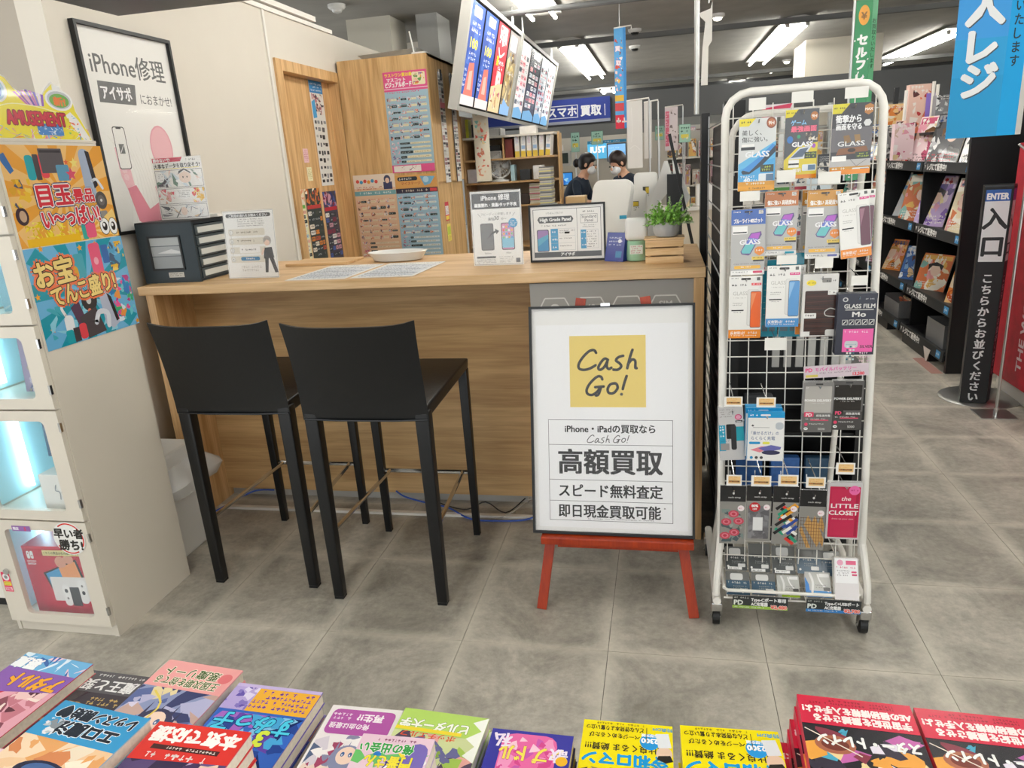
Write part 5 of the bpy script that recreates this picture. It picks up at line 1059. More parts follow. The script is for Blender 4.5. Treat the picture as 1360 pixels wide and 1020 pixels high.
def f_pow(dark):
    def f(p, H):
        p.r(0, 0, 100, H, '8a8886' if not dark else '5f5d5c'); p.rr(40, 4, 64, 9, 2, '3a3a3a'); p.rr(6, 14, 94, H * .60, 3, 'b8b4ae' if not dark else '1d1712'); p.bars(9, 17, 20, 1, 3, 5, 'f0f0f0', 3)
        p.t('POWER DELIVERY', 50, H * .38, 12, 'f4f4f2' , .03, 'c', fit=88); p.bars(26, H * .405, 74, 1, 3, 3, 'dcdad6', 4); p.r(0, H * .62, 100, H, '6b6967' if not dark else '454342'); p.rr(6, H * .59, 38, H * .69, 3, 'e0486a' if not dark else '2a2626'); p.t('PD', 22, H * .68, 17, 'f4dce2' if not dark else 'f0507a', .04, 'c')
        p.t('超急速充電', 70, H * .68, 9, 'e4e2e0', .02, 'c', fit=46); p.rr(28, H * .745, 88, H * .765, 1, 'e0486a'); p.bars(12, H * .72, 94, 1, 3, 4, 'e4e2e0', 5); p.e(14, H * .84, 6, 6, 'e0486a'); p.bars(24, H * .82, 90, 1, 3, 5, 'cfcdca', 6); p.e(14, H * .93, 7, 5, 'f4f4f2'); p.r(10, H * .925, 18, H * .935, '5a5a5a'); p.t('5000', 66, H * .955, 12, 'dcdad6', .0, 'c')
    return f
hang(1066, 508, 1106, 574, .09, 'mobile_battery_pack', 'package', 'grey mobile battery blister reading POWER DELIVERY under the pink shelf strip', f_pow(False), d=.022, m=BAGM, group='mobile batteries')
hang(1105, 506, 1146, 571, .09, 'mobile_battery_pack', 'package', 'black mobile battery blister reading POWER DELIVERY under the pink shelf strip', f_pow(True), d=.022, m=BAGM, group='mobile batteries')
def f_strip(p, H): p.r(0, 0, 100, H, 'd3c3cc'); p.t('PD', 3, H * .48, 9, 'e84a86', .04); p.t('モバイルバッテリー', 18, H * .45, 7.2, 'e05aa8', .03); p.bars(20, H * .55, 92, 1, 3, 2.4, '8a7a86', 4); p.t('13,580', 76, H * .93, 7, 'e84a5a', .05); p.rr(3, H * .72, 22, H * .93, 1, 'd8c860')
x, z, w_, h_ = qy(2.10, (1068, 485), (1153, 500)); sheet('battery_strip', w_, .036, PAPER, (lambda p: (f_strip(p, p.H), p)[1])(Pr(w_, .036)), 'pink and grey strip reading PD モバイルバッテリー on the rack', 'sign', (x, 2.10, z), ry=-.06, d=.001)
def f_chg(p, H):
    p.r(0, 0, 100, H, 'c9c7c6'); p.bars(6, 8, 60, 4, 10, 5, '8a8482', 3); p.e(80, 44, 14, 13, 'd0507a'); p.e(80, 44, 10, 9, 'e8a0b8'); p.rr(68, 58, 96, 68, 2, '3a3a3a'); p.t('Smart', 82, 66, 8, 'f4f4f4', .03, 'c'); p.r(0, 78, 26, H * .82, '2a9fc0'); p.bars(4, 82, 22, 4, 13, 9, 'e4f4f8', 3); p.rr(30, 74, 66, 140, 4, '1e1e20'); p.rr(48, 78, 70, 190, 8, '2e2e32'); p.r(70, 86, 100, 150, '20a4b4'); p.r(4, 160, 40, 190, '9a9694'); p.bars(8, 140, 38, 2, 8, 5, '2a7fa0', 8)
hang(955, 541, 988, 611, .08, 'car_charger_pack', 'package', 'white and teal blister with a black charger at the rack left', f_chg, d=.02, m=BAGM, tilt=-.06)
def f_wl(p, H):
    p.r(0, 0, 100, H, 'f0efec'); p.r(0, 0, 100, 16, '1f98d4'); p.bars(5, 5, 24, 1, 3, 6, 'f4f8fb', 3); p.rr(34, 5, 62, 11, 3, 'e4ecf2'); p.ln(14, 46, 60, 46, 1, '5a5a5a'); p.bars(10, 36, 18, 1, 3, 7, '3a3a3a', 5); p.rr(76, 30, 98, 52, 8, 'c2c8ce'); p.t('「乗せるだけ」の', 10, 68, 12.5, '6a7aa0', .01, fit=76); p.t('らくらく充電', 10, 84, 13, '5a6a96', .01, fit=66); p.rr(4, 90, 36, 98, 4, '2f98d0'); p.rr(42, 90, 62, 98, 3, 'e8e45a')
    p.p([(8, 116), (40, 104), (66, 106), (36, 124)], 'e88a98'); p.p([(30, 110), (66, 100), (94, 106), (92, 114), (52, 122)], '6a6ab0'); p.e(66, 124, 26, 7, '3a3a5a'); 
    for k, c in enumerate(('2a90c8', '4a4a4a', '4a4a4a')): p.e(12 + k * 14, H - 10, 4.5, 4.5, c)
for k, (lb, ox, oy, of) in enumerate((('blue and white wireless charger box, rearmost of three', -2, -7, .06), ('blue and white wireless charger box, middle of three', -1, -4, .082), ('white wireless charger box with a blue band, frontmost of three', 2, 2, .104))):
    hang(991 + ox, 546 + oy, 1039 + ox, 612 + oy - 2, of, 'wireless_charger_box', 'box', lb, f_wl, d=.018, m=mat('box_blue', '1f98d4', .4), group='wireless charger boxes', hook=k == 2)
def f_net(kind):
    def f(p, H):
        p.r(0, 0, 100, H, '8f8d88'); p.r(0, 0, 100, H * .27, '17171a'); p.t('neck strap', 56, H * .21, 10, 'd8d6d2', .01, 'c', fit=48); p.e(52, H * .13, 4, 5, 'd8d6d2')
        if kind == 0:
            p.art(6, H * .4, 94, H * .97, ['5a6a5a', '7a8a86', '4a5a60', '9aa098'], 26, 4, .3, .12)
            for c in ((54, .48), (26, .62), (58, .80), (20, .86), (74, .60)): 
                for r_, cc in ((21, 'c8485a'), (14, 'e0788a'), (8, 'b83a4c')): p.e(min(max(c[0], 22), 78), H * c[1], r_, r_ * .8, cc, 9)
        if kind == 1: p.r(8, H * .36, 92, H * .95, '77767a'); p.art(8, H * .4, 92, H * .95, ['6a696c', '86858a', '5f5e62'], 30, 4, .5, .2); p.e(34, H * .38, 22, 22, 'c8232c'); p.t('80%', 34, H * .38, 16, 'ffffff', .05, 'c'); p.t('OFF', 34, H * .43, 10, 'ffffff', .04, 'c'); p.r(28, H * .56, 68, H * .80, 'dedede'); p.r(30, H * .57, 66, H * .78, 'ececec')
        if kind == 2:
            Rr = random.Random(6)
            for k in range(34): x, y = Rr.uniform(8, 92), Rr.uniform(H * .34, H * .96); a = Rr.choice((.8, -.8)); L = 24; dx, dy = L * math.cos(a), L * math.sin(a); p.ln(max(min(x - dx, 98), 2), y - dy * .8, max(min(x + dx, 98), 2), min(y + dy * .8, H - 2), 13, Rr.choice(['d8352a', 'f2f0ea', '2a4a9a', '1c1c20', 'e8a030', '2a9a78', '1c1c20']))
        if kind == 3:
            for k in range(4): x0 = -6 + k * 26; p.p([(x0, H * .58), (x0 + 14, H * .42), (min(x0 + 66, 98), H * .82 if k < 3 else H * .6), (min(x0 + 54, 96), H * .95 if k < 3 else H * .7)] if x0 > 0 else [(2, H * .66), (10, H * .6), (50, H * .97), (34, H * .97)], 'c99a5a')
            for k in range(9): p.ln(4, H * (.46 + k * .055), 94, H * (.46 + k * .055) + 2, 1.6, '5a3a2a'); p.ln(8 + k * 10, H * .45, 10 + k * 10, H * .96, 1.4, '6a4a34')
        p.e(82, H * .38, 13, 13, 'f6e8ea'); p.bars(74, H * .37, 90, 1, 3, 6, 'e05a7a', 3)
    return f
G2 = 'neck strap packs in the lowest hanging row'
for (a, b_, c, d_), k, lb in (((956, 645, 990, 722), 0, 'pink rose patterned strap in a clear pack, lowest hanging row left'), ((991, 645, 1024, 719), 1, 'grey strap pack with a red 80% OFF sticker'), ((1026, 646, 1060, 723), 2, 'multicoloured woven strap in a clear pack'), ((1061, 651, 1096, 730), 3, 'beige tartan strap in a clear pack')):
    hang(a, b_, c, d_, .10, 'strap_pack', 'package', lb, f_net(k), d=.008, m=BAGM, group=G2)
def f_lc(p, H):
    p.r(0, 0, 100, H, 'c8c4c6'); p.rr(6, 14, 96, H - 6, 3, 'c2184a'); p.rr(12, 22, 84, H - 12, 2, 'c91f50'); p.r(84, 20, 92, H - 12, 'a8143e'); p.t('the', 40, 62, 20, 'f6e8ea', .01, 'l', sh=.25, fit=28); p.t('LITTLE', 52, 88, 21, 'f6eef0', .03, 'c', fit=80); p.t('CLOSET', 50, 112, 21, 'f6eef0', .03, 'c', fit=86); p.t('dress up your case', 48, 128, 7, 'e8a8b8', .01, 'c', fit=64); p.e(78, 26, 16, 16, 'f06aac'); p.bars(68, 23, 88, 1, 3, 6, 'c02a70', 3)
hang(1098, 641, 1143, 716, .11, 'case_pack', 'package', 'crimson pack reading the LITTLE CLOSET at the lower right of the rack', f_lc, d=.016, m=BAGM)
# price cards on the hooks
def card_(px0, py0, px1, py1, off, orange, lb):
    zc = at(px0, py0, Y=2.2).z; Y = ry_(zc) - off; x, z, w_, h_ = qy(Y, (px0, py0), (px1, py1)); h_ = abs(at(px0, py0, Y=Y).z - at(px0, py1, Y=Y).z)
    hk = MB(O).tube([(x, ry_(z) - .002, z + h_/2 + .004), (x, Y + .003, z + h_/2 - .004)], .0016, 5).build('hook', STEEL, rk)
    c = MB(O).box(x - w_/2, Y, z - h_/2, x + w_/2, Y + .0015, z + h_/2).build('price_card', PAPER, hk)
    if orange:
        p = Pr(w_, h_, 100, 62, 'f2f0ec'); p.rr(12, 6, 92, 50, 4, 'f2c98a'); p.bars(18, 10, 70, 2, 10, 6, 'e0a050', 3); p.r(16, 32, 86, 42, '7a5a30'); p.bars(20, 33, 80, 1, 3, 7, 'e88a3a', 5); q = p.build('price_print', None, P_MATTE); q.parent = c; q.name = 'print'
        me = q.data; 
        for v in me.vertices: v.co += Vector((x, Y - .0003, z)) - Vector(O)
        q.parent = hk
for c in ((962, 527, 986, 540), (1005, 528, 1030, 541), (965, 631, 985, 645), (998, 632, 1024, 646), (1034, 631, 1060, 646), (1071, 634, 1096, 648), (1111, 615, 1135, 630)): card_(*c, .125, True, '')
for c in ((995, 130, 1017, 146), (1052, 121, 1080, 136), (1123, 115, 1153, 130), (1032, 226, 1056, 242), (1087, 228, 1116, 244), (983, 254, 1009, 267), (1032, 339, 1058, 351), (1083, 341, 1106, 356), (1131, 366, 1152, 379), (1016, 449, 1044, 465)): card_(*c, .115, False, '')
# packs lying in the foot tray
def traypack(px0, py0, px1, py1, yb, name, lb, paint, d=.022, m=None, tl=.75, grp='adapter packs in the foot tray'):
    a_, b_ = at(px0, py0, Y=yb), at(px1, py0, Y=yb); w_ = (b_.x - a_.x) * .97; bot = at((px0 + px1) / 2, py1, Y=yb - .05)
    top = Vector(((a_.x + b_.x) / 2, yb, (a_.z + b_.z) / 2)); vec = top - bot; h_ = vec.length; p = Pr(w_, h_, 100, 100 * h_ / w_); paint(p, p.H)
    o = MB().box(-w_/2, 0, -h_/2, w_/2, d, h_/2).build(name, m or BAGM, None, bevel=.002, seg=1); c = (top + bot) / 2
    o.location = c; o.rotation_euler = (-math.atan2(vec.y, vec.z), 0, 0); tag(o, lb, 'package', grp); p.build('print', o, P_GLOSS); return o
def f_ad(wh, st, band='55585a', blue=False):
    def f(p, H):
        p.r(0, 0, 100, H, '6f706e'); 
        if wh: p.rr(18, 8, 72, H * .36, 8, 'dcdcda')
        p.r(0, H * .38, 100, H, '4b4f50' if not blue else '3d5a70'); p.bars(8, H * .43, 94, 1, 3, 9, 'd4d4d0', 4); p.bars(30, H * .60, 92, 2, 9, 5, '9aa0a0', 6); p.e(12, H * .84, 5, 5, 'e8e8e6'); p.rr(58, H * .72, 92, H * .86, 3, 'dededc')
        if st: p.r(10, H - 16, 76, H - 3, 'f0f0ee'); p.bars(16, H - 12, 70, 1, 3, 6, '3a3a3a', 5)
    return f
for q, (bx_, lb, fn) in enumerate((((963, 726, 992, 757), 'dark adapter pack with a white plug, back row leftmost in the tray', f_ad(1, 1)), ((994, 722, 1023, 760), 'plain dark adapter pack, second from left in the tray back row', f_ad(0, 1)), ((1025, 725, 1056, 762), 'dark adapter pack with a white plug, middle of the tray back row', f_ad(1, 1)), ((1058, 727, 1090, 762), 'dark blue-green adapter pack in the tray back row', f_ad(0, 0, blue=True)), ((1089, 732, 1116, 765), 'adapter pack partly behind the pink and white card', f_ad(1, 0, blue=True)))):
    traypack(*bx_, 2.215, 'adapter_pack', lb, fn)
for q, (bx_, lb, fn) in enumerate((((964, 759, 996, 790), 'adapter pack with a crumpled white plug, front row left in the tray', f_ad(1, 0, blue=True)), ((998, 761, 1030, 790), 'adapter pack with a white plug, front row second in the tray', f_ad(1, 0, blue=True)))):
    traypack(*bx_, 2.165, 'adapter_pack', lb, fn)
def f_cb(c1, c2):
    def f(p, H): p.r(0, 0, 100, H, 'bcbcb8'); p.r(0, H * .75, 100, H, c1); p.st([(20, 8), (30, H * .4), (26, H * .8)], 9, 'e8e8e6'); p.st([(50, 10), (60, H * .4), (88, H * .75)], 6, 'f2f2f0'); p.r(55, 6, 95, 20, 'f0f0ee'); p.rr(70, H * .6, 96, H * .74, 4, '4a4a4a'); p.p([(0, 20), (14, H * .5), (18, H), (0, H)], c2); p.bars(40, H * .5, 80, 2, 9, 5, '6a6a68', 4)
    return f
traypack(1032, 764, 1062, 793, 2.165, 'cable_pack', 'white cable pack with a lime green foot in the tray', f_cb('a9c83a', 'c9ccc8'), grp='cable packs in the foot tray')
traypack(1069, 760, 1104, 793, 2.165, 'cable_pack', 'white and bright blue cable pack in the tray', f_cb('2f8fd8', '2a80d0'), grp='cable packs in the foot tray')
def f_pk(p, H): p.r(0, 0, 100, H, 'ded8d8'); p.r(4, 4, 96, H * .60, 'f2f0f0'); p.e(24, 22, 13, 13, 'e8a0b8'); p.r(48, 12, 90, 30, 'e0507a'); p.bars(8, 38, 92, 1, 3, 8, 'd83a6a', 4); p.bars(10, 54, 60, 3, 10, 6, '8a8486', 6); p.rr(70, 58, 92, 66, 3, 'd83a6a'); p.rr(72, 70, 94, 78, 3, 'd83a6a')
traypack(1108, 741, 1141, 797, 2.15, 'promo_card_box', 'white box with a pink printed card at the right of the foot tray', f_pk, d=.035, m=PAPER, grp=None)
def f_sg(c, green, t1, t2, pr_):
    def f(p, H): p.r(0, 0, 100, H, '2c3030'); p.r(0, H * .78, 100, H, c); p.t('PD', 3, H * .72, 14, 'e8ece4', .04); p.t(t1, 34, H * .40, 8.6, 'f4f4f2', .04, fit=62); p.t(t2, 34, H * .74, 8.6, 'f4f4f2', .04, fit=30); p.bars(3, H * .1, 30, 1, 3, 4, 'b8bab4', 3); p.t(pr_, 70, H * .92, 10, 'f06a5a', .05, fit=28, out=('f6e8e4', .12)); p.bars(4, H * .84, 66, 1, 3, 2.4, 'e8ece4', 5)
    return f
for (a, b_, c, d_), fn, lb in (((973, 792, 1046, 809), f_sg('9fc44a', 1, 'Type-Cポート専用', 'AC充電器', '¥2,480'), 'black and green tray sign reading PD Type-Cポート専用 AC充電器'), ((1071, 797, 1143, 814), f_sg('2f80c8', 0, 'Type-C+USBポート', 'AC充電器', '¥2,780'), 'black and blue tray sign reading PD Type-C+USBポート AC充電器')):
    Y = 2.106; x, z, w_, h_ = qy(Y, (a, b_), (c, d_)); h_ = at(a, b_, Y=Y).z - at(a, d_, Y=Y).z; z = at((a + c) / 2, (b_ + d_) / 2, Y=Y).z
    p = Pr(w_, h_); fn(p, p.H); sheet('tray_sign', w_, h_, PAPER, p, lb, 'sign', (x, Y, z), d=.0012, ry=.0)
NUM = ['first', 'second', 'third', 'fourth', 'fifth', 'sixth', 'seventh', 'eighth', 'ninth', 'tenth']
# ================================================================ black mesh partition and gondola behind the wire rack
pt = empty('mesh_partition', (.16, 3.0, 0), 0, 'tall black mesh partition between the counter end and the wire rack', 'partition'); O = (.16, 3.0, 0)
MB(O).box(.165, 3.46, 0, .20, 3.56, 1.665).build('upright', BLK2, pt)
MB(O).box(.195, 2.60, 0, .262, 2.63, 1.655).build('upright', BLK2, pt)
MB(O).box(.215, 2.64, .0, .22, 3.46, 1.60).build('back_sheet', mat('partition_back', '0e0e10', .7), pt)
LWIRE = mat('wire_grey', '9a9a9a', .35, .6)
z = .1
while z < 1.65:
    MB(O).tube([(.196, 2.63, z), (.196, 3.46, z)], .0028, 5).build('wire', LWIRE, pt); z += .075
for y in (2.64, 3.45): MB(O).tube([(.196, y, .08), (.196, y, 1.65)], .003, 5).build('wire', LWIRE, pt)
for z in (1.42, .6, .25): MB(O).box(.228, 2.596, z, .232, 2.6, z + .014).build('slot', ALU, pt)
gd = empty('black_gondola', (.47, 3.0, 0), 0, 'low black gondola behind the white wire rack', 'gondola'); O = (.47, 3.0, 0)
MB(O).box(.27, 2.72, 0, .735, 3.4, .06).build('base', BLK2, gd)
MB(O).box(.255, 3.02, .06, .735, 3.04, .90).build('back_panel', BLK2, gd)
for z in (.18, .44): MB(O).box(.265, 2.74, z, .70, 3.02, z + .015).build('shelf', BLK2, gd)
MB(O).box(.70, 2.72, .06, .735, 3.4, .70).build('side_panel', BLK2, gd)
for k in range(7):
    x = .42 + k * .043; MB(O).tube([(x, 3.0, .83), (x, 2.80, .83), (x, 2.79, .845)], .0025, 5).build('hook', ALU, gd)
    o = MB().box(-.014, 0, -.13, .014, .012, 0).build('slim_pack', mat('slim_grey', 'b9b9b6', .25, .3), bevel=.002); o.location = (x, 2.80 + .02, .822); tag(o, f'slim silver pack on the black gondola behind the rack, {NUM[k]} from the left', 'package', 'slim silver packs on the gondola')
for k, (x, z, c, lb) in enumerate(((.33, .195, '2a5a9a', 'dark blue patterned pouch on the gondola shelf behind the rack, left'), (.47, .195, '3a6ab0', 'blue patterned pouch on the gondola shelf behind the rack, middle'), (.60, .195, '2f4f6a', 'slate blue pouch on the gondola shelf behind the rack, right'), (.36, .455, '34363a', 'dark grey box on the upper gondola shelf, left'), (.62, .455, '4a4a4c', 'dark grey box on the upper gondola shelf, right'))):
    o = MB().box(-.055, -.02, 0, .055, .02, .13).build('pouch' if k < 3 else 'dark_box', mat('pouch_' + c, c, .5, noise=.2, nscale=30), bevel=.008); o.location = (x, 2.82, z); tag(o, lb, 'pouch' if k < 3 else 'box')
# second silver wire stand seen through the upper half of the rack
sd = empty('silver_wire_stand', (.45, 3.25, 0), 0, 'silver wire stand of small goods seen through the white rack', 'rack'); O = (.45, 3.25, 0)
for x in (.28, .66): MB(O).tube([(x, 3.3, .0), (x, 3.3, 1.66)], .009, 8).build('post', ALU, sd)
for k in range(9): MB(O).tube([(.28 + k * .0475, 3.29, .95), (.28 + k * .0475, 3.29, 1.64)], .002, 5).build('wire', ALU, sd)
for k in range(12): MB(O).tube([(.28, 3.293, .95 + k * .062), (.66, 3.293, .95 + k * .062)], .002, 5).build('wire', ALU, sd)
GOLD = mat('pack_gold', 'a88a3a', .35, .4)
for k in range(9):
    o = MB().box(-.010, 0, -.17, .010, .008, 0).build('narrow_pack', GOLD if k % 2 else mat('pack_silver', 'c9c9c4', .3, .4), bevel=.001); o.location = (.29 + k * .028, 3.17, 1.60); tag(o, ('narrow gold pack' if k % 2 else 'narrow silver pack') + f' high on the silver wire stand, {NUM[k // 2]} of its colour from the left', 'package', 'narrow gold packs' if k % 2 else 'narrow silver packs')
Rg = random.Random(31)
cols = ['8a8f94', 'c9cdd0', '4a4e54', 'e4e2de', 'a3988a', '6a7a8a', 'd8d4cc', '3a3c40', 'b0b8be', 'efeeea']
NUM_ = ['first', 'second', 'third', 'fourth', 'fifth', 'sixth', 'seventh', 'eighth', 'ninth', 'tenth']
for r_, (z, rn) in enumerate(((1.40, 'middle row'), (1.22, 'low row'))):
    for k in range(5):
        w_, h_ = .062, .13; c = cols[(k * 3 + r_ * 4) % 10]; p = Pr(w_, h_, 100, 210, c); p.art(4, 50, 96, 170, [cols[(k + 2) % 10], cols[(k + 5) % 10], 'e8e4dc', '5a6470'], 14, k + r_ * 9, .5, .2); p.bars(10, 14, 90, 3, 12, 7, '2a2a2c' if k % 2 else 'f4f4f4', k); p.r(0, 185, 100, 210, ['e88a2a', '3a7ab8', '5aa04a', 'c84a5a', '8a8a8a'][k])
        sheet('small_pack', w_, h_, PAPER, p, f'small boxed accessory on the silver wire stand, {rn}, {NUM[k]} from the left', 'package', (.30 + k * .082, 3.16, z), d=.012, group='accessories on the silver stand')
p = Pr(.14, .06, 140, 60, 'f0eeea'); p.p([(14, 14), (26, 14), (20, 30)], 'e8c82a'); p.e(20, 36, 7, 7, '3aa070'); p.t('POINT', 38, 36, 26, '5a6a64', .01); sheet('point_sign', .14, .06, PAPER, p, 'small white sign reading POINT behind the upper rack', 'sign', (.52, 3.14, 1.60), d=.002)
sheet('pink_shelf_card', .12, .05, PAPER, Pr(.12, .05, 120, 50, 'f0e4e8').p([(0, 14), (118, 0), (100, 40), (0, 50)], 'e0486a').t('SALE', 30, 36, 22, 'f8e8ec', .03), 'pink and white card behind the top of the wire rack', 'sign', (.455, 3.285, 1.645), d=.002)
p = Pr(.09, .09, 90, 90, 'dce8ee'); p.t('人', 45, 72, 66, '3a4a50', .02, 'c'); sheet('small_sign', .075, .075, PAPER, p, 'small pale sign with the character 人 seen through the rack', 'sign', (.60, 3.13, 1.33), d=.002)

# ================================================================ black magazine shelving on the right
SX = 1.82
sh = empty('magazine_shelving', (SX, 5.05, 0), 0, 'long black magazine shelving along the right aisle', 'shelving'); O = (SX, 5.05, 0)
SB = mat('shelf_black', '141416', .45)
NB = 5; BW = .95; Y0 = 5.08
MB(O).box(SX, 5.045, 0, SX + .46, 5.075, 1.80).build('end_panel', SB, sh)
MB(O).box(SX + .42, 5.075, 0, SX + .46, Y0 + NB * BW, 1.515).build('back_panel', SB, sh)
for k in range(1, NB + 1): MB(O).box(SX + .06, Y0 + k * BW - .01, 0, SX + .42, Y0 + k * BW + .01, 1.36 if k < NB else 1.5).build('divider', SB, sh)
TIERS = [.10, .40, .86, 1.30]
for t_i, z in enumerate(TIERS):
    dep = (.0, .02, .04, .06)[t_i]
    for k in range(NB):
        ya, yb = Y0 + k * BW + .012, Y0 + (k + 1) * BW - .012
        MB(O).box(SX + dep, ya, z, SX + .42, yb, z + .012).build('shelf_board', SB, sh)
        lipo = MB(O).hexa([(SX + dep - .012, ya, z - .035), (SX + dep - .002, ya, z - .035), (SX + dep - .002, yb, z - .035), (SX + dep - .012, yb, z - .035), (SX + dep - .006, ya, z + .035), (SX + dep + .004, ya, z + .035), (SX + dep + .004, yb, z + .035), (SX + dep - .006, yb, z + .035)]).build('shelf_lip', DARKG, sh)
        p = Pr(BW - .04, .06, 300, 20, '26282a'); p.p([(6, 5), (16, 5), (11, 15)], 'd8d8d6'); p.t('レジにて販売中!!', 26, 16.5, 17, 'f6f6f4', .045); p.r(262, 2, 288, 18, '3f9ad8'); p.bars(266, 6, 284, 1, 3, 8, 'e4f2fa', k)
        q = p.build('print', lipo, P_MATTE); q.location = (SX + dep - .0095 - O[0], (ya + yb) / 2 - O[1], z - O[2]); q.rotation_euler = (0, 0, -PI / 2); q.rotation_euler.y = 0; q.rotation_euler.rotate_axis('X', -.085)
        q.location.x -= .0015
for y in (5.35, 6.35): MB(O).box(SX - .006, y, 0, SX + .42, y + .6, .06).build('kick_plate', SB, sh)
tag(MB().box(1.74, 5.05, 0.0003, 1.81, 5.45, .0012).build('floor_tape', mat('tape_red', 'a87c72', .6)), 'faded red tape strip on the floor at the foot of the black shelving', 'tape')
tag(MB().prism([(5.30, .075), (5.44, .072), (5.37, -.04)], .002, 0, SX - .018).build('price_triangle', mat('tri_white', 'd8d0cc', .5)), 'small white triangle tag on the lowest shelf lip at the near end', 'tag').location = (0, 0, .02)
PALS = {'pink': ['e8a0b0', 'f4d8dc', 'c85a7a', 'f8f0ee', 'd8b8a8', 'e8d0a0'], 'blue': ['3a6ab0', 'a8c8e8', 'e8f0f6', '2a3a6a', 'f0d8a8', '7aa8d8'], 'cream': ['f0e4c0', 'e8b860', 'd87a4a', '8ac0b8', 'f8f4e4', 'e8a0a0'], 'red': ['c83a3a', 'f0c8b8', 'e87a5a', '5a2a2a', 'f4ece4', 'e8b05a'],
        'grey': ['4a4a4e', '8a8a8e', 'd8d8d8', '2a2a2c', 'b0b0b4', 'f0f0f0'], 'green': ['6ab8a0', 'd8ecd8', 'f0d8c8', '3a7a6a', 'e8a8b0', 'f6f4e8'], 'purple': ['8a6ac0', 'c8b0e0', 'f0e0f0', '5a4a8a', 'e8a8c0', 'f6e8b0'], 'orange': ['e88a3a', 'f4c88a', 'c85a2a', 'f8e8d0', '8a5a3a', 'f0b0a0']}
def mag(x, y, z, w_, h_, col, lb, rz=-PI / 2, lean=.3, d=.008, name='magazine', seed=None, cat='magazine', title=None):
    seed = seed if seed is not None else int(y * 97 + z * 31); U = 100 * h_ / w_; pal = PALS[col]; p = Pr(w_, h_, 100, U, pal[seed % 3]); p.art(0, 0, 100, U, pal, 34, seed, .4, .08)
    R = random.Random(seed); p.e(R.uniform(30, 70), U * .42, 17, 19, 'f2d4c2'); p.p([(26, U * .30), (50, U * .22), (76, U * .30), (72, U * .44), (62, U * .33), (40, U * .33), (30, U * .46)], R.choice(['4a3030', '6a4a2a', '2a2a30', 'c89a5a'])); p.r(4, 4, 96, U * .16, R.choice(pal)); p.bars(8, 6, 92, 1, 3, U * .12, R.choice(['f6f2ea', 'c8303a', '2a3a6a']), seed); p.bars(6, U * .78, 94, 3, U * .06, U * .04, R.choice(['3a3a3a', 'f4f0ea', 'b8303a']), seed + 1)
    o = sheet(name, w_, h_, PAGES, p, lb, cat, (x, y, z + h_ / 2 * math.cos(lean)), rz=rz, rx=-lean, d=d, m=P_GLOSS, group='magazines on the black shelving')
    return o
ORD = ['nearest', 'second', 'third', 'fourth', 'fifth', 'sixth', 'seventh', 'eighth']
seq = ['cream', 'purple', 'pink', 'blue', 'green', 'red', 'orange', 'grey']
for t_i, (z, nm) in enumerate(((.412, 'third shelf'), (.872, 'second shelf'), (1.312, 'top shelf'))):
    for k in range(7):
        y = 5.30 + k * .52 + (.12 if t_i == 1 else 0) + (.07 if k % 2 else 0); c = seq[(k * 3 + t_i * 2 + (0 if t_i else 5)) % 8]
        if t_i == 2 and k == 0: c = 'grey'
        if t_i == 1 and k == 0: c = 'cream'
        if t_i == 1 and k == 1: c = 'purple'
        if t_i == 0 and k == 0: c = 'orange'
        mag(SX + .17 - .02 * (k % 2), y, z, .27, (.27, .37, .36)[t_i], c, f'{c} magazine on the {nm} of the black shelving, {ORD[k]} one from the near end', lean=.3, rz=-PI / 2 + .5)
# box and bins on the lower shelves
o = empty('grey_bin', (SX + .02, 5.25, .412 - .30 + .0), 0, 'open grey bin on the bottom shelf at the near end', 'bin'); o.location = (SX + .17, 5.42, .113)
MB().box(-.13, -.17, 0, .13, .17, .005).box(-.13, -.17, .005, -.125, .17, .16).box(.125, -.17, .005, .13, .17, .16).box(-.125, -.17, .005, .125, -.165, .16).box(-.125, .165, .005, .125, .17, .16).build('body', mat('bin_grey', '77787a', .4), o)
o = empty('goods_bin', (SX + .18, 6.45, .113), 0, 'grey tray of colourful small goods on the bottom shelf', 'bin')
MB().box(-.14, -.2, 0, .14, .2, .006).box(-.14, -.2, .006, -.134, .2, .12).box(.134, -.2, .006, .14, .2, .16).box(-.134, -.2, .006, .134, -.194, .14).box(-.134, .194, .006, .134, .2, .14).build('body', mat('bin_grey', '77787a', .4), o)
for k in range(10):
    q = MB().box(-.03, -.008, -.05, .03, .008, .05).build('small_goods', mat('goods_' + ['d87a5a', 'e8c8a0', '9a5a4a', 'c8b89a'][k % 4], ['d87a5a', 'e8c8a0', '9a5a4a', 'c8b89a'][k % 4], .5)); q.location = (SX + .16 + (k % 2) * .04, 6.29 + k * .034, .18); q.rotation_euler = (.4, .2, -PI / 2 + .1 * (k % 3)); tag(q, f'small packet in the grey tray on the bottom shelf, {NUM[k]} from the near end', 'package', 'packets in the grey tray')
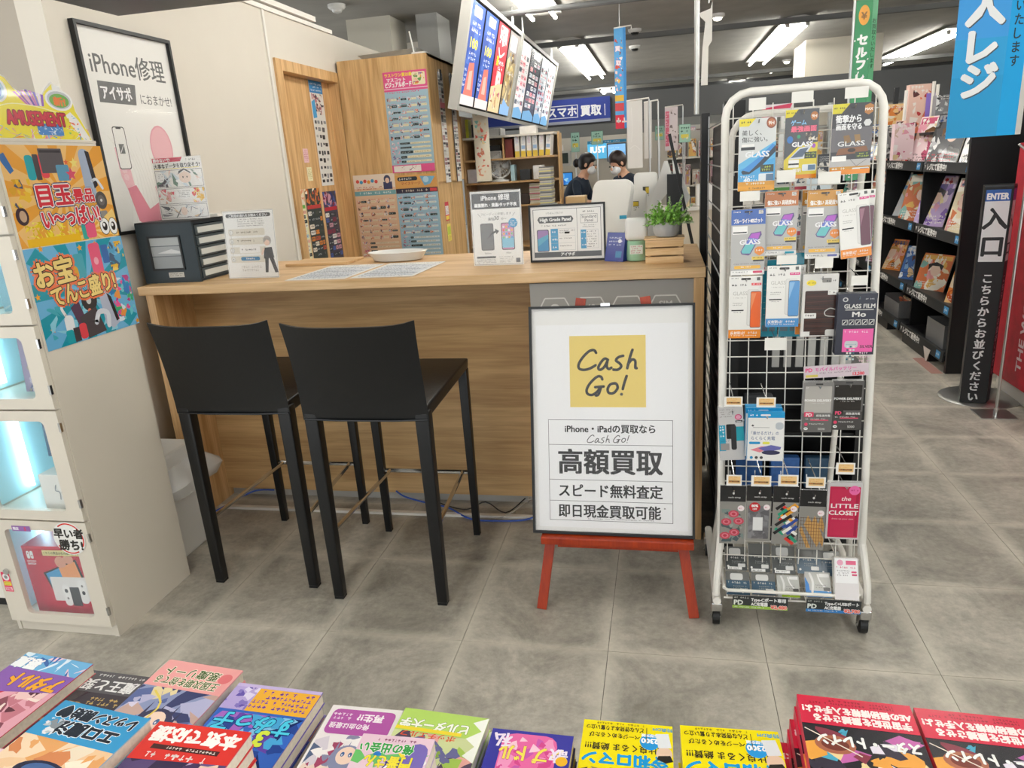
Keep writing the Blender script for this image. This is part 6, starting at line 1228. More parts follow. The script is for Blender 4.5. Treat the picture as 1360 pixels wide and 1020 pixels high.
# goods standing on the top of the shelving and above
for k, (px0, py0, px1, py1, Y, c, lb) in enumerate(((1208, 112, 1232, 178, 6.6, 'red', 'clear domed pack of red figures on the top of the shelving'), (1180, 170, 1192, 210, 6.9, 'grey', 'dark grey boxed set on the top shelf beside the wire rack edge'), (1189, 164, 1212, 212, 6.4, 'pink', 'pink and white boxed set leaning on the top shelf'), (1218, 150, 1232, 170, 6.7, 'orange', 'yellow boxed item behind the domed pack'), (1244, 126, 1262, 160, 6.4, 'grey', 'white printed carton standing above the shelving'), (1178, 138, 1206, 165, 7.2, 'orange', 'white carton with a round window of orange sweets'))):
    x, z, w_, h_ = qy(Y, (px0, py0), (px1, py1)); h_ = at(px0, py0, Y=Y).z - at(px0, py1, Y=Y).z
    U = 100 * h_ / w_; p = Pr(w_, h_, 100, U, PALS[c][1]); p.art(0, 0, 100, U, PALS[c], 20, k + 40, .4, .1); p.bars(8, 6, 92, 2, U * .08, U * .06, 'f4f0ea', k)
    o = sheet('boxed_goods', w_, h_, mat('box_' + c, PALS[c][1], .4), p, lb, 'box', (x, Y, z), d=.06, rz=.1)
tp_ = empty('upper_shelf', (2.15, 6.4, 0), 0, 'black upper shelf carrying the boxed goods above the magazines', 'shelf')
MB((2.15, 6.4, 0)).box(1.95, 6.2, 1.52, 2.5, 8.5, 1.54).build('board', SB, tp_); 
for y in (6.25, 8.4): MB((2.15, 6.4, 0)).box(2.28, y, 0, 2.32, y + .04, 2.0).build('post', SB, tp_)
for k, (px0, px1, py0, py1) in enumerate(((1231, 1240, 124, 162),)):
    x, z, w_, h_ = qy(6.6, (px0, py0), (px1, py1)); tag(MB().box(x - w_/2, 6.6, z - h_/2, x + w_/2, 6.64, z + h_/2).build('purple_panel', mat('purple_panel', '8a72c4', .5)), 'narrow purple panel above the magazine shelving', 'panel')
for k, (px, py0, py1) in enumerate(((1204, 120, 160), (1241, 108, 165), (1246, 112, 150))):
    a, b_ = at(px, py0, Y=6.5), at(px, py1, Y=6.5); tag(MB().tube([(a.x, 6.5, a.z), (a.x, 6.5, b_.z)], .012, 8).build('white_tube', WHITE), ['short white tube left of the domed pack above the shelving', 'white tube right of the purple panel', 'shorter white tube right beside the taller one'][k], 'tube')

# ================================================================ entry post, stand pole, red panel
ep = empty('entry_post', (1.84, 4.55, 0), 0, 'black queue post reading ENTER 入口 on a round steel base', 'sign post'); O = (1.84, 4.55, 0)
MB(O).lathe([(.215, 0), (.215, .004), (.20, .011), (.05, .014)], c=(1.84, 4.55, 0), n=40).build('base', ALU, ep, smooth=True)
bl = MB(O).prism([(1.690, 4.43), (1.818, 4.40), (1.862, 4.47), (1.80, 4.53), (1.715, 4.52)], 1.235 - .014, 2, .014).build('body', mat('post_black', '101214', .35), ep)
p = Pr(.1315, 1.21, 100, 920, '101214'); p.r(6, 10, 92, 56, '2f62b0'); p.t('ENTER', 49, 48, 34, 'f4f4f4', .045, 'c', fit=74); p.r(6, 56, 92, 302, 'e6e8ea'); p.t('入', 49, 160, 92, '1e2124', .035, 'c'); p.t('口', 49, 272, 92, '1e2124', .035, 'c')
p.t('こちらからお並びください', 48, 388, 44, 'eceeef', .03, vert=True)
q = p.build('print', bl, P_MATTE); q.location = ((1.690 + 1.818) / 2 - O[0], 4.415 - O[1] - .001, .62); q.rotation_euler.z = math.atan2(-.03, .128)
p = Pr(.08, 1.21, 60, 920, '2a1c26'); p.r(4, 10, 56, 56, '8a3a90'); p.r(4, 56, 56, 302, 'd8dade'); p.t('入', 28, 160, 60, '1e2124', .03, 'c'); p.t('口', 28, 272, 60, '1e2124', .03, 'c'); p.t('こちらからお並びください', 28, 388, 34, 'c8a8b8', .02, vert=True)
q = p.build('print', bl, P_MATTE); q.location = ((1.818 + 1.862) / 2 - O[0] + .0008, (4.40 + 4.47) / 2 - O[1] - .0008, .62); q.rotation_euler.z = math.atan2(.07, .044)
sp_ = empty('stand_pole', (1.80, 4.22, 0), 0, 'thin steel pole on a flat square base in front of the entry post', 'pole')
MB().box(-.09, -.06, 0, .09, .10, .006).build('base_plate', ALU, sp_); MB().tube([(0, 0, .006), (0, 0, .05)], .012, 12).build('socket', STEEL, sp_); MB().tube([(0, 0, .04), (-.005, .0, 1.40)], .008, 10).build('pole', ALU, sp_); MB().tube([(-.005, 0, 1.39), (-.06, 0, 1.44)], .006, 8).build('arm', ALU, sp_)
REDP = mat('panel_red', 'b3132c', .45, noise=.2, nscale=14)
rp = MB().box(0, -.49, 0, .05, .49, 1.32).build('red_panel', REDP); rp.location = (1.945, 4.21, .12); tag(rp, 'crimson side panel lettered THE WORLD IN YOUR at the right edge', 'panel')
p = Pr(.96, 1.30, 96, 130); p.t('THE WORLD IN YOUR', 35, 124, 8.5, 'f0d8dc', .03, rot=-PI / 2, fit=104); q = p.build('lettering', rp, P_MATTE); q.rotation_euler.z = -PI / 2; q.location = (-.001, 0, .68)
tag(MB().box(2.0, 3.7, .0, 2.5, 4.75, .5).build('white_plinth', WHITE, bevel=.01), 'white plinth at the lower right edge beside the red panel', 'plinth')
tag(MB().box(2.02, 3.9, .505, 2.4, 4.7, 1.62).build('dark_cabinet', mat('cab_maroon', '2a141c', .3)), 'dark maroon cabinet behind the blue banner at the right edge', 'cabinet')
sheet('goods_poster', .3, .5, PAPER, Pr(.3, .5, 100, 166, 'e8d8d0').art(0, 0, 100, 166, ['c84a4a', 'e89a7a', 'f4e4dc', '8a5a4a', 'e8c0a8'], 40, 5, .3, .1), 'busy red and cream poster right of the blue banner', 'poster', (2.02, 5.2, 2.0), d=.01)

# ================================================================ hanging banners
BLUE1 = 'banner_blue'
def banner_mat(n, c): return mat(n, c, .35)
bn_ = empty('blue_banner', (1.25, 3.42, 1.49), 0, 'large blue hanging banner lettered 人レジ at the upper right', 'banner')
BB = banner_mat('banner_blue', '2490d8')
f1 = MB().box(0, 0, 0, .185, .002, .93).build('left_face', BB, bn_); f1.location = (-.115, 0, 0)
f1.rotation_euler.z = -.02
f2 = MB().box(0, 0, 0, .085, .002, .93).build('right_face', banner_mat('banner_cyan', '12a2e6'), bn_); f2.location = (.07, -.0035, 0); f2.rotation_euler.z = .35
f3 = MB().box(0, 0, 0, .07, .002, .93).build('return_face', PAPER, bn_); f3.location = (.15, .027, 0); f3.rotation_euler.z = .9
p = Pr(.185, .93, 185, 930, '3aa2ec'); p.r(0, 560, 185, 930, '22a6e4'); p.r(0, 700, 185, 930, '12a0dc')
for ch, y in (('無', 340), ('人', 500), ('レ', 642), ('ジ', 768)): p.t(ch, 102, y + 4, 142, '4a5460', .045, 'c'); p.t(ch, 98, y, 142, 'f6f7f8', .045, 'c')
q = p.build('print', f1, P_MATTE, (.0925, 0, .465))
p = Pr(.085, .93, 85, 930, '0cb0f6'); p.t('お願いいたします', 40, 320, 46, '26333c', .02, vert=True); q = p.build('print', f2, P_MATTE, (.0425, 0, .465))
for x in (-.09, .06): MB().tube([(x, .003, .93), (x, .003, 1.31)], .003, 6).build('hanger', ALU, bn_)
gx, gz, gw, gh = qy(3.15, (1137, 4), (1158, 100))
gb_ = empty('green_banner', (gx, 3.15, 1.36), 0, 'narrow green hanging banner with an orange disc above the wire rack', 'banner')
gm = MB().box(-.036, 0, 0, .022, .002, .64).build('left_face', banner_mat('banner_green', '1f8f50'), gb_); gm2 = MB().box(0, 0, 0, .022, .002, .64).build('right_face', banner_mat('banner_green2', '5aa878'), gb_); gm2.location = (.022, -.001, 0); gm2.rotation_euler.z = .4
p = Pr(.058, .64, 58, 640, '1f8f50'); p.e(31, 52, 19, 34, 'f0a428'); p.t('¥', 31, 66, 34, '8a5a10', .03, 'c'); p.t('セルフレジ', 30, 150, 40, 'f4f6f2', .06, vert=True); p.art(2, 120, 56, 630, ['f4f6f2', '2f9a5a', '1f8f50'], 60, 4, .16, .06); p.build('print', gm, P_GLOSS, (-.007, 0, .32))
p = Pr(.022, .64, 22, 640, '5aa878'); p.t('お買取りいたします', 11, 80, 18, '1a4a2a', .02, vert=True); p.build('print', gm2, P_GLOSS, (.011, 0, .32))
MB().tube([(-.04, 0, .0), (-.04, 0, .66)], .005, 8).build('rod', ALU, gb_); MB().box(-.045, -.004, .64, .03, .008, .655).build('clip_bar', mat('clip_beige', 'c9b08a', .5), gb_)
MB().tube([(0, 0, .65), (0, 0, CZ - 1.36)], .002, 5).build('hanger', ALU, gb_)

# ================================================================ foreground table with stacked manga
tb = empty('display_table', (-.2, .45, 0), 0, 'low display table at the front edge carrying stacks of manga', 'table'); O = (-.2, .45, 0)
MB(O).box(-1.3, .05, .70, .75, .775, .72).build('table_top', mat('table_white', 'd8d4cc', .5), tb)
for x in (-1.27, .70):
    for y in (.08, .72): MB(O).box(x, y, 0, x + .03, y + .03, .70).build('leg', ALU, tb)
ris = MB().box(-1.1, .30, .7205, -.25, .60, .808).build('riser_box', mat('riser_white', 'e2ded6', .5)); tag(ris, 'white riser carrying the front row of manga on the display table', 'riser')
BK = {}
def cover(kind):
    """cover drawn upright on a 128 x 182 sheet"""
    p = Pr(.128, .182, 128, 182); U = 182; R = random.Random(kind)
    def hair(c, cx, cy, r): p.e(cx, cy, r, r * 1.05, c); [p.p([(cx - r + k * r * .33, cy - r * .2), (cx - r + (k + 1) * r * .33, cy - r * .3), (cx - r + k * r * .36, cy + r * (1.1 + .3 * (k % 2)))], c) for k in range(6)]
    def face(cx, cy, r): p.e(cx, cy, r * .8, r * .9, 'f6d8c6'); p.e(cx - r * .32, cy + r * .1, r * .16, r * .24, '4a6a9a'); p.e(cx + r * .32, cy + r * .1, r * .16, r * .24, '4a6a9a'); p.e(cx - r * .30, cy + r * .03, r * .05, r * .08, 'ffffff'); p.e(cx + r * .34, cy + r * .03, r * .05, r * .08, 'ffffff')
    if kind == 'magenta_red':
        p.r(0, 0, 128, U, 'cf3248'); p.p([(0, 30), (90, 0), (128, 0), (128, 60), (30, 150), (0, 150)], 'e8a8b8'); p.art(10, 20, 100, 120, ['f0c8c8', '8a4a5a', 'f6e0d8', 'c87a8a', '5a2a3a'], 40, 3, .3, .08); p.p([(0, 118), (128, 96), (128, 150), (0, 150)], '8a5ab0'); p.t('アダルト', 54, 140, 30, 'f0a828', .05, 'c', fit=90, out=('5a2a6a', .08)); p.r(0, 150, 128, U, '6ab0e0'); p.art(0, 150, 128, U, ['d8ecf8', '3a6ab0', 'e8c8d8'], 16, 2, .25, .08); p.t('悪魔', 104, 170, 24, 'f4f8fb', .05, 'c', out=('4a6aa8', .08))
    if kind == 'black':
        p.r(0, 0, 128, U, '3c3640'); p.art(0, 0, 128, 120, ['5a4a50', '2a2630', '7a5a4a', 'a88a5a', '4a4450'], 40, 6, .3, .08); p.r(0, 140, 128, U, '56545a'); p.bars(8, 172, 120, 1, 4, 5, 'd8d8d8', 3); p.t('魔王と契約', 64, 164, 24, 'e8e8ea', .03, 'c', fit=112); p.bars(10, 118, 60, 2, 8, 6, 'c8a868', 5)
    if kind == 'pink':
        p.r(0, 0, 128, U, '8f9ac4'); p.art(0, 0, 128, 130, ['5a6aa0', 'b8b8dc', 'e8d8a8', '3a4270', 'c8a8a0', 'dcd4ec'], 50, 9, .35, .08); hair('3a3a5a', 60, 60, 30); face(60, 66, 22); p.st([(90, 20), (70, 90), (100, 120)], 3, 'e8d060'); p.r(0, 128, 128, U, 'f2a8a8'); p.t('王国次期を捨てる', 66, 148, 17, '4a6a3a', .02, 'c', fit=104, out=('f8e8d8', .08)); p.t('悪魔リート', 70, 168, 19, '4a6a3a', .02, 'c', fit=90, out=('f8e8d8', .08)); p.e(14, 160, 10, 10, 'e87a80')
    if kind == 'purple_blue':
        p.r(0, 0, 128, U, '3a6ac8'); p.art(0, 0, 128, 130, ['2a4a9a', '6a4ab0', '4aa8e0', 'a86ac8', '1f2f6a', '8ac8f0'], 46, 12, .35, .08); hair('c87ac0', 76, 56, 26); face(76, 62, 19); p.t('すみっ子', 64, 126, 34, '4fd0f0', .03, 'c', fit=112, out=('1f3a7a', .07)); p.t('3', 40, 104, 34, 'd8e84a', .05, 'c', out=('1f3a7a', .08)); p.r(0, 134, 90, 176, 'f2b43a'); p.bars(6, 140, 86, 4, 9, 6, '7a4ab0', 4); p.r(90, 134, 128, U, 'b9a8e0'); p.art(90, 134, 128, U, ['8a7ac8', 'e0d8f4', '6a5ab0'], 16, 3, .3, .1); p.r(0, 176, 128, U, 'c9b8e8')
    if kind == 'white_magenta':
        p.r(0, 0, 128, U, 'efe9ea'); p.art(4, 4, 124, 118, ['d8d0dc', '8a8aa8', 'f0d8cc', 'a84a6a', 'f4f0f0', '5a6a8a'], 44, 15, .35, .08); hair('8a90b0', 60, 70, 26); face(60, 76, 20); p.rr(8, 118, 120, 174, 10, 'b45aa8'); p.t('俺の血は最強', 80, 142, 14, 'f6ecf4', .02, 'c', fit=70); p.t('再生!?', 50, 164, 18, 'f6ecf4', .04, 'c'); p.bars(84, 150, 116, 2, 9, 6, 'f0d8ec', 5)
    if kind == 'green':
        p.r(0, 0, 128, U, 'cfd8a0'); p.art(0, 0, 128, 140, ['a8c85a', 'e8a8a0', '5a4a60', 'f0e8d0', '8aa84a', 'c87a7a', '6a6a9a'], 50, 18, .35, .08); hair('5a5a6a', 60, 60, 26); face(60, 66, 20); p.r(0, 140, 128, U, 'b6d86a'); p.t('ビルダー大学', 74, 162, 19, 'f8f8f0', .04, 'c', fit=100, out=('5a8a2a', .07)); p.r(30, 142, 128, 148, 'f0d83a'); p.t('ボッチエルフ', 76, 140, 12, 'e85a3a', .02, 'c', fit=80); p.p([(0, 100), (18, 110), (6, 128), (22, 140), (4, 156), (20, 170), (0, 182)], 'f6f8f0')
    if kind == 'violet_pink':
        p.r(0, 0, 128, U, '3a3aa0'); p.rr(22, 4, 108, 176, 20, 'e86aa8'); p.art(24, 10, 106, 170, ['f09ac8', 'd84a90', 'f4c8dc', 'c85ab0'], 36, 21, .3, .08); p.t('コミ災難私', 64, 92, 26, 'f4e45a', .0, 'c', fit=110); p.t('ンプ ドル', 60, 150, 34, 'f4e45a', .03, 'c', fit=96, out=('c83a80', .05)); p.t('歌', 18, 150, 28, 'f0e4f8', .03, 'c'); p.t('私', 108, 172, 30, 'f0e4f8', .03, 'c'); p.e(12, 130, 9, 9, 'f0b82a')
    if kind == 'yellow':
        p.r(0, 0, 128, U, 'f4e20e'); p.art(4, 4, 124, 96, ['4a4038', '8a7a60', 'c8b890', 'e8dcc0', '3a3430', 'a09080'], 40, 24, .3, .08); p.t('令和ロマン', 66, 120, 25, '1f9ad8', .05, 'c', fit=116, out=('f8f8f0', .05)); p.t('高比良くるま 絶賛!!!', 66, 138, 14, '3a3420', .02, 'c', fit=112)
        p.t('ページをめくるたび', 82, 158, 10, '3a3420', .02, 'c', fit=72); p.t('どんな啓発本より奮い立つ', 82, 172, 10, '3a3420', .02, 'c', fit=82); p.e(32, 148, 14, 15, '2a9ae0'); p.t('2300', 32, 154, 12, 'f6fafc', .05, 'c'); p.t('万部突破', 32, 162, 6, 'f6fafc', .03, 'c'); p.e(12, 128, 11, 13, 'e8c8b0'); p.p([(0, 116), (10, 112), (22, 118), (20, 124), (4, 126)], '2a2622'); p.p([(2, 140), (20, 138), (24, 164), (6, 166)], 'e4e8ec')
        p.bars(40, 175, 118, 1, 3, 4, '8a7a20', 4); p.r(36, 146, 37, 174, '5a5020'); p.t('特典DM', 14, 176, 8, '5aa8d0', .02, 'c')
    if kind == 'red_sf':
        p.r(0, 0, 128, U, '26242c'); p.art(0, 0, 128, 130, ['3a3444', 'f0a84a', '6a5ab0', 'e8e0f0', '8a3a4a', '4aa8c8', 'c86ab0', 'f0d8a0'], 60, 27, .3, .06); p.e(96, 104, 22, 14, 'b06a50'); p.e(96, 104, 15, 9, '7a3a30'); p.t('スター・トレイン', 60, 118, 19, 'f4f4f4', .05, 'c', fit=108, out=('2a2a30', .06)); p.ln(4, 60, 60, 20, 1.5, 'f0d070'); p.ln(70, 90, 126, 126, 1.5, 'f4e8d8')
        p.r(0, 134, 128, U, 'd82848'); p.t('宇宙世紀を震撼させる', 60, 150, 13, 'f8ecec', .05, 'c', fit=106); p.t('AEの極秘情報を入手せよ!', 64, 164, 13, 'f8ecec', .05, 'c', fit=120); p.bars(20, 169, 116, 2, 5, 3.4, '8a1a2c', 4)
    if kind == 'sky':
        p.r(0, 0, 128, U, 'f0c8a0'); p.art(0, 0, 128, 120, ['f4d8b8', 'e8a86a', 'f8ecd8', 'd88a5a', 'f0e0c8'], 34, 30, .4, .08); p.e(60, 68, 34, 18, '2a2e4a'); p.e(60, 70, 24, 12, '4a6aa0'); p.e(66, 64, 8, 4, 'e4ecf8'); p.r(0, 118, 128, U, '3a9ad0'); p.t('エロ魔法', 60, 148, 25, '1e2a3a', .05, 'c', fit=86, out=('f4f8fb', .09)); p.t('レッスン開始♥', 64, 172, 21, '1e2a3a', .05, 'c', fit=108, out=('f4f8fb', .09)); p.art(96, 122, 126, 150, ['e4e8ec', '8a949c', 'b8c4cc'], 12, 3, .4, .1)
    if kind == 'red_white':
        p.r(0, 0, 128, U, '5a4a78'); p.art(0, 0, 128, 130, ['6a5a90', '4a3a60', 'f0d0c0', 'b8a8d0', '3a2f50', '8a7ab0'], 40, 33, .35, .08); hair('7a5ab0', 54, 66, 26); face(54, 72, 20); p.p([(0, 124), (128, 116), (128, U), (0, U)], 'e03a34'); p.bars(30, 122, 116, 1, 3, 9, 'f6e8e4', 4); p.r(20, 136, 110, 144, '4a2a2a'); p.bars(24, 138, 106, 1, 3, 4, 'f0e0d8', 6); p.t('本気で応援', 64, 172, 28, 'fbf6f4', .045, 'c', fit=116)
    if kind == 'mixed':
        p.r(0, 0, 128, U, 'e8c8d8'); p.art(0, 0, 128, 150, ['2a7ac8', 'f0d83a', 'e04a8a', '3a3a8a', 'f4f0f0', '6ac06a'], 50, 36, .35, .08); p.rr(4, 100, 40, 170, 17, '7a6ab8'); p.t('俺の出会い', 76, 164, 20, '3aa04a', .04, 'c', fit=94, out=('f4f4f0', .08)); p.t('門番さん', 66, 140, 24, 'f0e03a', .04, 'c', fit=80, out=('3a2a6a', .06)); p.bars(30, 170, 110, 1, 3, 5, '8a4a6a', 5)
    return p
def book(kind, cx, cy, z, w_, ang, spine, lb, th=.018, grp='manga on the display table', printed=True, l=None):
    """lying book, its cover upside down for the camera; root mesh = cover"""
    l = l or w_ * 1.42
    if kind not in BK:
        b = MB().box(-.064, -.091, -.009, .064, .091, -.0078).box(-.064, -.091, .0078, .064, .091, .009).box(-.064, -.091, -.0078, -.0625, .091, .0078)
        cv = b.build('manga_book', mat('spine_' + spine, spine, .3)); pg = MB().box(-.0624, -.0895, -.0076, .0630, .0895, .0076).build('page_block', PAGES, cv)
        q = cover(kind).build('print', cv, P_GLOSS); q.rotation_euler = (-PI / 2, 0, PI); q.location = (0, 0, .0091)
        BK[kind] = cv; o = cv
    else:
        src = BK[kind]; o = src.copy(); COL.objects.link(o); o.parent = None
        for ch in src.children:
            if ch.name.startswith('print') and not printed: continue
            c = ch.copy(); COL.objects.link(c); c.parent = o
    o.location = (cx, cy, z - .009 * th / .018); o.rotation_euler = (0, 0, ang); o.scale = (w_ / .128, l / .182, th / .018); tag(o, lb, 'book', grp); return o
Rb = random.Random(77)
def stack(kind, pA, pB, z, spine, nm, n=4, th=.0185, l=None, jit=.003, shiftx=0.):
    """top book's far edge runs between two photo points at height z; n books down to the table"""
    a, b_ = at(*pA, Z=z), at(*pB, Z=z); e = (b_ - a); w_ = e.length; ang = math.atan2(e.y, e.x); L = l or w_ * 1.42
    c = (a + b_) / 2 + Vector((math.sin(ang), -math.cos(ang), 0)) * L / 2
    for k in range(n):
        dx = 0 if k == 0 else Rb.uniform(-jit, jit) + shiftx * k; dy = 0 if k == 0 else Rb.uniform(-jit, 0)
        book(kind, c.x + dx, c.y + dy, z - k * (th + .0004), w_, ang + (0 if k == 0 else Rb.uniform(-.015, .015)), spine, nm if k == 0 else f"{' '.join(nm.split()[:9]).rstrip(',')}, {('second', 'third', 'fourth', 'fifth')[k-1]} copy from the top", th, printed=True, l=L)
stack('magenta_red', (38, 866), (124, 882), .80, 'c83048', 'red and blue manga lying far left on the table', 4)
stack('black', (107, 888), (203, 900), .782, '38343c', 'dark grey manga between the red and the pink stacks', 3)
stack('pink', (226, 876), (323, 891), .80, 'e88a90', 'pink banded manga with a blue picture, fourth stack edge left', 4, jit=.004)
stack('purple_blue', (318, 907), (429, 920), .80, '6a5ab8', 'blue manga with an orange band and purple corner', 4)
stack('white_magenta', (443, 936), (536, 944), .79, 'e8e0e4', 'white manga with a magenta panel', 3)
stack('green', (539, 940), (650, 955), .798, 'b6d86a', 'green banded manga right of the magenta one', 4)
stack('violet_pink', (655, 967), (762, 978), .80, '3a3aa0', 'violet and pink manga left of the yellow pair', 4)
stack('yellow', (776, 955), (893, 965), .80, 'f0de10', 'yellow paperback reading 令和ロマン, left of the pair', 4, shiftx=-.003)
stack('yellow', (903, 963), (1033, 972), .80, 'f0de10', 'yellow paperback reading 令和ロマン, right of the pair', 4)
stack('red_sf', (1058, 922), (1208, 938), .825, 'c82242', 'red banded space manga in the taller pile beside the yellow books', 5, shiftx=-.004)
stack('red_sf', (1213, 940), (1375, 957), .822, 'c82242', 'red banded space manga in the pile at the right corner', 5)
stack('sky', (87, 930), (200, 955), .882, '8ac4e0', 'sky blue banded manga in the front row', 3, l=.16)
stack('red_white', (212, 958), (334, 973), .872, 'd83a38', 'red banded manga reading 本気で in the front row', 3, l=.16)
stack('mixed', (483, 974), (578, 982), .866, 'b8a8c8', 'multicoloured manga in the front row before the magenta one', 3, l=.14)
stack('mixed', (-90, 975), (30, 1000), .868, 'd8d0c8', 'pale manga cut off at the lower left corner', 3, l=.14)
# ================================================================ tilted menu screens
ms = empty('menu_screen_rack', (-1.4, 5.15, 1.93), 0, 'white frame carrying the tilted portrait menu screens under the ceiling', 'frame'); O = (-1.4, 5.15, 1.93)
TL = .235
def tiltpt(y, s, off=0.): return (-1.4 + math.sin(TL) * s + math.cos(TL) * off, y, 1.93 + math.cos(TL) * s - math.sin(TL) * off)
def tbox(mb, y0, y1, s0, s1, o0, o1): mb.hexa([tiltpt(y0, s0, o0), tiltpt(y1, s0, o0), tiltpt(y1, s0, o1), tiltpt(y0, s0, o1), tiltpt(y0, s1, o0), tiltpt(y1, s1, o0), tiltpt(y1, s1, o1), tiltpt(y0, s1, o1)])
for nm_, ya, yb in (('front', 5.17, 6.93), ('rear', 7.02, 9.25)):
    b = MB(O); tbox(b, ya, yb, -.03, .70, -.06, -.04); b.build('back_panel', mat('menu_back', '2a2b2d', .5), ms)
    b = MB(O); tbox(b, ya, yb, -.035, -.005, -.05, .015); tbox(b, ya, yb, .69, .72, -.05, .015); b.build('rail', FIXT, ms)
    for y in (ya - .03, yb - .01): b = MB(O); tbox(b, y, y + .04, -.035, .72, -.05, .018); b.build('end_cap', FIXT, ms)
    for y in (ya + .2, yb - .2): MB(O).tube([tiltpt(y, .70, -.03), (tiltpt(y, .70, -.03)[0], y, CZ)], .012, 6).build('hanger', ALU, ms)
def menu(y0, y1, paint, lb):
    w_, h_ = y1 - y0, .665; p = Pr(w_, h_, 60, 100); paint(p)
    c = tiltpt((y0 + y1) / 2, .3425, .004)
    o = MB().box(-w_/2, 0, -h_/2, w_/2, .035, h_/2).build('menu_screen', BLACK); o.location = c; o.rotation_euler = (TL, 0, PI / 2); tag(o, lb, 'screen', 'tilted menu screens'); p.build('print', o, P_SCREEN)
def m_blue(p): p.r(0, 0, 60, 100, '3f5cab'); p.r(0, 90, 60, 100, 'e4dcd8'); p.art(2, 0, 58, 60, ['4a68b8', '3a54a0', '5270bc'], 14, 3, .4, .1); p.rr(16, 3, 48, 13, 2, 'f2ecd8'); p.bars(14, 18, 50, 2, 6, 4, 'dce4f4', 3); p.t('100', 30, 43, 13, 'f0e040', .05, 'c', fit=30); p.bars(16, 47, 46, 2, 5, 3, 'dce4f4', 5); p.p([(22, 58), (42, 56), (50, 90), (12, 90)], 'e87a6a'); p.p([(26, 66), (38, 64), (40, 84), (24, 84)], 'f2b0a0'); p.bars(3, 64, 14, 4, 5, 3, 'dce4f4', 8)
def m_red(p): p.r(0, 0, 60, 100, 'd8404a'); p.rr(12, 2, 50, 22, 3, 'f4e8e4'); p.art(12, 4, 50, 24, ['f4e8e4', 'd8404a', 'f0c8c8'], 12, 4, .4, .1); p.st([(14, 28), (26, 36), (46, 30)], 3, 'f4ecea'); p.t('楽', 16, 46, 12, 'f0d83a', .04, 'c'); p.bars(22, 40, 50, 2, 6, 5, 'f6ecea', 4); p.rr(20, 52, 46, 78, 8, 'f2d8d0'); p.art(20, 52, 46, 80, ['e8a8a0', 'f2d8d0', 'c86a6a'], 14, 6, .3, .1); p.p([(0, 72), (60, 64), (60, 100), (0, 100)], 'e8c89a'); p.art(4, 72, 56, 96, ['d8b080', 'c85a8a', 'f0dcc0', 'a87a5a'], 20, 7, .3, .1)
def m_tan(p): p.r(0, 0, 60, 100, '9a8a6a'); p.r(0, 0, 60, 34, '8a8480'); p.rr(10, 4, 50, 22, 2, 'd8d4cc'); p.art(4, 24, 56, 84, ['a89058', 'c8b078', '8a6a48', 'd8c89a', '6a5840', 'b89a60'], 34, 9, .3, .1); p.bars(8, 46, 54, 1, 3, 5, 'e8e4dc', 4); p.p([(4, 100), (14, 80), (56, 90), (60, 100)], '8ab4e0'); p.r(0, 88, 60, 100, '8ab4e0')
def m_list(c):
    def f(p):
        p.r(0, 0, 60, 100, c); p.rr(14, 2, 48, 12, 2, 'f4f4f2'); y = 16; R = random.Random(len(c) + ord(c[0]))
        while y < 84:
            for x in (5, 22, 40): p.rr(x, y, x + 14, y + 6, 1, R.choice(['f0eeea', 'f0eeea', 'e8b0b0', 'd0d4d8', '6a6e74'])); p.bars(x + 1, y + 1, x + 13, 1, 3, 4, R.choice(['4a4a4c', 'c84a5a']), R.randint(0, 99))
            y += 8.5
        p.p([(0, 100), (0, 88), (34, 84), (60, 92), (60, 100)], '7ab0dc')
    return f
for y0, y1, fn, lb in ((5.20, 5.60, m_blue, 'tilted blue menu screen with a yellow figure, nearest of the row'), (5.64, 6.04, m_blue, 'tilted blue menu screen with a yellow figure, second of the row'), (6.08, 6.48, m_red, 'tilted red menu screen, third of the row'), (6.52, 6.90, m_tan, 'tilted tan and brown menu screen, fourth of the row'),
                       (7.06, 7.54, m_list('e4dcda'), 'tilted pale list screen with red boxes, first beyond the frame post'), (7.58, 8.2, m_list('4c4e54'), 'tilted dark grey list screen, second beyond the frame post'), (8.24, 8.70, m_list('c8ccd2'), 'tilted pale grey list screen, third beyond the frame post'), (8.74, 9.22, m_list('eceeee'), 'tilted white list screen at the far end')):
    menu(y0, y1, fn, lb)

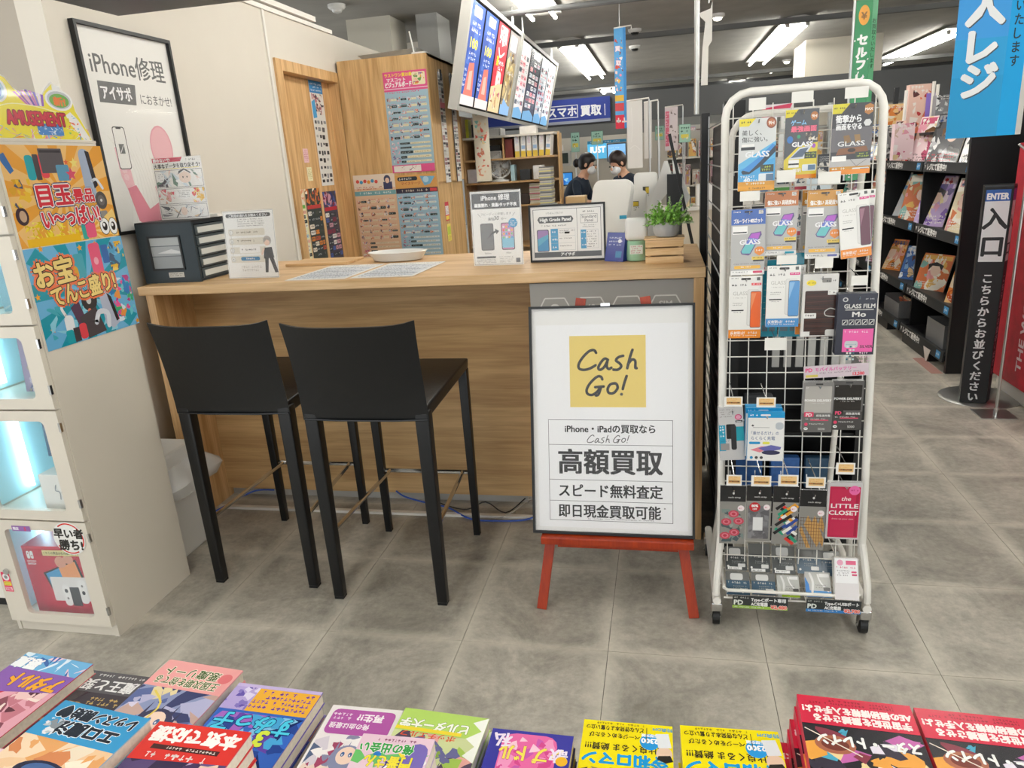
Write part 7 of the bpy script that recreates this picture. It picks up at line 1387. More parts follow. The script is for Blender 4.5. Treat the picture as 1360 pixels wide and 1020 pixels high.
# ================================================================ back shelf with binders, fan and paper stacks
bs = empty('back_shelf', (-1.4, 7.1, 0), 0, 'wooden back shelf crowded with binders and papers under the menu screens', 'shelf'); O = (-1.4, 7.1, 0)
for z in (.75, 1.135, 1.36, 1.575, 1.78): MB(O).box(-1.88, 7.06, z - .018, -1.0, 7.5, z).build('shelf_board', OAKH if z < 1.7 else mat('shelf_pale', 'd8d2c6', .5), bs)
MB(O).box(-1.90, 7.06, 0, -1.88, 7.5, 1.98).box(-1.0, 7.3, 0, -.985, 7.5, 1.78).build('side_panel', OAKV, bs)
MB(O).box(-1.50, 7.08, 1.575, -1.485, 7.49, 1.762).build('divider', OAKV, bs)
MB(O).box(-1.88, 7.49, 0, -1.0, 7.5, 1.80).build('back_panel', mat('back_beige', 'bfae94', .6), bs)
for k in range(6):
    x = -1.36 + k * .058; c = ['dfe6ee', 'f0eee8', 'e4e8f0', 'f2f0ea', 'e8ecf0', 'eceae4'][k]
    o = MB().box(-.022, 0, 0, .022, .2, .205).build('binder', mat('binder_white', 'eceae6', .5)); o.location = (x, 7.09, 1.5752); o.rotation_euler.y = (.0, .02, 0, -.02, .03, .1)[k]; tag(o, f'white binder with a yellow foot on the back shelf, {NUM[k]} from the left', 'binder', 'binders on the back shelf')
    p = Pr(.044, .205, 22, 100, 'efedea'); p.r(0, 74, 22, 100, 'e8c84a'); p.r(4, 6, 18, 40, c); p.bars(6, 8, 17, 7, 5, 3, '4a6ab0' if k % 2 else 'c85a6a', k); p.r(2, 50, 20, 66, '9ab8dc' if k % 2 else 'f0e8e0'); p.build('print', o, P_MATTE, (0, -.0004, .1025))
o = MB().box(0, 0, 0, .07, .2, .17).build('dark_red_file', mat('file_red', '6a2a24', .5)); o.location = (-1.475, 7.09, 1.5752); tag(o, 'dark red file box left of the white binders', 'file')
def basket(x, z, w_, lb):
    o = empty('white_basket', (x, 7.09, z), 0, lb, 'basket')
    b = MB().box(-w_/2, 0, 0, w_/2, .22, .004); n = 9
    b.box(-w_/2, 0, .062, w_/2, .004, .07).box(-w_/2, .216, .0, w_/2, .22, .07).box(-w_/2, .005, 0, -w_/2 + .004, .215, .07).box(w_/2 - .004, .005, 0, w_/2, .215, .07)
    for r_ in (.02, .04): b.box(-w_/2, 0, r_, w_/2, .003, r_ + .006)
    for k in range(n): b.box(-w_/2 + k * (w_ - .006) / (n - 1), 0, .004, -w_/2 + k * (w_ - .006) / (n - 1) + .006, .003, .062)
    b.build('body', WPLAS, o); q = MB().box(-w_/2 + .02, .03, .004, w_/2 - .02, .19, .055).build('papers', PAPER, o); return o
basket(-1.62, 1.7802, .22, 'white plastic basket on the top board of the back shelf'); basket(-1.62, 1.5752, .20, 'white plastic basket on the middle board of the back shelf')
MB
o = MB().box(-.09, 0, 0, .09, .18, .05).build('dark_papers', DARKG); o.location = (-1.62, 7.13, 1.647); o.rotation_euler.y = .0; tag(o, 'bundle of dark papers lying in the middle basket', 'papers')
# fan
fn = empty('desk_fan', (-1.56, 7.16, 1.3602), .5, 'white desk fan on the back shelf turned to the right', 'fan')
MB().lathe([(.07, 0), (.07, .01), (.03, .02), (.014, .026)], n=24).build('base', WPLAS, fn, smooth=True); MB().tube([(0, 0, .02), (0, 0, .10)], .012, 10).build('neck', WPLAS, fn)
g = MB(); 
for rr in (.085, .06, .035):
    for yy in (-.022, .022): g.tube([(rr * math.cos(a * PI / 10), yy * (1.2 - rr * 5), .115 + rr * math.sin(a * PI / 10)) for a in range(21)], .0022, 4, False)
for a in range(20): t = a * PI / 10; g.tube([(.01 * math.cos(t), -.03, .115 + .01 * math.sin(t)), (.06 * math.cos(t), -.026, .115 + .06 * math.sin(t)), (.088 * math.cos(t), 0, .115 + .088 * math.sin(t)), (.06 * math.cos(t), .026, .115 + .06 * math.sin(t)), (.01 * math.cos(t), .03, .115 + .01 * math.sin(t))], .0016, 4, False)
for yy in (-.028, .028): g.tube([(.088 * math.cos(a * PI / 12), yy * .55, .115 + .088 * math.sin(a * PI / 12)) for a in range(25)], .006, 6, False)
g.build('guard', WPLAS, fn); fn.scale = (1.25, 1.6, 1.25)
b = MB()
for k in range(3):
    a = k * 2 * PI / 3; b.hexa([(0.01 * math.cos(a + d_) + r_ * math.cos(a + d_), y, .115 + (0.01 + r_) * math.sin(a + d_)) for y in (-.006, .004) for r_, d_ in ((.01, -.4), (.07, -.35), (.07, .45), (.01, .4))])
b.build('blades', mat('fan_blade', 'cfd3d6', .3), fn); MB().ball((0, .045, .115), .03, .04, .03).build('motor', WPLAS, fn, smooth=True)
def stackp(x, z0, n, cols, w_, lbt, grp, y=7.09, t=.011):
    R = random.Random(n)
    for k in range(n):
        o = MB().box(-w_/2, 0, 0, w_/2, .2, t).build('magazine', mat('mg_' + cols[k % len(cols)], cols[k % len(cols)], .4)); o.location = (x + R.uniform(-.004, .004), y, z0 + k * (t + .0003)); tag(o, lbt + ', ' + ordn(k + 1) + ' from the bottom', 'magazine', grp)
stackp(-1.065, 1.1352, 30, ['8f9296', 'd8cf8a', 'a8abae', 'c9c4b4', '6a6e72'], .11, 'magazine in the tall stack beside the back shelf', 'magazines in the tall stack', y=6.83)
tag(MB().box(-1.14, 6.80, 0, -.99, 7.05, 1.1348).build('stack_stand', mat('stand_grey', '9a9c9c', .5)), 'grey stand under the tall magazine stack beside the back shelf', 'stand')
stackp(-1.19, 1.1352, 17, ['c9c4a0', 'd8d4cc', 'b8b49a', 'c86a7a', 'e4e0d4'], .15, 'magazine in the lower stack on the back shelf', 'magazines in the lower stack', y=7.1)
for k, (x, z, w_, h_, c, nm, lb) in enumerate(((-1.30, 1.3602, .10, .10, '2e3032', 'dark_device', 'black device on the back shelf right of the fan'), (-1.17, 1.3602, .10, .13, 'e8e8e6', 'white_pack', 'white pack on the back shelf beside the black device'), (-1.42, 1.3602, .04, .15, 'a8c8d0', 'spray_bottle', 'pale blue bottle on the back shelf right of the fan'),
        (-1.82, 1.3602, .10, .13, 'c8c4c8', 'clear_bag', 'clear plastic bag on the back shelf at the left'), (-1.76, 1.1352, .12, .06, 'e05a9a', 'pink_box', 'pink box at the left of the low shelf board'), (-1.58, 1.1352, .16, .12, 'cfccc8', 'crumpled_bag', 'pale crumpled bag on the low shelf board'), (-1.70, 1.5752, .10, .19, '8a8688', 'picture_card', 'grey framed picture card on the back shelf'),
        (-1.84, 1.7802, .03, .17, 'c8c83a', 'yellow_file', 'yellow file standing on the top board at the left'), (-1.77, 1.7802, .05, .12, '26282a', 'black_file', 'black file beside the yellow file'), (-1.33, 1.1352, .12, .10, '3a2e2a', 'dark_box', 'dark brown box on the low shelf board beside the magazines'), (-1.25, 1.7802, .16, .07, 'e4e0d8', 'paper_bundle', 'white paper bundle on the top board above the binders'))):
    o = MB().box(-w_/2, 0, 0, w_/2, .12, h_).build(nm, mat('g_' + c, c, .4, noise=.1, nscale=20), bevel=.006); o.location = (x, 7.1, z); tag(o, lb, nm.split('_')[-1])
p = Pr(.13, .62, 60, 290, 'efe8d4'); p.t('和柄', 30, 40, 22, '5a9a6a', .03, 'c'); p.art(6, 60, 54, 150, ['8ac8c0', 'e86a5a', 'f0d8a8', 'f4b0a0', 'efe8d4'], 20, 5, .4, .12); p.art(8, 160, 52, 270, ['e88a6a', 'f0c8a8', 'd87a6a', 'efe8d4', 'e8a080'], 24, 8, .4, .1)
pen = at(640, 190, Y=6.2); sheet('paper_pennant', .13, .62, PAPER, p, 'long pale paper pennant with orange figures hanging before the back shelf', 'pennant', (pen.x, 6.2, pen.z), d=.002, ry=-.0)
tag(MB().tube([(pen.x, 6.2, pen.z + .31), (pen.x, 6.2, CZ)], .0015, 4).build('hanging_string', WHITE), 'string holding the paper pennant', 'string')

# ================================================================ blue fascia sign
bf = MB().box(-2.28, 9.9, 1.97, -.66, 9.95, 2.27).build('blue_sign', mat('sign_blue', '223a94', .4)); tag(bf, 'long dark blue sign reading 中古スマホ 買取 above the far counter', 'sign')
p = Pr(1.62, .30, 540, 100, '223a94'); p.r(0, 88, 540, 100, '9aa0b0'); p.fr(175, 24, 402, 76, 3, 'eef0f6'); p.t('中古スマホ', 290, 66, 44, 'f4f6fa', .035, 'c', fit=212); p.t('買取', 415, 68, 46, 'f4f6fa', .04, fit=86); p.r(516, 30, 519, 76, 'f4f6fa'); q = p.build('print', bf, P_MATTE, (-1.47, 9.8995, 2.12))
o = struct('trim_4', MB().box(-2.28, 9.96, 1.95, 8.8, 10.05, 2.30), mat('soffit_dark', '58595a', .8))
# small ceiling fittings
for k, (px, py, Y, nm, lb) in enumerate(((843, 40, 6.2, 'dome_camera', 'black eyed dome camera on the ceiling, nearer one'), (843, 62, 7.6, 'dome_camera', 'white boxed dome camera on the ceiling, farther one'), (447, 8, 4.6, 'smoke_detector', 'small round detector on the ceiling above the oak door'), (978, 97, 10.3, 'smoke_detector', 'white detector on the ceiling left of the cream column'), (1045, 80, 9.3, 'downlight', 'round downlight left of the cream column, nearer'), (1024, 93, 10.6, 'downlight', 'round downlight left of the cream column, farther'), (953, 20, 5.4, 'downlight', 'round downlight near the top centre'))):
    pt_ = at(px, py, Z=2.79); o = empty(nm, (pt_.x, pt_.y, CZ), 0, lb, nm.replace('_', ' ').split()[-1])
    MB().lathe([(.07, 0), (.07, -.02), (.055, -.035)], n=20).build('housing', WPLAS, o, smooth=True); MB().lathe([(.045, -.034), (.035, -.055), (.01, -.062)], n=16).build('lens', BLACK if nm == 'dome_camera' else (WPLAS if nm == 'smoke_detector' else mat('downlight_glow', 'fff8e8', .4, emis=4.)), o, smooth=True)

# ================================================================ register counter, terminals
rc = empty('register_counter', (-.3, 4.3, 0), 0, 'white register counter behind the oak counter', 'counter'); O = (-.3, 4.3, 0)
MB(O).box(-.55, 4.25, 0, .09, 4.95, .98).build('body', mat('reg_white', 'd9d8d4', .4), rc); MB(O).box(-.58, 4.22, .98, .11, 5.0, 1.005).build('top', mat('reg_top', 'e4e3df', .35), rc)
def curved_back(name, x, y, z, w_, h_, d, lb, tilt=.2, lab=None, rz=0., cat='monitor'):
    o = empty(name, (x, y, z), rz, lb, cat)
    b = MB(); n = 8; q = .18 * w_; pts = []
    for cx_, cz_, a0 in ((w_/2 - q, h_ - q, 0), (-w_/2 + q, h_ - q, PI / 2), (-w_/2 + q * .4, q * .4, PI), (w_/2 - q * .4, q * .4, 1.5 * PI)):
        for i in range(5): a = a0 + i * PI / 8; rq = q if a0 < PI else q * .4; pts.append((cx_ + rq * math.cos(a), cz_ + rq * math.sin(a)))
    b.prism(pts, d, 1, 0); s = b.build('shell', WPLAS, o, smooth=True, bevel=.004); s.rotation_euler.x = tilt; s.location.z = .06
    if lab:
        p = Pr(w_ * .3, h_ * .3, 30, 40, 'f0efeb'); p.r(2, 4, 28, 22, '4a4a40'); p.bars(4, 24, 27, 2, 7, 4, '6a6a60', 3); p.r(14 if lab > 1 else 2, 6, 28 if lab > 1 else 26, 20, 'e8c83a'); q = p.build('label_print', s, P_MATTE, (0, -.001, h_ * .62))
    MB().box(-w_ * .25, .0, 0, w_ * .25, d * 2, .012).build('stand_foot', WPLAS, o); MB().box(-w_ * .1, .01, .012, w_ * .1, .03, .09).build('stand_neck', WPLAS, o); return o
curved_back('register_monitor', -.335, 4.30, 1.006, .26, .335, .04, 'large white register monitor seen from behind, nearest of three', -.3, rz=-.5)
mk = at(818, 258, Y=4.27); tg_ = MB().box(-.02, 0, -.01, .02, .001, .01).build('blue_tag', mat('tag_blue', '3ab0d8', .4)); tg_.location = (-.225, 4.245, 1.18); tag(tg_, 'small bright blue tag on the register monitor edge', 'tag')
curved_back('register_monitor', -.165, 4.62, 1.006, .13, .24, .03, 'small white register monitor with a yellow and black label, middle one', -.1, 1)
curved_back('register_monitor', -.11, 4.86, 1.006, .15, .34, .03, 'white register monitor with a broad yellow label, farthest of three', -.08, 2)
o = empty('receipt_printer', (-.14, 4.02, 0), 0, 'grey rounded register unit behind the potted plant', 'printer')
b = MB(); b.prism([(-.09, 1.02), (-.09, 1.08), (-.06, 1.135), (.0, 1.15), (.10, 1.155), (.10, 1.02)], .16, 1, 0); b.build('hood', GPLAS, o, bevel=.008, smooth=True)
MB().box(-.05, .02, .0, .08, .14, 1.02).build('pedestal', BLACK, o)
for k, (px0, py0, px1, py1, px2, py2, lb) in enumerate(((882, 214, 896, 246, 869, 262, 'white angled register bracket, left of two behind the plant'), (893, 213, 917, 262, 905, 270, 'white angled register bracket, right of two behind the plant'))):
    Y = 4.3; a, b1, c = at(px0, py0, Y=Y), at(px1, py1, Y=Y), at(px2, py2, Y=Y)
    b = MB(); b.prism([(a.x, a.z), (a.x + .02, a.z), (b1.x, b1.z), (c.x, c.z - .06), (c.x - .03, c.z - .06)], .03, 1, Y); tag(b.build('register_bracket', WPLAS), lb, 'bracket')
a, b1 = at(889, 178, Y=4.1), at(914, 273, Y=4.1)
tag(MB().bar((a.x, 4.1, a.z), (b1.x + .03, 4.1, 1.0), .016, .04).build('slanted_bar', BLACK), 'long thin black arm leaning beside the mesh partition', 'bar')
tag(MB().box(.02, 4.15, 1.006, .10, 4.9, 1.40).build('dark_screen_box', DARKG), 'dark grey box screen behind the white brackets', 'box')
tag(MB().box(-2.0, 4.26, .0, -.60, 4.34, 1.0).build('rear_partition', mat('rear_part', 'bdbab2', .5)), 'low grey partition behind the oak counter', 'partition')
# far staff counter
fc = empty('staff_counter', (-.7, 7.7, 0), 0, 'long pale staff counter in front of the two clerks', 'counter'); O = (-.7, 7.7, 0)
MB(O).box(-.98, 7.3, 0, .9, 7.8, .98).build('body', mat('staff_body', 'cfc4b0', .5), fc); MB(O).box(-1.0, 7.28, .98, .92, 7.85, 1.01).build('top', WHITE, fc)
for k, (x, w_, h_, c, nm, lb) in enumerate(((-.86, .20, .16, 'c8a878', 'carton', 'brown carton at the left of the staff counter'), (-.42, .22, .22, 'ecebe7', 'register', 'white register on the staff counter left of the banners'), (-.12, .20, .14, 'e2e0da', 'register', 'white register on the staff counter right of the banners'), (.16, .18, .18, 'd9c8a0', 'carton', 'pale carton on the staff counter'), (.42, .22, .2, 'e4e2de', 'register', 'white register at the right of the staff counter'))):
    o = MB().box(-w_/2, 0, 0, w_/2, .2, h_).build(nm, mat('sc_' + c, c, .4), bevel=.012); o.location = (x, 7.4, 1.0102); tag(o, lb, nm)

# ================================================================ the two clerks
SKIN = mat('skin', 'd9a98c', .5); NAVYS = mat('shirt_navy', '16273a', .7, noise=.1, nscale=40); TROU = mat('trousers_black', '17181b', .7); HAIR = mat('hair_dark', '1a1412', .45, noise=.3, nscale=90); HAIR2 = mat('hair_brown', '2a1c18', .45, noise=.3, nscale=90); MASK = mat('mask_white', 'e9ecee', .7)
def person(loc, face, hd_pitch, lean, hair, label, tail):
    o = empty('person', loc, face, label, 'person')
    def lp(x, y, z):  # lean the upper body forward about the hips
        if z <= .88: return (x, y, z)
        dz = z - .88; return (x + dz * math.sin(lean), y, .88 + dz * math.cos(lean))
    V = []; Ed = []; Rd = []
    def v(p, r, par=None):
        V.append(p); Rd.append(r); i = len(V) - 1
        if par is not None: Ed.append((par, i))
        return i
    pel = v((0, 0, .88), (.13, .15)); wa = v(lp(.0, 0, 1.02), (.10, .125), pel); ch = v(lp(.0, 0, 1.20), (.115, .155), wa); sh_ = v(lp(0, 0, 1.31), (.075, .11), ch); nk = v(lp(.01, 0, 1.38), (.048, .048), sh_)
    hb = Vector(lp(.02, 0, 1.42)); hdir = Vector((math.sin(hd_pitch), 0, math.cos(hd_pitch))); v0 = v(tuple(hb + hdir * .02), (.062, .058), nk); v1 = v(tuple(hb + hdir * .09), (.088, .074), v0); v2 = v(tuple(hb + hdir * .15), (.07, .064), v1)
    for s in (-1, 1):
        a = v(lp(0, s * .14, 1.31), (.055, .055), sh_); e_ = v((lp(.0, s * .2, 1.31)[0] + .06, s * .21, 1.06), (.042, .042), a); w_ = v((lp(.0, 0, 1.31)[0] + .27, s * .13, 1.05), (.026, .026), e_); hn = v((lp(0, 0, 1.31)[0] + .33, s * .115, 1.045), (.026, .014), w_)
        for k in range(4): f0 = v((lp(0, 0, 1.31)[0] + .375, s * (.085 + k * .019), 1.04), (.0085, .0085), hn); v((lp(0, 0, 1.31)[0] + .405 + .006 * (k in (1, 2)), s * (.083 + k * .02), 1.03), (.007, .007), f0)
        v((lp(0, 0, 1.31)[0] + .345, s * .075, 1.04), (.009, .009), hn)
        h_ = v((0, s * .09, .84), (.10, .10), pel); kn = v((.02, s * .095, .47), (.062, .062), h_); an = v((-.01, s * .095, .10), (.042, .042), kn); v((.09, s * .10, .045), (.042, .035), an)
    me = bpy.data.meshes.new('body'); me.from_pydata(V, Ed, []); b = link('body', me, SKIN, o)
    for m_ in (NAVYS, TROU): me.materials.append(m_)
    md = b.modifiers.new('skin', 'SKIN'); 
    for i, r in enumerate(Rd): me.skin_vertices[0].data[i].radius = r
    me.skin_vertices[0].data[0].use_root = True
    sb = b.modifiers.new('sub', 'SUBSURF'); sb.levels = 2; sb.render_levels = 2
    bpy.context.view_layer.update()
    dg = bpy.context.evaluated_depsgraph_get(); m2 = bpy.data.meshes.new_from_object(b.evaluated_get(dg)); b.modifiers.clear(); b.data = m2
    m2.materials.clear(); [m2.materials.append(x) for x in (SKIN, NAVYS, TROU)]
    nkp = Vector(lp(.01, 0, 1.372)); nd = Vector((math.sin(lean), 0, math.cos(lean)))
    for f in m2.polygons:
        c = f.center; f.use_smooth = True
        arm = c.x > lp(0, 0, 1.31)[0] + .12 and c.z < 1.2 and c.z > .95
        f.material_index = 2 if c.z < .90 else (0 if (c - nkp).dot(nd) > 0 or arm else 1)
    # head dressing in a frame at the head
    hc = hb + hdir * .10; H = empty('head_dressing', tuple(hc)); H.parent = o; H.rotation_euler = (0, hd_pitch, 0); H.name = 'head_detail'
    b = MB(); b.ball((-.018, 0, .012), .102, .088, .108, 20, 14)
    for vv in list(b.bm.verts):
        if vv.co.x > .035 and vv.co.z < .055: vv.co.x = .035 + (vv.co.x - .035) * .25; vv.co.z = max(vv.co.z, -.02) if vv.co.x > .03 else vv.co.z
        if vv.co.z < -.08 and vv.co.x > -.03: vv.co.z = -.08
    hr = b.build('hair', hair, H, smooth=True)
    for s in (-1, 1): MB().ball((.005, s * .082, -.01), .016, .008, .024, 8, 6).build('ear', SKIN, H, smooth=True); MB().ball((.082, s * .032, .008), .008, .013, .008, 8, 6).build('eye', BLACK, H, smooth=True)
    MB().ball((.097, 0, -.012), .014, .012, .02, 8, 6).build('nose', SKIN, H, smooth=True)
    m = MB(); m.ball((.055, 0, -.05), .055, .062, .048, 14, 10); m.build('face_mask', MASK, H, smooth=True)
    if tail: MB().ball((-.13, 0, -.03), .045, .04, .05, 12, 8).build('hair_bun', hair, H, smooth=True)
    return o
person((-1.08, 8.42, 0), -.25, .35, .42, HAIR, 'clerk in a navy top with tied dark hair leaning over the counter, left one', True)
person((-.275, 8.22, 0), PI + .75, .62, .38, HAIR2, 'clerk with a dark bob and white face mask bending down, right one', False)

# ================================================================ screens, banners and signs in the middle distance
def scr(px0, py0, px1, py1, Y, paint, lb, nm='wall_screen', base=BLACK, m=None, d=.04):
    x, z, w_, h_ = qy(Y, (px0, py0), (px1, py1)); h_ = at((px0 + px1) / 2, py0, Y=Y).z - at((px0 + px1) / 2, py1, Y=Y).z; z = at((px0 + px1) / 2, (py0 + py1) / 2, Y=Y).z
    p = Pr(w_, h_, 100, 100 * h_ / w_); paint(p, p.H); return sheet(nm, w_, h_, base, p, lb, nm.split('_')[-1], (x, Y, z), d=d, m=m or P_SCREEN)
scr(780, 189, 806, 211, 9.3, lambda p, H: (p.r(0, 0, 100, H, '58b4de'), p.t('JUST', 52, H * .62, 42, 'f4f8fb', .05, 'c', fit=82)), 'sky blue screen reading JUST above the clerks')
scr(806, 190, 832, 214, 9.25, lambda p, H: (p.r(0, 0, 100, H, '2a3038'), p.r(4, 5, 96, H - 8, '7cb6e6'), p.bars(12, 20, 60, 3, 12, 6, 'a8d0f0', 3), p.r(76, H * .5, 92, H - 10, '5a9ad8')), 'pale blue monitor right of the JUST screen')
scr(780, 186, 832, 190, 9.24, lambda p, H: (p.r(0, 0, 100, H, '3a9ac8'), p.bars(8, 2, 90, 1, 3, H - 4, 'd8ecf4', 3)), 'thin blue strip above the two blue screens', 'strip_sign', PAPER, P_MATTE, .02)
scr(733, 201, 758, 221, 8.9, lambda p, H: (p.r(0, 0, 100, H, 'c9c8c2'), p.r(10, 10, 88, H - 14, '2a3a34')), 'beige framed small monitor with a dark green screen', 'small_monitor', GPLAS, P_MATTE, .12)
scr(740, 229, 761, 247, 8.92, lambda p, H: (p.r(0, 0, 100, H, '26303a'), p.r(4, 5, 96, H - 8, '3a8ad8'), p.art(4, 5, 96, H - 10, ['6ab4ec', '2a6ac0', '9ad0f4'], 12, 3, .4, .1)), 'blue lit computer monitor left of the clerks', 'computer_monitor')
tag(MB().box(-1.42, 8.86, 0, -1.06, 9.3, 1.20).build('filing_cabinet', mat('cab_beige', 'c8bda6', .5)), 'beige cabinet behind the paper stacks carrying the monitors', 'cabinet')
wr = scr(725, 193, 747, 201, 9.0, lambda p, H: (p.r(0, 0, 100, H, 'e8d4d8'), p.art(0, 0, 100, H, ['e88a9a', 'f4ece8', 'c8b0b4'], 12, 4, .4, .1)), 'pink and white packages above the small monitor', 'package_row', PAPER, P_MATTE, .1)
bh = tag(MB().box(-1.45, 9.31, 0, .05, 9.36, 1.78).build('screen_wall', mat('wall_screens', 'bfb9ac', .6)), 'pale partition wall carrying the blue screens', 'partition')
def hbanner(px0, py0, px1, py1, Y, paint, lb, nm='hanging_banner', arm=True):
    x, z, w_, h_ = qy(Y, (px0, py0), (px1, py1)); h_ = at((px0 + px1) / 2, py0, Y=Y).z - at((px0 + px1) / 2, py1, Y=Y).z; z = at((px0 + px1) / 2, (py0 + py1) / 2, Y=Y).z; p = Pr(w_, h_, 100, 100 * h_ / w_); paint(p, p.H)
    o = empty(nm, (x, Y, z - h_/2), 0, lb, 'banner'); s = MB().box(-w_/2, -.001, 0, w_/2, .001, h_).build('cloth', PAPER, o); p.build('print', s, P_MATTE, (0, -.0012, h_/2))
    MB().tube([(-w_/2, 0, h_), (w_/2 + .05, 0, h_ + .01), (w_/2 + .05, 0, h_ - .02)], .006, 6).build('top_rod', WHITE, o)
    if arm: MB().tube([(w_/2 + .05, 0, h_), (w_/2 + .06, 0, -(z - h_/2))], .007, 6).build('pole', ALU, o)
    else: MB().tube([(0, 0, h_), (0, 0, CZ - (z - h_/2))], .003, 4).build('hanger', ALU, o)
def wht(p, H): p.r(0, 0, 100, H, 'e4e0da'); p.st([(20, H * .7), (50, H * .66), (80, H * .72)], 4, 'efece6'); p.fr(0, 0, 100, H, 2, 'd0ccc6'); p.st([(30, H * .1), (34, H * .4), (28, H * .6)], 3, 'f0ede8')
hbanner(832, 134, 854, 224, 6.0, wht, 'translucent white banner seen from behind, nearer one')
hbanner(855, 136, 866, 211, 6.3, wht, 'translucent white banner seen from behind, farther one')
def jpb(p, H): p.r(0, 0, 100, H, '5aa8e0'); p.r(76, 0, 100, H, '3f8ed0'); p.art(4, H * .1, 74, H * .62, ['f4f0ee', 'e88aa0', '8a5a5a', 'f0c060', 'f4d0c0', '5aa8e0', 'd85a4a'], 36, 3, .4, .1); p.t('買', 30, H * .22, 44, 'f0e8ec', .05, 'c', out=('d84a6a', .08)); p.t('取', 36, H * .36, 44, 'f0e8ec', .05, 'c', out=('d84a6a', .08)); p.r(0, H * .66, 76, H * .72, 'e8c04a'); p.r(0, H * .74, 76, H * .82, 'd84a50'); p.r(0, H * .86, 76, H, 'e0304a'); p.bars(8, H * .89, 70, 1, 3, H * .05, 'f8e8ea', 5)
hbanner(815, 38, 833, 172, 7.0, jpb, 'tall sky blue and red banner under the ceiling left of the white ones', arm=False)
hbanner(883, 142, 900, 200, 8.0, lambda p, H: (p.r(0, 0, 100, H, 'eadde0'), p.r(4, H * .1, 34, H * .9, 'e0708a'), p.bars(8, H * .14, 30, 12, H * .06, H * .03, 'f4e4e8', 3), p.art(38, H * .05, 96, H * .9, ['b8a8a8', 'd8c8c8', '8a7a7a', 'eadde0'], 20, 4, .4, .1)), 'pink and white small banner right of the white banners')
for k, (a, b_, c, d_, Y, lb) in enumerate(((902, 165, 917, 189, 7.6, 'mint green square sign on a pole beside the mesh partition'), (870, 167, 882, 186, 9.0, 'mint green sign between the white and pink banners'), (785, 174, 801, 192, 9.1, 'mint green sign above the blue JUST screen'), (758, 176, 770, 202, 9.0, 'mint green sign left of the JUST screen'))):
    x, z, w_, h_ = qy(Y, (a, b_), (c, d_)); h_ = at(a, b_, Y=Y).z - at(a, d_, Y=Y).z; p = Pr(w_, h_, 100, 100 * h_ / w_, 'a8d4c0'); p.fr(0, 0, 100, p.H, 3, '6aa892'); p.bars(14, p.H * .15, 86, 2, p.H * .18, p.H * .12, '4a6a5a', k); p.rr(16, p.H * .55, 84, p.H * .75, 4, 'e8d85a'); p.art(30, p.H * .5, 80, p.H * .85, ['e8a85a', 'f4f0d8', 'e8d85a'], 8, k, .3, .1)
    o = empty('mint_sign', (x, Y, z - h_/2), 0, lb, 'sign'); s = MB().box(-w_/2, 0, 0, w_/2, .006, h_).build('panel', PAPER, o); p.build('print', s, P_MATTE, (0, -.0006, h_/2)); MB().tube([(0, .012, h_ * .5), (0, .012, -(z - h_/2))], .007, 6).build('pole', ALU, o)
# steel pole above the partition and white plate hanging from the ceiling
a = at(911, 0, Y=3.52); b1 = at(925, 153, Y=3.52)
tag(MB().tube([(b1.x, 3.52, 1.666), (b1.x - .004, 3.52, CZ)], .011, 10).build('ceiling_pole', ALU), 'shiny steel pole rising from the mesh partition to the ceiling', 'pole')
x, z, w_, h_ = qy(5.0, (931, 25), (942, 98)); b = MB(); b.prism([(-.035, .19), (.03, .21), (.04, .25), (.04, .03), (.02, -.0), (.018, -.22), (-.022, -.22), (-.015, .0), (-.0, .14), (-.03, .17)], .02, 1, 0); o = b.build('white_plate', WHITE); o.location = (x, 5.0, z); tag(o, 'white cut out plate hanging from two wires beside the steel pole', 'plate')
tag(MB().tube([(x + .02, 5.01, z + .24), (x + .02, 5.01, CZ)], .002, 4).build('hanging_wire', ALU), 'thin wire holding the white plate', 'wire')

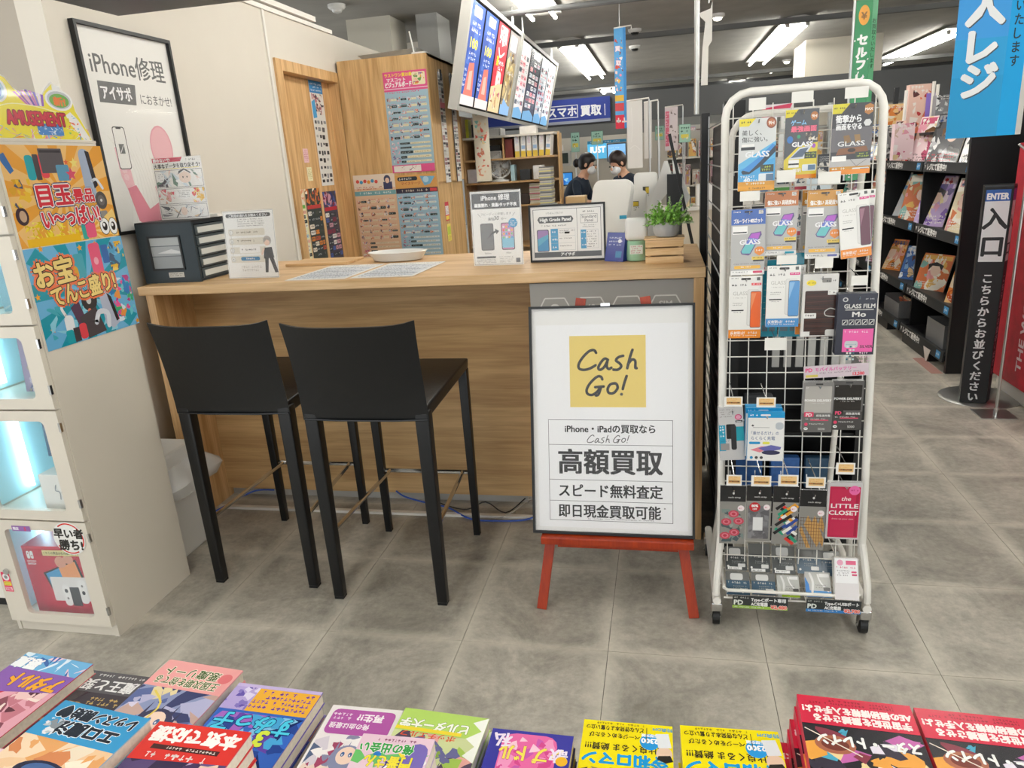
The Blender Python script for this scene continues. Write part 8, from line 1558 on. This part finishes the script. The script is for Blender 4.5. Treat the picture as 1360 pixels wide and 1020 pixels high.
# ================================================================ far goods shelves
def gondola(x0, x1, y, ztop, nsh, lb, gn, seed, pal, goods=True, hdr=None):
    o = empty('goods_shelf', ((x0 + x1) / 2, y, 0), 0, lb, 'shelf'); O = ((x0 + x1) / 2, y, 0)
    MB(O).box(x0, y + .3, 0, x1, y + .34, ztop).build('back_panel', mat('gond_back', 'a8a49c', .6), o)
    for s in (x0, x1 - .03): MB(O).box(s, y, 0, s + .03, y + .3, ztop).build('side_panel', mat('gond_side', 'c4beb2', .5), o)
    R = random.Random(seed); zb = [.12 + k * (ztop - .1) / nsh for k in range(nsh)]
    for k, z in enumerate(zb):
        MB(O).box(x0 + .03, y, z - .02, x1 - .03, y + .3, z).build('shelf_board', mat('gond_board', 'd4cfc4', .5), o)
        if z < .75: continue
        x = x0 + .05; hmax = (ztop - .1) / nsh - .04; n = 0
        while x < x1 - .16:
            w_ = R.uniform(.07, .15); h_ = hmax * R.uniform(.6, .98); c = R.choice(pal)
            q = MB().box(-w_/2, 0, 0, w_/2, .12, h_).build('goods_box', mat('gd_' + c, c, .5)); q.location = (x + w_/2, y + R.uniform(.02, .08), z + .0003); x += w_ + R.uniform(.006, .03)
            pr_ = Pr(w_ * .92, h_ * .94, 100, 150, R.choice(pal)); pr_.art(0, 0, 100, 150, pal + ['f4f0ea'], 10, R.randint(0, 999), .6, .15); pr_.bars(8, 10, 92, 2, 20, 14, R.choice(['f4f4f0', '3a3a3a', 'c83a4a']), R.randint(0, 99)); pr_.build('print', q, P_MATTE, (0, -.0008, h_/2))
            n += 1; tag(q, f'{CN.get(c, "coloured")} ' + gn.replace('boxed goods', 'box') + f', board {_BN[k]}, {ordn(n)} from left', 'box', gn)
CN = {'d8c8b8': 'beige', 'c86a5a': 'brick red', 'e8e0d0': 'cream', '8a9ab0': 'slate blue', 'e8b86a': 'amber', 'a8b8a0': 'sage', 'f0d0c8': 'pale pink', '6a5a58': 'brown', 'c8a0a8': 'dusty pink', 'f0ece4': 'white'}
_BN = ['one', 'two', 'three', 'four', 'five']
PG = ['d8c8b8', 'c86a5a', 'e8e0d0', '8a9ab0', 'e8b86a', 'a8b8a0', 'f0d0c8', '6a5a58', 'c8a0a8', 'f0ece4']
gondola(-.12, .95, 9.6, 1.78, 5, 'far goods shelf behind the pink banner', 'boxed goods on the far shelf behind the pink banner', 3, PG)
gondola(-2.2, -1.0, 9.62, 1.72, 5, 'far goods shelf under the blue sign', 'boxed goods on the far shelf under the blue sign', 8, PG)
gondola(1.0, 1.75, 8.2, 1.7, 5, 'goods shelf glimpsed through the top of the wire rack', 'boxed goods glimpsed through the wire rack', 14, PG)
gondola(-.1, 1.6, 12.6, 1.95, 5, 'farthest goods shelf across the shop', 'boxed goods on the farthest shelf', 18, PG)
gondola(2.9, 4.6, 11.5, 2.0, 5, 'far goods shelf behind the magazine shelving', 'boxed goods far behind the magazine shelving', 23, PG)
